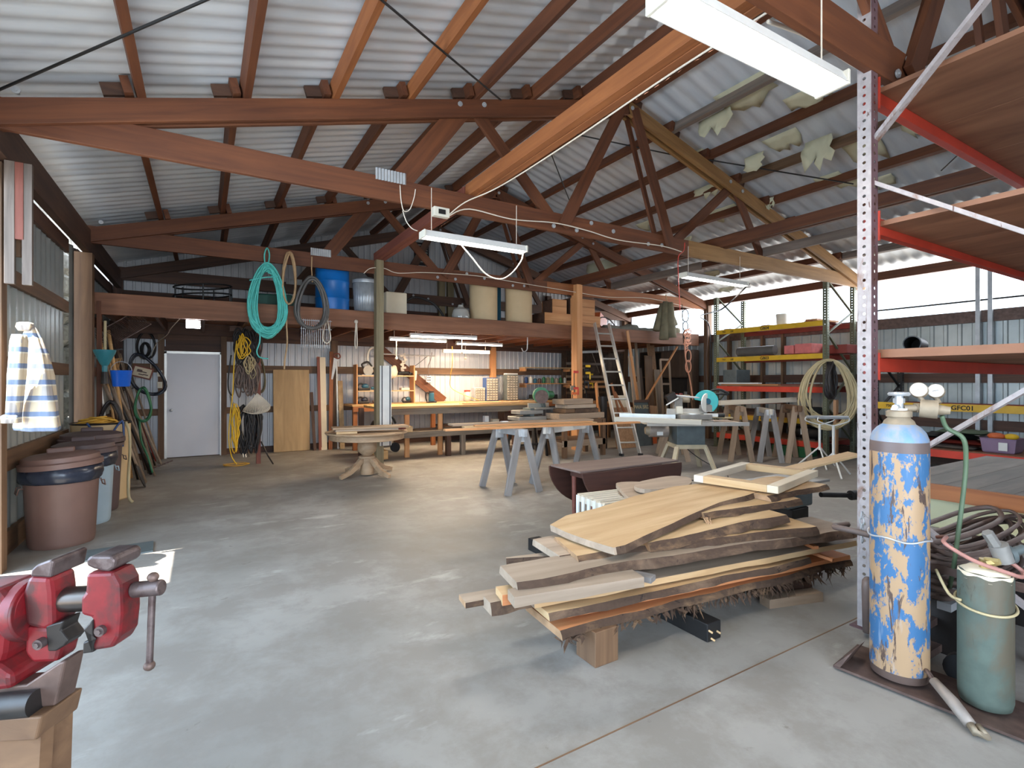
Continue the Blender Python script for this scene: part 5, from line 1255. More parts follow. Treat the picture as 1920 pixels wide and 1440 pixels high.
Wt = Matrix.Translation((8.72, 8.58, .53)) @ Matrix.Rotation(math.radians(-7), 4, 'X')
MB().box((0, 0, 0), (.46, .025, 1.06)).build('sign_board', 'saw_body', sgn, M_=Wt)
MB().box((0, -.02, .50), (.48, .02, .06)).build('top_strip', 'dark_wood', sgn, M_=Wt); MB().box((.22, -.02, 0), (.03, .02, 1.06)).build('side_strip', 'dark_wood', sgn, M_=Wt)
text_part('lettering', 'FWA 5RD', .115, Wt @ Matrix.Translation((-.02, -.016, .36)) @ Matrix.Rotation(math.radians(90), 4, 'X'), 'hose_tan', sgn)
bx0 = MB().span((9.05, 8.7, 0), (9.3, 8.95, .35)).build('box', 'orange_paint'); tag(bx0, 'orange carton on the floor right of the lettered board', 'box')
tag(MB().span((9.05, 8.7, .352), (9.3, 8.95, .9)).build('box', 'lift_ply'), 'tan box stacked on the orange carton by the lettered board', 'box')
for k, (pxt, pyt, pxb, w, m, l) in enumerate(((1182, 668, 1200, .16, 'grey_slab', 'leftmost grey board of the leaning lumber in the back corner'), (1192, 641, 1205, .07, 'horse_brown', 'narrow tall board second from the left in the leaning lumber'), (1176, 620, 1208, .07, 'fir', 'yellowish slanting stick rising to the loft beam'), (1215, 667, 1222, .26, 'brown_post', 'dark ribbed plank in the middle of the leaning lumber'),
                                        (1219, 642, 1236, .26, 'lift_ply', 'tall tan plank rising behind the dark ribbed one'), (1231, 693, 1242, .2, 'grey_slab', 'wide grey-brown plank at the right of the leaning lumber'), (1200, 690, 1212, .1, 'weathered_wood', 'weathered board low in the leaning lumber'))):
    Yb = 9.15 + .05 * k + (.16 if k == 4 else 0); pt = on_y(pxt, pyt, 9.5 + .03 * k + (.16 if k == 4 else 0) if k != 2 else 8.9); pb = on_y(pxb, 800, Yb); pb.z = 0
    board('leaning_lumber', pb, pt, w, .025, m, up=(0, -1, 0), label=l, cat='board')
board('leaning_stick', on_y(1207, 757, 8.75), on_y(1270, 650, 8.9), .04, .03, 'fir', label='thin tan stick slanting up to the right past the dark cabinet', cat='stick')
# dark cabinet along the right wall, with shelves of tins
cb = thing('dark_cabinet', 'dark open cabinet of tins under the right end of the loft', 'cabinet', (10.9, 9.8, 0))
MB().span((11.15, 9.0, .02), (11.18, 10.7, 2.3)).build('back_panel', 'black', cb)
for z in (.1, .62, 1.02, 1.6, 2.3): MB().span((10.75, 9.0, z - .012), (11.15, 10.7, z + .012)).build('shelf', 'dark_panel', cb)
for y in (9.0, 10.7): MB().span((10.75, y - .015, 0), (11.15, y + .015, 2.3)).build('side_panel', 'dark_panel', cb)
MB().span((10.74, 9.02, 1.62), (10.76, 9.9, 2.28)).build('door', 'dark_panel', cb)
q = random.Random(77)
tm = ['motor_grey', 'rusty', 'white_plastic', 'pink_box', 'steel_dark', 'dusty_metal', 'clamp_red', 'glass_jar']
for r_, z in ((0, 1.033), (1, .633)):
    for k in range(9):
        y = 9.15 + k * .165; h = q.uniform(.1, .2)
        o = lathe_thing('tin', 'small tin on the %s shelf of the dark cabinet' % ('upper' if r_ == 0 else 'lower'), 'tin', (10.85, y, z), [(.05, 0), (.055, .01), (.055, h), (.04, h + .01), (0, h + .01)], tm[(k * 3 + r_) % 8], n=10, group='tins on the %s cabinet shelf' % ('upper' if r_ == 0 else 'lower'))
fd = thing('timber_surround', 'narrow pale wooden frame standing in front of the dark cabinet', 'frame', (10.2, 9.4, 0))
for x in (9.95, 10.27): board('upright', (x, 9.05, 0), (x, 9.2, 2.05), .05, .03, 'horse_brown', fd, up=(0, -1, 0))
for z in (2.04, 1.42): board('crossbar', (9.95, 9.05 + .15 * z / 2.05, z), (10.27, 9.05 + .15 * z / 2.05, z), .03, .05, 'horse_brown', fd)
board('leaning_post', (10.62, 8.62, .0), (10.55, 8.8, 1.95), .09, .04, 'brown_post', up=(0, -1, 0), label='brown post standing beside the pink rope', cat='post')
# ladder
ld = thing('extension_ladder', 'aluminium ladder leaning on the loft beam', 'ladder', (7.36, 7.55, 0))
fa, fb = Vector((7.14, 7.62, 0)), Vector((7.50, 7.46, 0)); ta, tb_ = Vector((7.56, 8.93, 2.80)), Vector((7.92, 8.86, 2.80))
board('rail', fa, ta, .03, .075, 'alu', ld, up=(0, -1, .5)); board('rail', fb, tb_, .03, .075, 'alu', ld, up=(0, -1, .5))
for k in range(9):
    s_ = .09 + k * .103
    MB().cyl(fa.lerp(ta, s_), fb.lerp(tb_, s_), .019, n=10).build('rung', 'alu', ld, smooth=35)
for p in (fa, fb): MB().box(p + Vector((0, -.01, .025)), (.05, .1, .05)).build('foot', 'black_rubber', ld, bevel=.008)

# ================================================================== sawhorses with long boards
def sawhorse(label, a, b, z, spread, m, legm, w=.1, h=.1, lw=.095, bracket=None):
    a, b = Vector((a[0], a[1], 0)), Vector((b[0], b[1], 0)); d = (b - a).normalized(); e = Vector((-d.y, d.x, 0)); U = Vector((0, 0, 1))
    t = thing('sawhorse', label, 'sawhorse', (a + b) / 2)
    board('top_beam', a + U * (z - h / 2) - d * .04, b + U * (z - h / 2) + d * .04, w * .5, h, m, t, bevel=.004)
    for p, s in ((a, 1), (b, -1)):
        p = p + d * s * .06
        for g in (-1, 1):
            board('leg', p + U * (z - .02) + e * g * .04, p - d * s * .05 + e * g * spread, .04, lw, legm, t, up=e * g, bevel=.003)
        MB().box(p + U * (z - .09), (.05, .13, .17), frame(d)).build('leg_bracket', bracket or m, t, bevel=.006)
    return t
sawhorse('grey sawhorse with foot pads at the left under the long boards', (3.64, 5.72), (3.64, 6.45), .86, .25, 'galv', 'horse_wood', bracket='galv')
sawhorse('white-topped sawhorse at the right under the long boards', (4.18, 6.0), (5.30, 6.42), .845, .25, 'white_paint', 'horse_wood', bracket='galv')
for (xa, ya, xb, yb, z, w, h, m, l) in ((2.62, 6.0, 5.62, 5.62, .875, .09, .025, 'fir', 'nearest long thin board across the grey sawhorses'), (3.0, 6.25, 5.05, 5.95, .875, .12, .022, 'pine', 'middle long board across the grey sawhorses'), (2.9, 6.45, 5.2, 6.25, .895, .2, .025, 'horse_brown', 'widest brownish board at the back across the grey sawhorses'), (3.1, 6.12, 4.9, 5.85, .9, .06, .02, 'fir', 'short upper strip on the boards across the grey sawhorses')):
    board('long_board', (xa, ya, z), (xb, yb, z), w, h, m, label=l, cat='board', bevel=.002)
tag(MB().box((3.72, 6.38, .913), (.1, .06, .012)).build('label_tag', 'white_paint'), 'small white tag lying on the boards across the sawhorses', 'tag')
sawhorse('pale brown sawhorse nearest the miter saw', (8.50, 5.90), (9.1, 6.6), 1.03, .19, 'horse_brown', 'horse_brown')
sawhorse('grey-white sawhorse in the middle of the right-hand group', (8.90, 5.58), (9.5, 6.2), .98, .19, 'white_wash', 'horse_wood', bracket='galv')
sawhorse('dark stained sawhorse at the right of the right-hand group', (9.25, 5.26), (9.8, 5.85), 1.05, .19, 'brown_post', 'horse_brown')
board('rail_plank', (8.3, 6.22, 1.085), (9.95, 5.72, 1.13), .05, .09, 'white_wash', label='flaking white plank across the tops of the right-hand sawhorses', cat='plank')
board('rail_plank', (8.45, 6.38, 1.07), (9.85, 5.95, 1.09), .05, .08, 'red_wood', label='brick red plank behind the flaking white one on the sawhorses', cat='plank')
sawhorse('brown sawhorse standing behind the table saw', (7.5, 6.6), (8.2, 7.3), .9, .26, 'brown_post', 'horse_brown')

# ================================================================== table saw with the miter saw on it
ts = thing('table_saw', 'grey table saw on a tan splayed stand', 'table saw', (6.95, 5.85, 0), math.radians(-31))
Wt = wm(ts)
def TS(): return MB()
MB().box((0, 0, .61), (.46, .46, .34)).build('cabinet', 'saw_body', ts, M_=Wt, bevel=.01)
MB().box((.03, 0, .83), (.62, .6, .05)).build('table', 'cast_grey', ts, M_=Wt, bevel=.006)
MB().box((0, 0, .42), (.5, .5, .07)).build('stand_apron', 'saw_stand', ts, M_=Wt, bevel=.006)
for sx in (-1, 1):
    for sy in (-1, 1):
        MB().bar((sx * .23, sy * .23, .42), (sx * .36, sy * .36, 0), .075, .05).build('leg', 'saw_stand', ts, M_=Wt, bevel=.006)
MB().box((-.55, .05, .80), (.4, .5, .03)).build('extension_wing', 'white_wash', ts, M_=Wt)
MB().box((.58, .1, .80), (.5, .5, .04)).build('extension_wing', 'grey_slab', ts, M_=Wt)
MB().bar((-.75, -.33, .80), (.9, -.33, .80), .03, .06).build('fence_rail', 'alu', ts, M_=Wt)
mt = MB().cyl((-.30, .05, .66), (-.62, .05, .66), .11, n=22).build('motor', 'motor_grey', ts, M_=Wt, smooth=35, bevel=.01)
MB().cyl((-.62, .05, .66), (-.68, .05, .66), .09, .06, 22).build('motor_cap', 'dusty_metal', mt, M_=Wt, smooth=35)
MB().box((-.46, -.06, .62), (.1, .01, .06)).build('rating_plate', 'white_paint', mt, M_=Wt)
MB().cyl((-.3, .05, .74), (-.55, .05, .76), .06, n=14).build('capacitor', 'motor_grey', mt, M_=Wt, smooth=35)
cable('black cord curling on the floor under the table saw', [(6.9, 5.8, .37), (7.1, 5.7, .2), (7.2, 5.3, .01), (6.8, 5.0, .01), (6.3, 5.15, .01), (5.9, 5.5, .01), (6.2, 5.6, .01)], .008, 'cable_black', name='power_cord', cat='cord')
board('white_board', (5.75, 6.28, .875), (6.42, 5.12, .875), .1, .07, 'white_wash', label='long white speckled board along the front of the saw table', cat='board')
board('aluminium_rail', (6.25, 6.7, .9), (6.75, 5.9, .9), .08, .07, 'alu', label='short aluminium box rail lying behind the white board', cat='rail')
ms = thing('miter_saw', 'teal and grey sliding miter saw on the saw table', 'miter saw', (6.96, 5.72, .858), math.radians(-31))
Wm = wm(ms)
MB().box((0, 0, .05), (.52, .32, .09)).build('base', 'cast_grey', ms, M_=Wm, bevel=.012)
MB().box((-.1, .03, .13), (.66, .03, .1)).build('fence', 'alu', ms, M_=Wm, bevel=.004)
MB().cyl((0, 0, .09), (0, 0, .11), .17, n=32).build('turntable', 'alu', ms, M_=Wm, smooth=35)
MB().bar((.02, -.05, .08), (.36, -.12, .08), .06, .05).build('table_arm', 'alu', ms, M_=Wm); MB().cyl((.36, -.12, .08), (.46, -.14, .08), .035, n=14).build('knob', 'black', ms, M_=Wm, smooth=35)
cc = Vector((.20, -.04, .30))
MB().prism([(.19 * math.cos(a_), .19 * math.sin(a_)) for a_ in [math.radians(x) for x in range(-70, 171, 12)]] + [(-.05, .0)], -.03, .045, Matrix.Translation(cc) @ Matrix.Rotation(-.35, 4, 'Z')).build('blade_guard', 'tool_teal', ms, M_=Wm, smooth=35, bevel=.008)
MB().cyl(cc + Vector((.0, -.045, -.02)), cc + Vector((-.012, -.03, -.02)), .155, n=36).build('blade', 'white_paint', ms, M_=Wm, smooth=35)
MB().cyl(cc + Vector((.0, -.06, -.0)), cc + Vector((-.0, -.044, -.0)), .055, n=20).build('arbor_cap', 'tool_blue', ms, M_=Wm, smooth=35)
MB().prism([(-.14, -.16), (.1, -.17), (.12, -.08), (-.02, -.02), (-.13, -.06)], -.06, -.046, Matrix.Translation(cc)).build('lower_guard', 'cast_grey', ms, M_=Wm)
MB().tube(smoothpath([cc + Vector((.08, 0, .18)), cc + Vector((.2, -.02, .20)), cc + Vector((.32, -.04, .15)), cc + Vector((.34, -.04, .12)), cc + Vector((.22, -.03, .13)), cc + Vector((.12, 0, .12))], 4), .02, 8).build('grip', 'black', ms, M_=Wm, smooth='all')
MB().cyl((-.02, .1, .34), (-.24, .2, .34), .065, n=18).build('motor', 'dusty_metal', ms, M_=Wm, smooth=35, bevel=.006)
MB().box((-.22, .12, .24), (.14, .12, .26)).build('slide_column', 'cast_grey', ms, M_=Wm, bevel=.012)
for y in (.06, .14): MB().cyl((-.30, y, .40), (.1, y - .08, .36), .016, n=10).build('slide_rail', 'galv', ms, M_=Wm, smooth=35)
MB().box((-.34, .08, .36), (.16, .14, .14), Matrix.Rotation(-.5, 3, 'Y')).build('dust_chute', 'steel_dark', ms, M_=Wm, bevel=.01)
MB().bar((-.46, -.04, .24), (-.26, -.04, .36), .012, .02).build('hold_down', 'white_paint', ms, M_=Wm)
MB().box((-.25, -.06, .16), (.1, .06, .12)).build('switch_box', 'white_plastic', ms, M_=Wm, bevel=.006)
tag(MB().box((7.42, 5.52, .885), (.34, .09, .02), Matrix.Rotation(-.7, 3, 'Z')).build('scrap_board', 'hose_tan'), 'yellowish scrap strip on the right wing of the saw table', 'board')

# ================================================================== drop-leaf table
dt = thing('drop_leaf_table', 'dark drop-leaf table with both leaves hanging down', 'table', (3.92, 4.25, 0))
Z = .60
MB().span((3.2, 4.0, Z - .022), (4.63, 4.5, Z)).build('tabletop', 'mahogany_top', dt, bevel=.005)
MB().span((3.42, 4.06, Z - .13), (4.42, 4.44, Z - .024)).build('apron', 'mahogany', dt)
def leaf(y, s):
    n_ = 24; pts = []
    for k in range(n_ + 1):
        a = math.pi * k / n_
        x = 3.915 - .715 * math.cos(a); z = -.50 * (math.sin(a) ** 1.15)
        pts.append((x, Z - .02 + z))
    W = Matrix.Translation((0, y, 0))
    mb = MB().prism(pts, 0, .02 * s, W)
    mb.v = [Vector((p.x, p.y + s * (Z - p.z) * .16, p.z)) for p in mb.v]
    mb.build('drop_leaf', 'mahogany', dt, bevel=.003)
leaf(3.985, -1); leaf(4.515, 1)
for (x, y) in ((3.45, 4.09), (4.39, 4.09), (3.45, 4.41), (4.39, 4.41)): MB().cyl((x, y, 0), (x, y, Z - .03), .022, .03, 12).build('leg', 'red_wood', dt, smooth=35)

# ================================================================== pallet racks along the right wall
def holed(mb, o, u, v, w, h, pitch=.0508, r=.010):
    """a plate w wide along u and h tall along v with a row of round holes"""
    o, u, v = Vector(o), Vector(u), Vector(v); k = int(h / pitch)
    for i in range(k):
        c = o + u * (w / 2) + v * (pitch * (i + .5)); ph = pitch / 2
        sq = [(w / 2, 0), (w / 2, ph), (0, ph), (-w / 2, ph), (-w / 2, 0), (-w / 2, -ph), (0, -ph), (w / 2, -ph)]
        oc = [(r * math.cos(math.pi * j / 4), r * math.sin(math.pi * j / 4)) for j in range(8)]
        P = [c + u * a + v * b for a, b in sq] + [c + u * a + v * b for a, b in oc]
        mb.add(P, [(j, (j + 1) % 8, 8 + (j + 1) % 8, 8 + j) for j in range(8)])
    return mb
def column(x, y, H, m, parent, w=.08, m2=None, back=True):
    """perforated steel column: faces toward -X and -Y, with a plain far flange"""
    a = holed(MB(), (x - w / 2, y - w / 2, 0), (0, 1, 0), (0, 0, 1), w, H).build('upright_column', m, parent)
    s = a.modifiers.new('thick', 'SOLIDIFY'); s.thickness = .003
    b = holed(MB(), (x - w / 2, y - w / 2, 0), (1, 0, 0), (0, 0, 1), w, H).build('column_face', m2 or m, a)
    s = b.modifiers.new('thick', 'SOLIDIFY'); s.thickness = .003
    MB().box((x, y, .004), (w * 1.8, w * 1.8, .008)).build('base_plate', m2 or m, a)
    return a
def frame_braces(x, xa, ya, yb, zs, m, parent, w=.04):
    for i in range(len(zs) - 1):
        p = (xa, ya, zs[i]) if i % 2 == 0 else (x, yb, zs[i]); q_ = (x, yb, zs[i + 1]) if i % 2 == 0 else (xa, ya, zs[i + 1])
        MB().bar(p, q_, w, .022).build('brace', m, parent)
rk = thing('pallet_rack', 'pallet rack on the right wall with stencilled yellow beams, far one', 'pallet rack', (10.6, 6.45, 0))
for y in (7.65, 5.23):
    for x in (10.1, 11.1): column(x, y, 3.45, 'rack_green', rk)
    frame_braces(10.14, 11.06, y, y, [.3, 1.0, 1.7, 2.4, 2.85, 3.4], 'rack_green', rk)
def rbeam(x, z, y0, y1, h, m, parent, txt=None, sub=None):
    o = MB().span((x - .03, y0 + .04, z), (x + .02, y1 - .04, z + h)).build('shelf_beam', m, parent, bevel=.004)
    W = lambda y, zz: Matrix.Translation((x - .0315, y, zz)) @ Matrix.Rotation(math.radians(-90), 4, 'Z') @ Matrix.Rotation(math.radians(90), 4, 'X')
    if txt: text_part('stencil_lettering', txt, h * .85, W((y0 + y1) / 2, z + h * .48), 'stencil_black', o)
    if sub:
        text_part('load_lettering', sub.split()[0], h * .5, W(y1 - .24, z + h * .48), 'stencil_black', o); text_part('load_lettering', sub.split()[1], h * .5, W(y1 - .44, z + h * .48), 'stencil_black', o)
    return o
for (z, h, m, tx_, sb) in ((2.55, .1, 'beam_yellow', 'GB04', '7501 LBS'), (1.925, .1, 'beam_yellow', 'GB03', '7501 LBS'), (1.27, .11, 'beam_orange', None, None), (.655, .1, 'beam_yellow', 'GB02', '7501 LBS'), (.21, .11, 'beam_orange', None, None)):
    rbeam(10.08, z, 5.23, 7.65, h, m, rk, tx_, sb)
    rbeam(11.1, z, 5.23, 7.65, h, 'beam_dark_red', rk)
for (z, m) in ((1.385, 'deck_ply'), (.76, 'deck_ply'), (.325, 'deck_ply')): MB().span((10.05, 5.3, z), (11.12, 7.6, z + .015)).build('shelf_deck', m, rk)
for z in (2.652, 2.027): 
    for k in range(3): MB().span((10.05, 5.45 + k * .9, z), (11.12, 5.62 + k * .9, z + .012)).build('support_bar', 'beam_dark_red', rk)
lathe_thing('bucket', 'white bucket on the top beam of the far rack', 'bucket', (10.3, 6.22, 2.665), [(.09, 0), (.095, .01), (.11, .22), (.1, .22), (.09, .03)], 'white_plastic', n=20)
tag(MB().span((10.1, 5.4, 2.666), (10.9, 5.62, 2.70)).build('loose_board', 'fir'), 'board lying on the top level of the far rack at its near end', 'board')
tag(MB().cyl((10.2, 6.3, 2.14), (10.2, 7.15, 2.14), .1, n=20).build('paper_roll', 'hose_grey', smooth=35), 'grey roll lying on the second level of the far rack', 'roll')
for k, (y0, y1, h, l) in enumerate(((5.85, 6.05, .17, 'red and pink carton on the second level of the far rack'), (5.5, 5.83, .19, 'pink carton beside the red one on the second level of the far rack'))):
    tag(MB().span((10.1, y0, 2.042), (10.5, y1, 2.042 + h)).build('carton', 'pink_box', bevel=.008), l, 'carton')
tag(MB().span((10.5, 5.05, 2.03), (10.9, 5.5, 2.2)).build('carton', 'beam_dark_red', bevel=.01), 'dark red case at the near end of the far rack', 'case')
for k, (y0, y1, x, z, m, l) in enumerate(((6.2, 7.55, 10.2, 1.415, 'fir', 'tan board on the red level of the far rack'), (5.5, 6.4, 10.3, 1.415, 'red_wood', 'reddish board on the red level of the far rack'), (6.6, 7.6, 10.15, 1.445, 'white_paint', 'white strip on the boards on the red level of the far rack'), (5.4, 7.3, 10.5, 1.42, 'dark_wood', 'dark board at the back of the red level of the far rack'))):
    board('stored_board', (x, y0, z), (x, y1, z), .12, .028, m, label=l, cat='board')
tag(MB().span((10.2, 7.2, 1.42 if False else 1.405), (10.7, 7.55, 1.75)).build('machine_box', 'saw_body', bevel=.012), 'grey metal box at the far end of the red level of the far rack', 'box')
gm = thing('generator', 'black engine machine on the low yellow level of the far rack', 'machine', (10.3, 5.75, .777))
MB().span((10.1, 5.5, .80), (10.5, 5.95, .98)).build('body', 'black', gm, bevel=.02)
MB().tube([(10.1, 5.5, .98), (10.1, 5.5, 1.14), (10.1, 5.95, 1.14), (10.1, 5.95, .98)], .015, 8).build('carry_frame', 'black', gm, smooth=True); MB().span((10.08, 5.5, .776), (10.5, 5.95, .80)).build('skid', 'steel_dark', gm)
gm2 = thing('compressor', 'black compressor with a white plate on the lowest level of the far rack', 'machine', (10.3, 5.6, .342))
MB().cyl((10.25, 5.4, .48), (10.25, 6.0, .48), .13, n=20).build('tank', 'black', gm2, smooth=35); MB().span((10.15, 5.5, .60), (10.4, 5.85, .74)).build('motor', 'steel_dark', gm2, bevel=.015)
MB().box((10.115, 5.65, .5), (.01, .14, .12)).build('rating_plate', 'white_paint', gm2); MB().span((10.12, 5.45, .342), (10.4, 5.95, .37)).build('feet', 'black_rubber', gm2)
tag(MB().span((10.0, 5.55, 0), (10.4, 6.25, .2)).build('storage_bin', 'green_bin', bevel=.015), 'green plastic bin on the floor under the far rack', 'bin')
tag(MB().span((9.9, 5.0, 0), (9.93, 5.18, 1.1) if False else (9.98, 4.95, 1.15)).build('cardboard_sheet', 'lift_ply'), 'brown sheet standing on the floor at the near end of the far rack', 'board')
# hose coil on the near column of the far rack
q = random.Random(41); mb = MB()
c0 = Vector((9.82, 5.05, 1.40))
for k in range(15):
    rx_ = .30 + .2 * q.random(); rz_ = .5 + .14 * q.random(); pts = []
    for i in range(28):
        a = 2 * math.pi * i / 28
        pts.append(c0 + Vector((.62 * rx_ * math.sin(a) * (1 - .2 * math.cos(a)) + q.uniform(-.004, .004), -.75 * rx_ * math.sin(a) * (1 - .2 * math.cos(a)) + .05 * (k / 15 - .5), rz_ * math.cos(a) - (rz_ - .5) * 1.2 - .03 * k * 0)))
    mb.tube(pts, .016, 6, closed=True)
tag(mb.build('hose_coil', 'hose_tan', smooth='all'), 'large tan hose coil hung on the near column of the far rack', 'hose')
mb = coil('h', '', '', (9.86, 5.02, 1.52), .12, .34, 6, 'c', .018, 44); tag(mb.build('hose_coil', 'cable_black', smooth='all'), 'black cable coil hung inside the large tan hose coil', 'cable')
# roller stands
def roller(label, x, y, rz, z):
    t = thing('roller_stand', label, 'roller stand', (x, y, 0), rz); W = wm(t)
    MB().cyl((-.22, 0, z), (.22, 0, z), .028, n=16).build('roller', 'galv', t, M_=W, smooth=35)
    MB().tube(smoothpath([(-.23, 0, z), (-.23, 0, z - .06), (-.05, 0, z - .12), (0, 0, z - .13), (.05, 0, z - .12), (.23, 0, z - .06), (.23, 0, z)], 3), .01, 6).build('roller_bracket', 'white_paint', t, M_=W)
    MB().cyl((0, 0, .30), (0, 0, z - .12), .02, n=12).build('column', 'white_paint', t, M_=W, smooth=35)
    for k in range(3):
        a = math.radians(20 + 120 * k); MB().cyl((0, 0, .36), (.34 * math.cos(a), .34 * math.sin(a), .01), .013, n=8).build('leg', 'white_paint', t, M_=W, smooth=35)
roller('white roller stand nearer the viewer, in front of the tan hose coil', 8.52, 4.30, math.radians(-35), .92)
roller('white roller stand farther back, half behind the first', 9.16, 4.85, math.radians(-35), .87)
# near section of the wall racks
r2 = thing('pallet_rack', 'pallet rack on the right wall with a yellow beam, near one', 'pallet rack', (10.6, 3.2, 0))
for y in (4.4, 1.96):
    for x in (10.1, 11.05): column(x, y, 3.3 if y < 3 else 2.0, 'steel_dark', r2)
    frame_braces(10.14, 11.0, y, y, [.3, .95, 1.4, 1.95], 'steel_dark', r2)
rbeam(10.08, 1.02, 1.96, 4.4, .115, 'beam_yellow', r2, 'GFC01', '7501 LBS'); rbeam(11.05, 1.02, 1.96, 4.4, .1, 'beam_dark_red', r2)
rbeam(10.08, .28, 1.96, 4.4, .12, 'beam_orange', r2); rbeam(11.05, .28, 1.96, 4.4, .12, 'beam_dark_red', r2)
MB().span((10.05, 2.0, .402), (11.1, 4.36, .416)).build('shelf_deck', 'deck_ply', r2)
q = random.Random(6)
for k, (y0, y1, z, h, m, l) in enumerate(((3.1, 4.0, .418, .07, 'motor_grey', 'grey folded blanket at the bottom of the pile on the near rack'), (3.0, 4.05, .49, .09, 'beam_dark_red', 'dark red patterned cloth in the pile on the near rack'), (3.1, 3.85, .582, .08, 'black', 'black cloth in the pile on the near rack'), (3.0, 3.6, .664, .06, 'hose_green', 'green cushion on top of the pile on the near rack'))):
    mb = MB(); n_ = 8
    top = []
    for i in range(n_ + 1):
        for j_ in range(5): top.append((10.2 + .13 * j_, y0 + (y1 - y0) * i / n_, z + h * (.55 + .45 * q.random()) if 0 < i < n_ and 0 < j_ < 4 else z + h * .25))
    fs = [(i * 5 + j_, (i + 1) * 5 + j_, (i + 1) * 5 + j_ + 1, i * 5 + j_ + 1) for i in range(n_) for j_ in range(4)]
    mb.add(top, fs); mb.add([(p[0], p[1], z) for p in top], fs)
    mb.build('folded_cloth', m, smooth='all'); o = bpy.data.objects[-1] if False else None
    for ob in COL.objects:
        if ob.name.startswith('folded_cloth') and 'label' not in ob: tag(ob, l, 'cloth')
pb_ = thing('storage_bin', 'purple plastic bin of orange and yellow things on the near rack', 'bin', (10.3, 2.75, .418))
MB().lathe([(.24, 0), (.26, .02), (.29, .2), (.305, .22), (.29, .22), (.27, .2), (.25, .05)], (10.36, 2.8, .418), 4, Matrix.Rotation(math.pi / 4, 3, 'Z')).build('bin_body', 'purple_bin', pb_, bevel=.01)
MB().ball((10.32, 2.86, .66), .09, (1, 1.2, .6)).build('contents', 'orange_paint', pb_, smooth='all'); MB().ball((10.36, 2.7, .66), .08, (1, 1.1, .6)).build('contents', 'cord_yellow', pb_, smooth='all')
MB().box((10.15, 2.74, .52), (.005, .1, .12)).build('paper_label', 'white_paint', pb_)
# ================================================================== stack of live-edge slabs
def slab(label, a, b, wa, wb, th, seed, top='new_slab', edge='bark', wob=.035, under=.03, n=36, side=1, name='live_edge_slab', group=None, ends=.03, tilt=0.0, bow=0.0):
    """a slab whose near edge runs from a to b (top points); its width goes away from the viewer; long edges keep their bark"""
    a, b = Vector(a), Vector(b); L = (b - a).length; X = (b - a) / L; Y = Vector((0, 0, 1)).cross(X).normalized(); q = random.Random(seed); off = q.uniform(0, 50)
    Zv = X.cross(Y)
    rows = []
    for i in range(n + 1):
        t_ = i / n; w = wa + (wb - wa) * t_
        e1 = wob * (noise.noise(Vector((off + t_ * L * 2.2, 0, 0))) + .4 * noise.noise(Vector((off + t_ * L * 7, 3, 0))))
        e2 = wob * (noise.noise(Vector((off + 9 + t_ * L * 2.2, 5, 0))) + .4 * noise.noise(Vector((off + t_ * L * 7, 8, 0))))
        u1 = under * (.5 + .8 * abs(noise.noise(Vector((off + t_ * L * 5, 11, 0))))); u2 = under * (.5 + .8 * abs(noise.noise(Vector((off + t_ * L * 5, 14, 0)))))
        x = L * t_
        zb = bow * math.sin(math.pi * t_)
        thk = th * (1 + .25 * noise.noise(Vector((off + t_ * L * 4, 20, 0))))
        ex = ends * noise.noise(Vector((off, i * .0, 2))) * (1 if i == n else (-1 if i == 0 else 0))
        def P(y, z, sk=0): return Vector((x + ex + (sk if i in (0, n) else 0), y, z + zb + tilt * y))
        rows.append([P(e1, 0), P(e1 - u1 * .7, -thk * .45), P(e1 - u1, -thk), P(w + e2 + u2, -thk), P(w + e2 + u2 * .7, -thk * .45), P(w + e2, 0)])
    mb = MB(); flat = [p for r in rows for p in r]; mb.v = flat
    for i in range(n):
        for j in range(6):
            j2 = (j + 1) % 6
            mb.f.append([i * 6 + j, i * 6 + j2, (i + 1) * 6 + j2, (i + 1) * 6 + j]); mb.mi.append({0: 1, 1: 1, 2: 1, 3: 1, 4: 1, 5: 0}[j])
    mb.f.append(list(range(6))); mb.mi.append(2); mb.f.append([n * 6 + j for j in range(5, -1, -1)]); mb.mi.append(2)
    mid = a
    W = Matrix.Translation(a) @ Matrix((X, Y, Zv)).transposed().to_4x4()
    o = mb.build(name, [top, edge, top if edge != 'bark_rough' else 'bark_end'], M_=W)
    return tag(o, label, 'wood slab', group)
# bearers on the floor
bk_ = thing('steel_bearer', 'black steel box beam lying on the floor under the slab stack', 'beam', (2.53, 2.9, 0))
MB().span((2.47, 1.93, .0), (2.59, 3.82, .105)).build('box_beam', 'black', bk_, bevel=.006)
for k, (x, z) in enumerate(((2.48, .07), (2.5, .02), (2.55, .05))): MB().cyl((x, 1.94, z), (x + .01, 1.91, z - .01), .006, n=6).build('splinter', 'pine', bk_)
board('bearer_block', (1.83, 2.14, .0), (1.83, 2.14, .185), .16, .16, 'brown_post', up=(1, 0, 0), bevel=.004, label='square brown block propping the near corner of the slab stack', cat='block')
board('bearer', (3.62, 2.0, .05), (3.62, 3.4, .05), .1, .1, 'dark_wood', label='timber bearer under the right part of the slab stack', cat='beam')
board('bearer_offcut', (3.2, 2.05, .03), (3.62, 1.93, .03), .09, .06, 'horse_brown', label='wood offcut lying beneath the right end of the slab stack', cat='block')
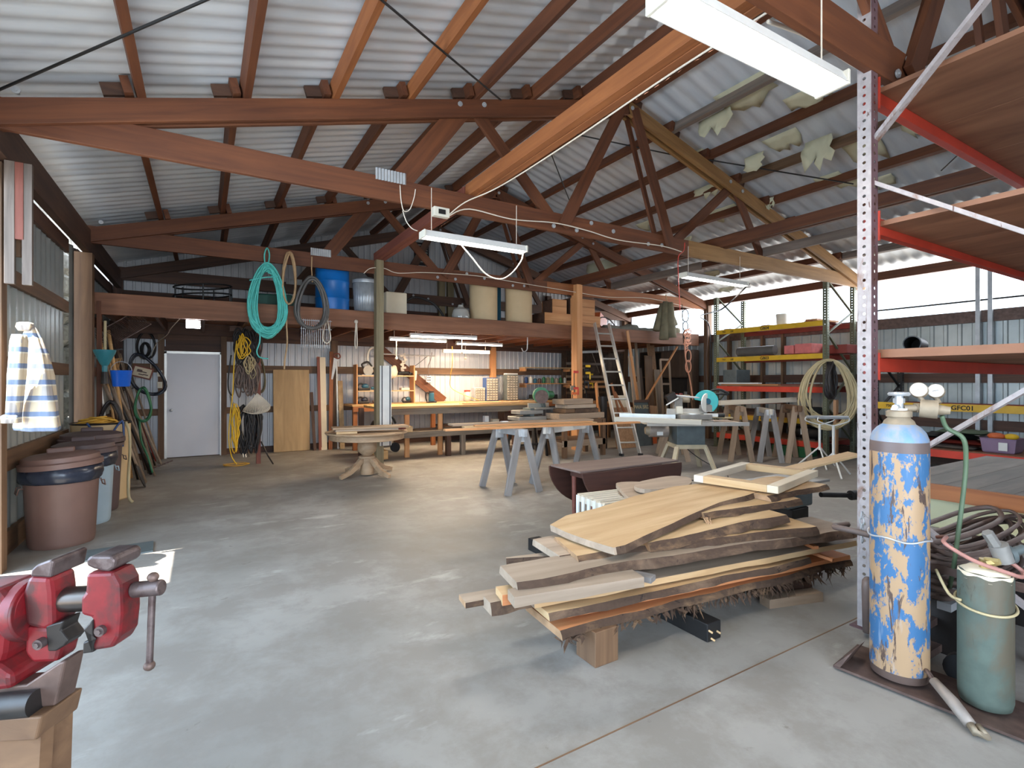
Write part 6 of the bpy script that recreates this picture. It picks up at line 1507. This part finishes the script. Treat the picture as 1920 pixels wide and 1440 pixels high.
# layers, from the floor up: near top edge given by its two ends, width away from the viewer
def sl(label, A, B, *r, **k):
    return slab(label, on_floor(*A), on_floor(*B), *r, **k)
sl('lowest near slab with a shaggy bark edge, resting on the brown block', (1046, 1182, .225), (1593, 1048, .195), .34, .5, .038, 1, 'orange_slab', 'bark_rough', .05, .03)
sl('orange-tan plank over the lowest near slab', (1062, 1149, .262), (1594, 1041, .24), .14, .18, .026, 2, 'orange_slab', 'orange_slab', .008, .004)
sl('bark-edged plank with a silvery bark patch in the middle of the near side', (1030, 1150, .305), (1520, 1046, .29), .22, .30, .036, 3, 'new_slab', 'bark', .03, .03)
sl('long smooth tan plank reaching the rusty white rack column', (1005, 1128, .345), (1604, 1014, .35), .22, .3, .034, 4, 'grey_slab', 'new_slab', .008, .006)
sl('thick square-sawn pale timber lying on the left end of the stack', (964, 1120, .405), (1208, 1082, .415), .11, .12, .055, 5, 'grey_slab', 'grey_slab', .004, .002)
sl('grooved tan timber end left of the pale square-sawn one', (942, 1116, .37), (1180, 1080, .375), .12, .1, .055, 6, 'new_slab', 'orange_slab', .004, .002)
sl('split log end at the far left of the stack', (920, 1131, .33), (1130, 1090, .33), .1, .12, .06, 7, 'grey_slab', 'bark', .02, .03)
sl('narrow pale lath end at the far left of the stack', (878, 1130, .31), (1130, 1085, .315), .12, .12, .03, 8, 'grey_slab', 'bark_rough', .006, .003)
sl('long bark-edged slab crossing the whole stack below the broad top slab', (968, 1090, .44), (1604, 992, .455), .24, .34, .05, 9, 'grey_slab', 'bark', .045, .04, bow=.015)
sl('long grey tapered slab tip pointing left behind the pale timbers', (952, 1047, .38), (1200, 1032, .42), .02, .2, .04, 10, 'grey_slab', 'bark', .02, .02)
sl('grey slab with a bark edge sticking out left under the broad top slab', (1050, 1043, .455), (1290, 1000, .47), .36, .4, .045, 11, 'grey_slab', 'bark', .04, .02)
sl('dark bark-covered slab third below the broad top slab', (1082, 1040, .478), (1525, 986, .515), .34, .34, .05, 12, 'new_slab', 'bark_rough', .06, .05)
sl('thick split slab with a torn pale patch under the broad top slab', (1215, 1018, .512), (1470, 964, .585), .32, .36, .05, 13, 'new_slab', 'bark_rough', .06, .05)
sl('bark slab just below the right end of the broad top slab', (1320, 962, .60), (1500, 935, .635), .3, .32, .04, 14, 'new_slab', 'bark_rough', .05, .04)
# the broad smooth slab on top
ts_ = MB(); zt = lambda x, y: .535 + (x - 2.05) * .09
def onp(px, py):
    dx, dy, dz = ray(px, py); s_ = (zt(0, 0) - CH) / (dz - .09 * dx); return (dx * s_, dy * s_)
ring = [onp(*p) for p in ((1031, 984), (1060, 997), (1100, 1012), (1150, 1027), (1172, 1022), (1205, 1006), (1263, 980), (1310, 958), (1349, 942), (1395, 930), (1441, 915), (1400, 900), (1362, 901), (1263, 912), (1190, 930), (1117, 953), (1062, 966))]
rr_ = []
NR = 5
for i in range(len(ring)):
    a, b = Vector(ring[i]), Vector(ring[(i + 1) % len(ring)])
    for k in range(NR):
        p = a.lerp(b, k / NR); w_ = .008 * noise.noise(Vector((p.x * 6, p.y * 6, 0))); rr_.append((p.x + w_, p.y + w_, zt(p.x, p.y)))
nn = len(rr_)
ts_.add([Vector(p) for p in rr_] + [Vector((p[0], p[1] - .012, p[2] - .04)) for p in rr_], [])
ts_.f.append(list(range(nn))); ts_.mi.append(0); ts_.f.append(list(range(2 * nn - 1, nn - 1, -1))); ts_.mi.append(1)
for i in range(nn): ts_.f.append([i, nn + i, nn + (i + 1) % nn, (i + 1) % nn]); ts_.mi.append(1 if 3 * NR < i < 10 * NR else 2)
Wt = Matrix.Translation((2.05, 2.7, .55)) @ Matrix.Rotation(math.radians(-7), 4, 'Z')
ts_.v = [Wt.inverted() @ p for p in ts_.v]
tag(ts_.build('live_edge_slab', ['new_slab', 'bark', 'grey_slab'], M_=Wt), 'broad smooth pale slab on top of the stack', 'wood slab')
# loose bits on the stack
board('loose_block', on_floor(1165, 1072, .385), on_floor(1225, 1086, .385), .07, .03, 'horse_wood', label='small grey block lying on the long tan plank', cat='block')
board('loose_lath', on_floor(1495, 1012, .37), on_floor(1530, 1027, .37), .04, .02, 'orange_slab', label='thin splinter lath sticking out of the right part of the stack', cat='lath')
board('loose_lath', on_floor(1520, 1035, .29), on_floor(1562, 1050, .27), .03, .02, 'orange_slab', label='thin lath poking out at the right end of the near planks', cat='lath')
tag(MB().box(on_floor(1277, 1020, .475), (.07, .004, .05), Matrix.Rotation(.2, 3, 'Y')).build('paper_label', 'galv'), 'small silvery tag on the dark bark slab', 'tag')
q = random.Random(17); mb = MB()
for k in range(9):
    x = q.uniform(1318, 1332); mb.tube(smoothpath([on_floor(x, 970, .58), on_floor(x + q.uniform(0, 8), 982, .55), on_floor(x + q.uniform(5, 22), 1002, .49)], 3), .004, 4)
tag(mb.build('bark_fibres', 'bark_end', smooth='all'), 'frayed bark fibres hanging in the middle of the stack', 'bark', kind='stuff')
q = random.Random(19); mb = MB()
for k in range(300):
    t_ = q.random() ** 0.8; p_ = on_floor(1046, 1182, .235).lerp(on_floor(1593, 1048, .205), t_); x = p_.x; y = p_.y + q.uniform(-.02, .06); z = .19 - .03 * t_; l = q.uniform(.02, .10) * (1.0 if t_ > .3 else .5)
    a = Vector((x, y, z)); m_ = a + Vector((q.uniform(-.03, .03), q.uniform(-.035, .02), -l * .5)); e = m_ + Vector((q.uniform(-.03, .03), q.uniform(-.03, .02), -l * .45)); e.z = max(e.z, .006)
    w = q.uniform(.004, .016); mb.add([a - Vector((w, 0, 0)), a + Vector((w, 0, 0)), m_ + Vector((w * .8, 0, 0)), m_ - Vector((w * .8, 0, 0)), e], [(0, 1, 2, 3), (3, 2, 4)])
tag(mb.build('shredded_bark', 'bark_rough'), 'shaggy shredded bark fringe hanging under the near edge of the stack', 'bark', kind='stuff')
# slatted crib side with small slabs on it, at the back of the stack
cs_ = thing('slatted_panel', 'white slatted panel lying at the back of the slab stack', 'panel', (3.35, 3.4, .4))
W = Matrix.Translation((2.86, 3.52, .46)) @ Matrix.Rotation(math.radians(-6), 4, 'Z')
MB().box((0, -.12, 0), (.045, .42, .05)).build('end_rail', 'white_wash', cs_, M_=W)
MB().box((.95, -.12, .02), (.045, .42, .05)).build('end_rail', 'white_wash', cs_, M_=W)
for k in range(7): MB().box((.47, -.31 + k * .064, .025), (.96, .034, .02)).build('slat', 'white_wash', cs_, M_=W)
for k in range(5): MB().box((-.03, -.29 + k * .085, -.12), (.012, .04, .30)).build('spindle', 'white_paint', cs_, M_=W)
board('bearer', (3.2, 3.1, .2), (3.2, 3.75, .2), .1, .4, 'dark_wood', label='timber block under the white slatted panel', cat='block')
for k, (pts, z, th, l) in enumerate(((((1157, 905), (1162, 915), (1185, 935), (1218, 922), (1222, 908), (1195, 903)), .53, .035, 'rounded pale slab leaning on the white slatted panel'), (((1162, 928), (1185, 936), (1205, 930), (1180, 915), (1160, 916)), .495, .03, 'small pale slab piece under the rounded one'), (((1193, 905), (1200, 916), (1245, 916), (1290, 909), (1296, 898), (1280, 893), (1250, 893)), .58, .035, 'grey-brown oval slab lying on top at the back of the stack'))):
    ring_ = [on_floor(x, y, z) for x, y in pts]
    rs = []
    for i in range(len(ring_)):
        a, b, c_, d_ = ring_[i - 1], ring_[i], ring_[(i + 1) % len(ring_)], ring_[(i + 2) % len(ring_)]
        for j_ in range(4):
            u_ = j_ / 4; rs.append(0.5 * ((2 * b) + (c_ - a) * u_ + (2 * a - 5 * b + 4 * c_ - d_) * u_ * u_ + (3 * b - a - 3 * c_ + d_) * u_ ** 3))
    o = MB().slabpoly(rs, th).build('live_edge_offcut', 'grey_slab'); tag(o, l, 'wood slab')
# white wooden frame on top
wf = thing('timber_surround', 'pale wooden window frame lying on the right end of the stack', 'frame', (4.1, 2.7, .8))
Pf = [on_floor(x, y, .735) for x, y in ((1302, 893), (1378, 869), (1544, 878), (1455, 909))]
cx_ = sum((p for p in Pf), Vector((0, 0, 0))) / 4
u_ = ((Pf[1] - Pf[0]) + (Pf[2] - Pf[3])) / 2; v_ = ((Pf[3] - Pf[0]) + (Pf[2] - Pf[1])) / 2
lu, lv = u_.length, v_.length; u_.normalize(); v_ = (v_ - u_ * v_.dot(u_)).normalized()
hh = .055
for s in (-1, 1):
    board('frame_rail', cx_ + v_ * s * (lv / 2 - .04) - u_ * lu / 2 - Vector((0, 0, hh / 2)), cx_ + v_ * s * (lv / 2 - .04) + u_ * lu / 2 - Vector((0, 0, hh / 2)), .08, hh, 'white_wash' if s < 0 else 'cream', wf, bevel=.004)
    board('frame_stile', cx_ + u_ * s * (lu / 2 - .05) - v_ * (lv / 2 - .08) - Vector((0, 0, hh / 2 + .001)), cx_ + u_ * s * (lu / 2 - .05) + v_ * (lv / 2 - .08) - Vector((0, 0, hh / 2 + .001)), .10, hh, 'pine', wf, bevel=.003)
board('thin_plank', on_y(1470, 883, 2.95), on_y(1603, 851, 2.6), .2, .02, 'pine', label='thin pale plank tilting up past the frame toward the rusty white column', cat='plank')
sl('bark slab under the pale window frame', (1440, 930, .665), (1548, 908, .675), .4, .4, .035, 15, 'new_slab', 'bark_rough', .05, .05)
mc = thing('jointer', 'dark grey machine on the floor behind the right end of the stack', 'machine', (4.45, 2.65, 0))
MB().span((4.25, 2.5, .40), (4.62, 2.85, .56)).build('body', 'saw_body', mc, bevel=.02); MB().span((4.0, 2.55, .562), (5.0, 2.95, .59)).build('table', 'cast_grey', mc, bevel=.008)
MB().span((4.3, 2.5, .0), (4.55, 2.8, .40)).build('pedestal', 'steel_dark', mc, bevel=.01); MB().cyl((4.55, 2.4, .52), (4.85, 2.3, .50), .022, n=12).cyl((4.84, 2.3, .50), (4.90, 2.285, .50), .042, n=16).build('crank', 'black', mc, smooth=35)

# ================================================================== pallet rack nearest the viewer
nr = thing('pallet_rack', 'rusty white pallet rack with red beams at the right edge, nearest the viewer', 'pallet rack', (4.8, 1.0, 0))
CX, CY_ = 3.462, 1.552
col = column(CX, CY_, 4.4, 'rack_white', nr, .076, 'rack_rust')
column(CX, .42, 4.4, 'rack_white', nr, .078, 'rack_rust')
column(6.85, CY_, 4.4, 'rack_white', nr, .078, 'rack_rust'); column(6.85, .42, 4.4, 'rack_white', nr, .078, 'rack_rust')
for (z0, z1) in ((2.96, 4.05), (2.70, 1.95), (.92, 1.78), (.85, .10)):
    MB().bar((CX + .02, CY_ - .03, z0), (CX + .02, .45, z1), .022, .045, up=(1, 0, 0)).bar((CX + .04, CY_ - .03, z0 - .012), (CX + .04, .45, z1 - .012), .03, .004, up=(0, 0, 1)).build('brace', 'rack_white', nr)
for (z, zt_) in ((3.20, 3.31), (2.40, 2.50), (1.555, 1.64)):
    for y in (CY_ - .0, .45):
        MB().span((CX + .045, y - .025, z), (6.82, y + .025, zt_)).build('shelf_beam', 'beam_red', nr, bevel=.003)
        MB().span((CX + .04, y - .05, z - .05), (CX + .05, y + .04, zt_ + .03)).build('beam_hook', 'beam_red', nr)
for k, (z, m, th) in enumerate(((3.27, 'deck_ply', .03), (2.45, 'deck_ply', .03), (1.642, 'deck_ply', .05))):
    for j_ in range(4):
        x0 = CX + .10 + j_ * .82; MB().span((x0, .48 if z > 2 else .38, z), (x0 + .815, 1.525 if z > 2 else 1.64, z + th)).build('shelf_deck', m, nr)
tag(MB().lathe([(.085, 0), (.085, .34), (.075, .34), (.075, .02)], (9.9, 3.95, 1.95), 24, Matrix.Rotation(math.radians(60), 3, 'Y') @ Matrix.Rotation(0, 3, 'X')).build('black_tube', 'black', smooth=35), 'x', 'tube')
o = bpy.data.objects['black_tube']; bpy.data.objects.remove(o)
bt = MB(); p0 = Vector((3.98, 1.52, 1.745)); dv = Vector((.95, .22, 0)).normalized()
F3 = frame(dv); bt.lathe([(.05, 0), (.05, .30), (.044, .30), (.044, .01)], (0, 0, 0), 24)
bt.v = [p0 + F3 @ Vector((.30 - p.z, p.x, p.y)) for p in bt.v]
tag(bt.build('black_tube', 'black', smooth=35), 'short black tube lying on the third deck of the nearest rack', 'tube')
# work table beside the rack
wt2 = thing('side_table', 'weathered grey plank table with a brown edge board behind the gas cylinders', 'table', (5.6, 1.2, 0))
for k in range(8): board('top_plank', (4.58, .53 + k * .187, .733), (6.7, .53 + k * .187, .733), .184, .036, 'grey_table', wt2)
board('edge_board', (4.565, .44, .695), (4.565, 1.94, .695), .03, .11, 'orange_wood', wt2)
for (x, y) in ((4.66, .56), (6.6, .56), (4.66, 1.86), (6.6, 1.86)): board('leg', (x, y, 0), (x, y, .71), .07, .07, 'brown_post', wt2, up=(1, 0, 0))
pc = MB().span((4.70, 1.12, .40), (4.76, 1.80, .645)).build('storage_case', 'table_cream', bevel=.01); tag(pc, 'cream panel with a teal edge under the grey-topped table', 'panel')
MB().span((4.69, 1.07, .40), (4.77, 1.12, .645)).build('edge_strip', 'light_teal', pc)
board('prop', (4.8, 1.4, 0), (4.8, 1.4, .395), .1, .1, 'dark_wood', up=(1, 0, 0), label='dark prop holding up the cream panel', cat='block')
tag(MB().span((4.7, .78, .32), (4.95, 1.03, .64)).build('storage_case', 'purple_bin', bevel=.01), 'dark plum box beside the cream panel', 'box')
tag(MB().span((4.7, .78, .0), (4.95, 1.03, .315)).build('storage_case', 'dark_wood'), 'dark crate under the plum box', 'box')
# cables coiled behind the cylinders
q = random.Random(55); mb = MB()
for k in range(17):
    z = .36 + .018 * k + q.uniform(-.01, .01); y = 1.21 + q.uniform(-.1, .12); sag = q.uniform(.0, .05)
    pts = [(3.25 + q.uniform(-.1, .1), y + .05, z + .02), (3.22, y - .07, z + .01), (3.5, y - .10, z - sag), (3.9, y - .12, z - sag), (4.3, y - .1, z), (4.48, y, z + .02), (4.3, y + .09, z), (3.8, y + .10, z - sag), (3.4, y + .1, z)]
    mb.tube(smoothpath(pts, 4, True), q.choice((.011, .014, .016)), 6, closed=True)
cbk = mb.build('welding_cable', 'cable_brown', smooth='all'); tag(cbk, 'thick coil of brown welding cables behind the gas cylinders', 'cable')
cable('cable loop wrapped round the rusty white rack column', [(3.6, 1.5, .62), (3.36, 1.47, .60), (3.32, 1.56, .605), (3.34, 1.68, .60), (3.5, 1.68, .59)], .018, 'cable_brown')
# steel bars rack under the cables
sb = thing('steel_bar_rack', 'low stack of rusty steel bars behind the gas cylinders', 'rack', (3.9, 1.2, 0))
for k, (z, y, m) in enumerate(((.10, 1.38, 'galv'), (.17, 1.24, 'rusty'), (.24, 1.40, 'galv'), (.31, 1.26, 'rusty'), (.03, 1.22, 'rusty'), (.325, 1.12, 'galv'))):
    MB().span((3.30, y - .03, z - .02), (4.5, y + .03, z + .02)).build('bar', m, sb)
for x in (3.5, 4.3): MB().span((x - .02, 1.05, .0), (x + .02, 1.45, .34)).build('cradle', 'steel_dark', sb)

# ================================================================== gas cylinders on their cart
gc = thing('cylinder_cart', 'rusty steel cart plate under the two gas cylinders', 'cart', (3.02, 1.04, 0))
Wc = Matrix.Translation((3.02, 1.05, 0)) @ Matrix.Rotation(math.radians(-83), 4, 'Z')
MB().box((0, 0, .018), (.78, .34, .012)).build('base_plate', 'rusty', gc, M_=Wc)
MB().prism([(-.39, .02), (-.36, .02), (-.30, .13)], -.17, .0, Wc).build('toe_plate', 'rusty', gc)
MB().bar((-.2, .17, .05), (-.2, .17, .62), .03, .03).bar((.34, .17, .05), (.34, .17, .9), .03, .03).build('rear_upright', 'rusty', gc, M_=Wc)
MB().bar((-.2, .17, .55), (.34, .17, .55), .02, .04).build('cross_strap', 'rusty', gc, M_=Wc)
for k in range(2): MB().cyl((.0 + .3 * k - .25, .18, .07), (.0 + .3 * k - .25, .23, .07), .07, n=18).build('wheel', 'black_rubber', gc, M_=Wc, smooth=35)
c1 = Vector((2.985, 1.195, .028)); R1 = .122
g1 = thing('gas_cylinder', 'tall gas cylinder with peeling blue paint and twin gauges', 'gas cylinder', c1)
W1 = wm(g1)
MB().lathe([(.095, 0), (.118, .012), (R1, .05), (R1, 1.15), (.1195, 1.185), (.108, 1.217), (.09, 1.24), (.068, 1.256), (.06, 1.262)], (0, 0, 0), 56).build('tank', 'peeling_blue', g1, M_=W1, smooth=50)
MB().lathe([(.07, 1.25), (.062, 1.272), (.048, 1.285), (.046, 1.29), (.054, 1.293), (.054, 1.318), (.044, 1.325), (.03, 1.325)], (0, 0, 0), 32).build('neck_ring', 'dusty_metal', g1, M_=W1, smooth=30)
MB().cyl((0, 0, 1.32), (0, 0, 1.335), .034, n=20).build('seal', 'white_paint', g1, M_=W1, smooth=35)
MB().cyl((0, 0, 1.325), (0, 0, 1.40), .018, n=16).cyl((-.045, .0, 1.34), (.04, .0, 1.34), .014, n=12).cyl((0, 0, 1.36), (0, 0, 1.385), .025, n=6).build('valve_body', 'galv', g1, M_=W1, smooth=35)
MB().lathe([(.008, 1.40), (.042, 1.397), (.048, 1.405), (.042, 1.415), (.01, 1.417), (0, 1.417)], (0, 0, 0), 40, mod=lambda a, z: 1 + .05 * math.cos(8 * a)).build('handwheel', 'galv', g1, M_=W1, smooth=40)
er = Vector((CY, -SY, 0)); ef = Vector((SY, CY, 0)); ez = Vector((0, 0, 1))      # across and along the shop as seen from the doorway
def Q(a, b, c_): return er * a + ef * b + ez * c_
rg = MB().cyl(Q(.02, 0, 1.335), Q(.09, -.01, 1.337), .017, n=14).cyl(Q(.075, -.01, 1.337), Q(.10, -.01, 1.337), .026, n=6).cyl(Q(.10, -.005, 1.335), Q(.155, -.05, 1.33), .045, n=24).cyl(Q(.155, -.05, 1.33), Q(.19, -.08, 1.327), .026, .018, 18).build('regulator', 'dusty_metal', g1, M_=W1, smooth=35)
for (a, b, z, s) in ((.10, -.0, 1.425, 1), (.185, .0, 1.42, .95)):
    fd_ = (-ef * .75 - er * .75 + ez * .25).normalized()
    c_ = Q(a, b, z)
    gg = MB().cyl(c_ - fd_ * .02, c_ + fd_ * .012, .037 * s, n=28).build('gauge', 'dusty_metal', g1, M_=W1, smooth=35)
    MB().cyl(c_ + fd_ * .012, c_ + fd_ * .0135, .034 * s, n=28).build('gauge_face', 'gauge_face', gg, M_=W1)
    F_ = frame(er - fd_ * er.dot(fd_), fd_)
    MB().bar(c_ + fd_ * .0145 + F_ @ Vector((-.012, -.012 * 0, 0)), c_ + fd_ * .0145 + F_ @ Vector((.012, .0, 0)), .003, .0012).build('needle', 'black', gg, M_=W1)
    MB().cyl(c_ - ez * .03, Q(a * .85 + .03, b - .02, 1.36), .010, n=10).build('gauge_stem', 'dusty_metal', g1, M_=W1)
hs_ = c1 + Q(.165, -.06, 1.30)
cable('dusty green gas hose drooping from the tall cylinder regulator', [hs_, hs_ + Vector((.03, -.01, -.06)), (3.14, .99, 1.22), (3.17, .99, 1.1), (3.17, 1.0, .95), (3.16, 1.02, .72), (3.2, 1.05, .55), (3.3, 1.1, .42)], .011, 'hose_green', name='gas_hose', cat='hose')
c2 = Vector((3.055, .885, .028)); R2 = .098
g2 = thing('gas_cylinder', 'short grey-green gas cylinder in front of the tall one', 'gas cylinder', c2); W2 = wm(g2)
MB().lathe([(.075, 0), (.092, .01), (R2, .04), (R2, .585), (.092, .605), (.06, .615), (0, .615)], (0, 0, 0), 48).build('tank', 'acetylene', g2, M_=W2, smooth=50)
MB().lathe([(R2 * .99, .575), (.095, .603), (.066, .616), (.064, .62)], (0, 0, 0), 48, mod=lambda a, z: 1 + .012 * math.cos(7 * a)).build('label_band', 'cream', g2, M_=W2, smooth='all')
MB().cyl((0, 0, .61), (0, 0, .66), .022, n=16).cyl(Q(-.02, -.02, .645), Q(.05, -.03, .66), .016, n=6).cyl(Q(.02, -.05, .665), Q(.0, .0, .655), .014, n=6).build('valve_body', 'brass', g2, M_=W2)
MB().cyl(Q(.06, -.03, .66), Q(.03, -.03, .735), .036, n=24).cyl(Q(.02, -.03, .73), Q(-.02, -.03, .79), .022, n=6).build('regulator', 'cast_grey', g2, M_=W2, smooth=35)
MB().cyl(Q(.075, -.02, .685), Q(.095, -.02, .69), .042, n=24).cyl(Q(.095, -.02, .69), Q(.155, -.02, .715), .022, .018, 16).build('adjuster', 'saw_body', g2, M_=W2, smooth=35)
rp = c2 + Q(.06, -.04, .62)
cable('salmon pink gas hose looping over the short cylinder', [(3.22, 1.12, .70), (3.12, 1.05, .735), (3.0, 1.02, .74), (2.98, .98, .72), (3.0, .90, .68), (3.03, .80, .655), (3.08, .77, .638), (3.13, .78, .65), (3.12, .83, .69)], .0095, 'hose_red', name='gas_hose', cat='hose')
# wire and chain round the cylinders
mb = MB(); n_ = 40
mb.tube([c1 + Vector(((R1 + .006) * math.cos(2 * math.pi * k / n_), (R1 + .006) * math.sin(2 * math.pi * k / n_), .70 + .006 * math.sin(7 * k))) for k in range(n_)], .005, 5, closed=True)
cz = c1 + Vector((-.04, .14, .72))
for k in range(5):
    cc_ = Vector((3.36, 1.535, .70 - .036 * k)); mb.tube([cc_ + (Vector((0, .012 * math.cos(a_ * math.pi / 5), .022 * math.sin(a_ * math.pi / 5))) if k % 2 else Vector((.012 * math.cos(a_ * math.pi / 5), -.002, .022 * math.sin(a_ * math.pi / 5)))) for a_ in range(10)], .0035, 5, closed=True)
mb.tube([c1 + Vector((.1, .08, .70)), (3.3, 1.45, .70), (3.36, 1.535, .705)], .004, 5)
tag(mb.build('retaining_chain', 'galv', smooth='all'), 'wire and chain tying the tall cylinder to the rack column', 'chain')
mb = MB(); mb.tube([c2 + Vector(((R2 + .008) * math.cos(2 * math.pi * k / n_), (R2 + .008) * math.sin(2 * math.pi * k / n_), .46 + .02 * math.sin(2 * math.pi * k / n_ + 1))) for k in range(n_)], .006, 6, closed=True)
mb.tube(smoothpath([c2 + Vector((-.09, .06, .47)), (3.0, 1.0, .50), (3.06, 1.07, .58)], 4), .007, 6)
tag(mb.build('retaining_strap', 'hose_tan', smooth='all'), 'dusty hose strap round the short gas cylinder', 'strap')
# cutting torch handle on the floor
th_ = thing('torch_handle', 'dusty torch handle lying on the floor between the two cylinders', 'torch', (2.86, .94, 0))
MB().tube([(2.80, .86, .035), (2.86, .94, .07), (2.92, 1.03, .10)], [.024, .026, .02], 12).build('grip', 'motor_grey', th_, smooth='all'); MB().tube(smoothpath([(2.92, 1.03, .10), (2.95, 1.07, .12), (2.97, 1.06, .10), (2.93, 1.0, .05)], 4), .008, 6).build('lever', 'rusty', th_, smooth='all')
MB().tube([(2.80, .86, .035), (2.76, .83, .03), (2.78, .80, .025), (2.82, .84, .03)], .016, 8).build('tip', 'dusty_metal', th_, smooth='all')
st_ = MB().lathe([(.02, 0), (.05, 0), (.06, .26), (.055, .30), (.03, .32)], (0, 0, 0), 16)
st_.v = [Vector((3.33 + p.x * .6, 1.49 + p.y * .5, .03 + p.z)) for p in st_.v]
tag(st_.build('rope_bundle', 'cable_brown', smooth='all'), 'grey cord bundle hanging at the foot of the rusty white column', 'cord')

ru = MB().span((3.74, .915, 0), (3.78, .92, .86)).span((3.74, .88, 0), (3.745, .92, .86)).build('angle_upright', 'rusty'); tag(ru, 'rusty angle iron upright at the right edge beside the short gas cylinder', 'upright')
# ================================================================== bench vise in the foreground
SV = 1.1
def V(px, py, dep=0.0):
    """point on the upright plane through the vise screw, dep metres behind it"""
    u = (px - 960) / F; return er * (u * SV) + ef * (SV + dep) + Vector((0, 0, CH + (HOR - py) / F * SV))
def vprism(mb, pts, a, b):
    P = [V(x, y, a) for x, y in pts] + [V(x, y, b) for x, y in pts]; n_ = len(pts)
    return mb.add(P, [tuple(range(n_)), tuple(range(2 * n_ - 1, n_ - 1, -1))] + [(i, n_ + i, n_ + (i + 1) % n_, (i + 1) % n_) for i in range(n_)])
vz = thing('bench_vise', 'large red bench vise with rusty jaws on the wooden bench in the foreground', 'vise', V(60, 1290, 0))
MB().cyl(V(-140, 1152), V(72, 1140), .056, n=32).build('body_barrel', 'vise_red', vz, smooth=40, bevel=.004)
vprism(MB(), ((-140, 1100), (40, 1088), (60, 1110), (48, 1205), (40, 1230), (-140, 1240)), -.05, .05).build('body', 'vise_red', vz, bevel=.012)
MB().cyl(V(48, 1142), V(72, 1140), .064, n=32).build('body_collar', 'vise_red', vz, smooth=40, bevel=.004)
vprism(MB(), ((70, 1100), (80, 1070), (120, 1072), (124, 1100), (126, 1160), (112, 1168), (76, 1160)), -.035, .03).build('rear_jaw_block', 'vise_red', vz, bevel=.01)
vprism(MB(), ((80, 1072), (83, 1058), (92, 1050), (118, 1040), (124, 1044), (118, 1074)), -.03, .058).build('rear_jaw', 'vise_iron', vz, bevel=.005)
vprism(MB(), ((72, 1162), (116, 1165), (132, 1158), (138, 1180), (136, 1205), (130, 1228), (84, 1230), (70, 1212)), -.03, .02).build('rear_pipe_jaw', 'vise_red', vz, bevel=.008)
vprism(MB(), ((112, 1160), (146, 1150), (140, 1168), (154, 1186), (146, 1196), (130, 1206), (116, 1206)), -.034, .01).build('pipe_jaw_insert', 'steel_dark', vz, bevel=.003)
MB().cyl(V(100, 1125), V(200, 1120), .026, n=28).build('slide_bar', 'slide_steel', vz, smooth=40)
vprism(MB(), ((186, 1064), (236, 1062), (248, 1085), (250, 1140), (246, 1180), (234, 1200), (184, 1208), (192, 1188), (200, 1180), (196, 1145), (176, 1140), (176, 1108), (184, 1098)), -.035, .025).build('front_jaw_block', 'vise_red', vz, bevel=.01)
vprism(MB(), ((182, 1040), (190, 1034), (230, 1034), (236, 1042), (234, 1056), (222, 1064), (196, 1058), (183, 1052)), -.03, .05).build('front_jaw', 'vise_iron', vz, bevel=.006)
vprism(MB(), ((200, 1146), (182, 1166), (202, 1180), (183, 1188), (182, 1209), (202, 1206)), -.038, .02).build('pipe_jaw_insert', 'steel_dark', vz, bevel=.003)
for (x, y) in ((105, 1190), (216, 1166)): MB().cyl(V(x, y, -.03), V(x, y, -.044), .0105, n=16).cyl(V(x, y, -.042), V(x, y, -.048), .006, n=6).build('bolt', 'vise_iron', vz, smooth=35)
MB().cyl(V(250, 1106), V(304, 1101), .0165, n=20).build('screw_end', 'vise_iron', vz, smooth=40, bevel=.003)
vh = MB().cyl(V(287, 1082), V(280, 1248), .0068, n=14).build('handle_bar', 'vise_iron', vz, smooth=40)
MB().ball(V(280, 1248), .0115, (1, 1, .9), 14).build('bar_knob', 'rusty', vh, smooth='all'); MB().ball(V(287, 1082), .0115, (1, 1, .9), 14).build('bar_knob', 'rusty', vh, smooth='all')
vprism(MB(), ((-140, 1228), (40, 1215), (70, 1235), (72, 1262), (-140, 1290)), -.06, .06).build('swivel_base', 'vise_red', vz, bevel=.01)
vprism(MB(), ((-140, 1275), (90, 1258), (150, 1218), (160, 1216), (150, 1262), (142, 1296), (-140, 1332)), -.05, .0).build('mounting_plate', 'rusty', vz, bevel=.004)
MB().cyl(V(-140, 1312, -.06), V(118, 1285, -.06), .026, n=24).build('mounting_pipe', 'steel_dark', vz, smooth=40)
wbv = thing('vise_bench', 'brown wooden bench corner under the red vise', 'workbench', V(60, 1340, 0))
vprism(MB(), ((-600, 1330), (142, 1298), (132, 1340), (-600, 1380)), -.08, .02).build('top_plank', 'brown_post', wbv, bevel=.004)
vprism(MB(), ((-600, 1375), (133, 1335), (112, 1700), (-600, 1700)), -.07, -.04).build('apron', 'brown_post', wbv)
vprism(MB(), ((50, 1345), (122, 1345), (100, 2000), (40, 2020)), -.04, .02).build('leg', 'brown_post', wbv)
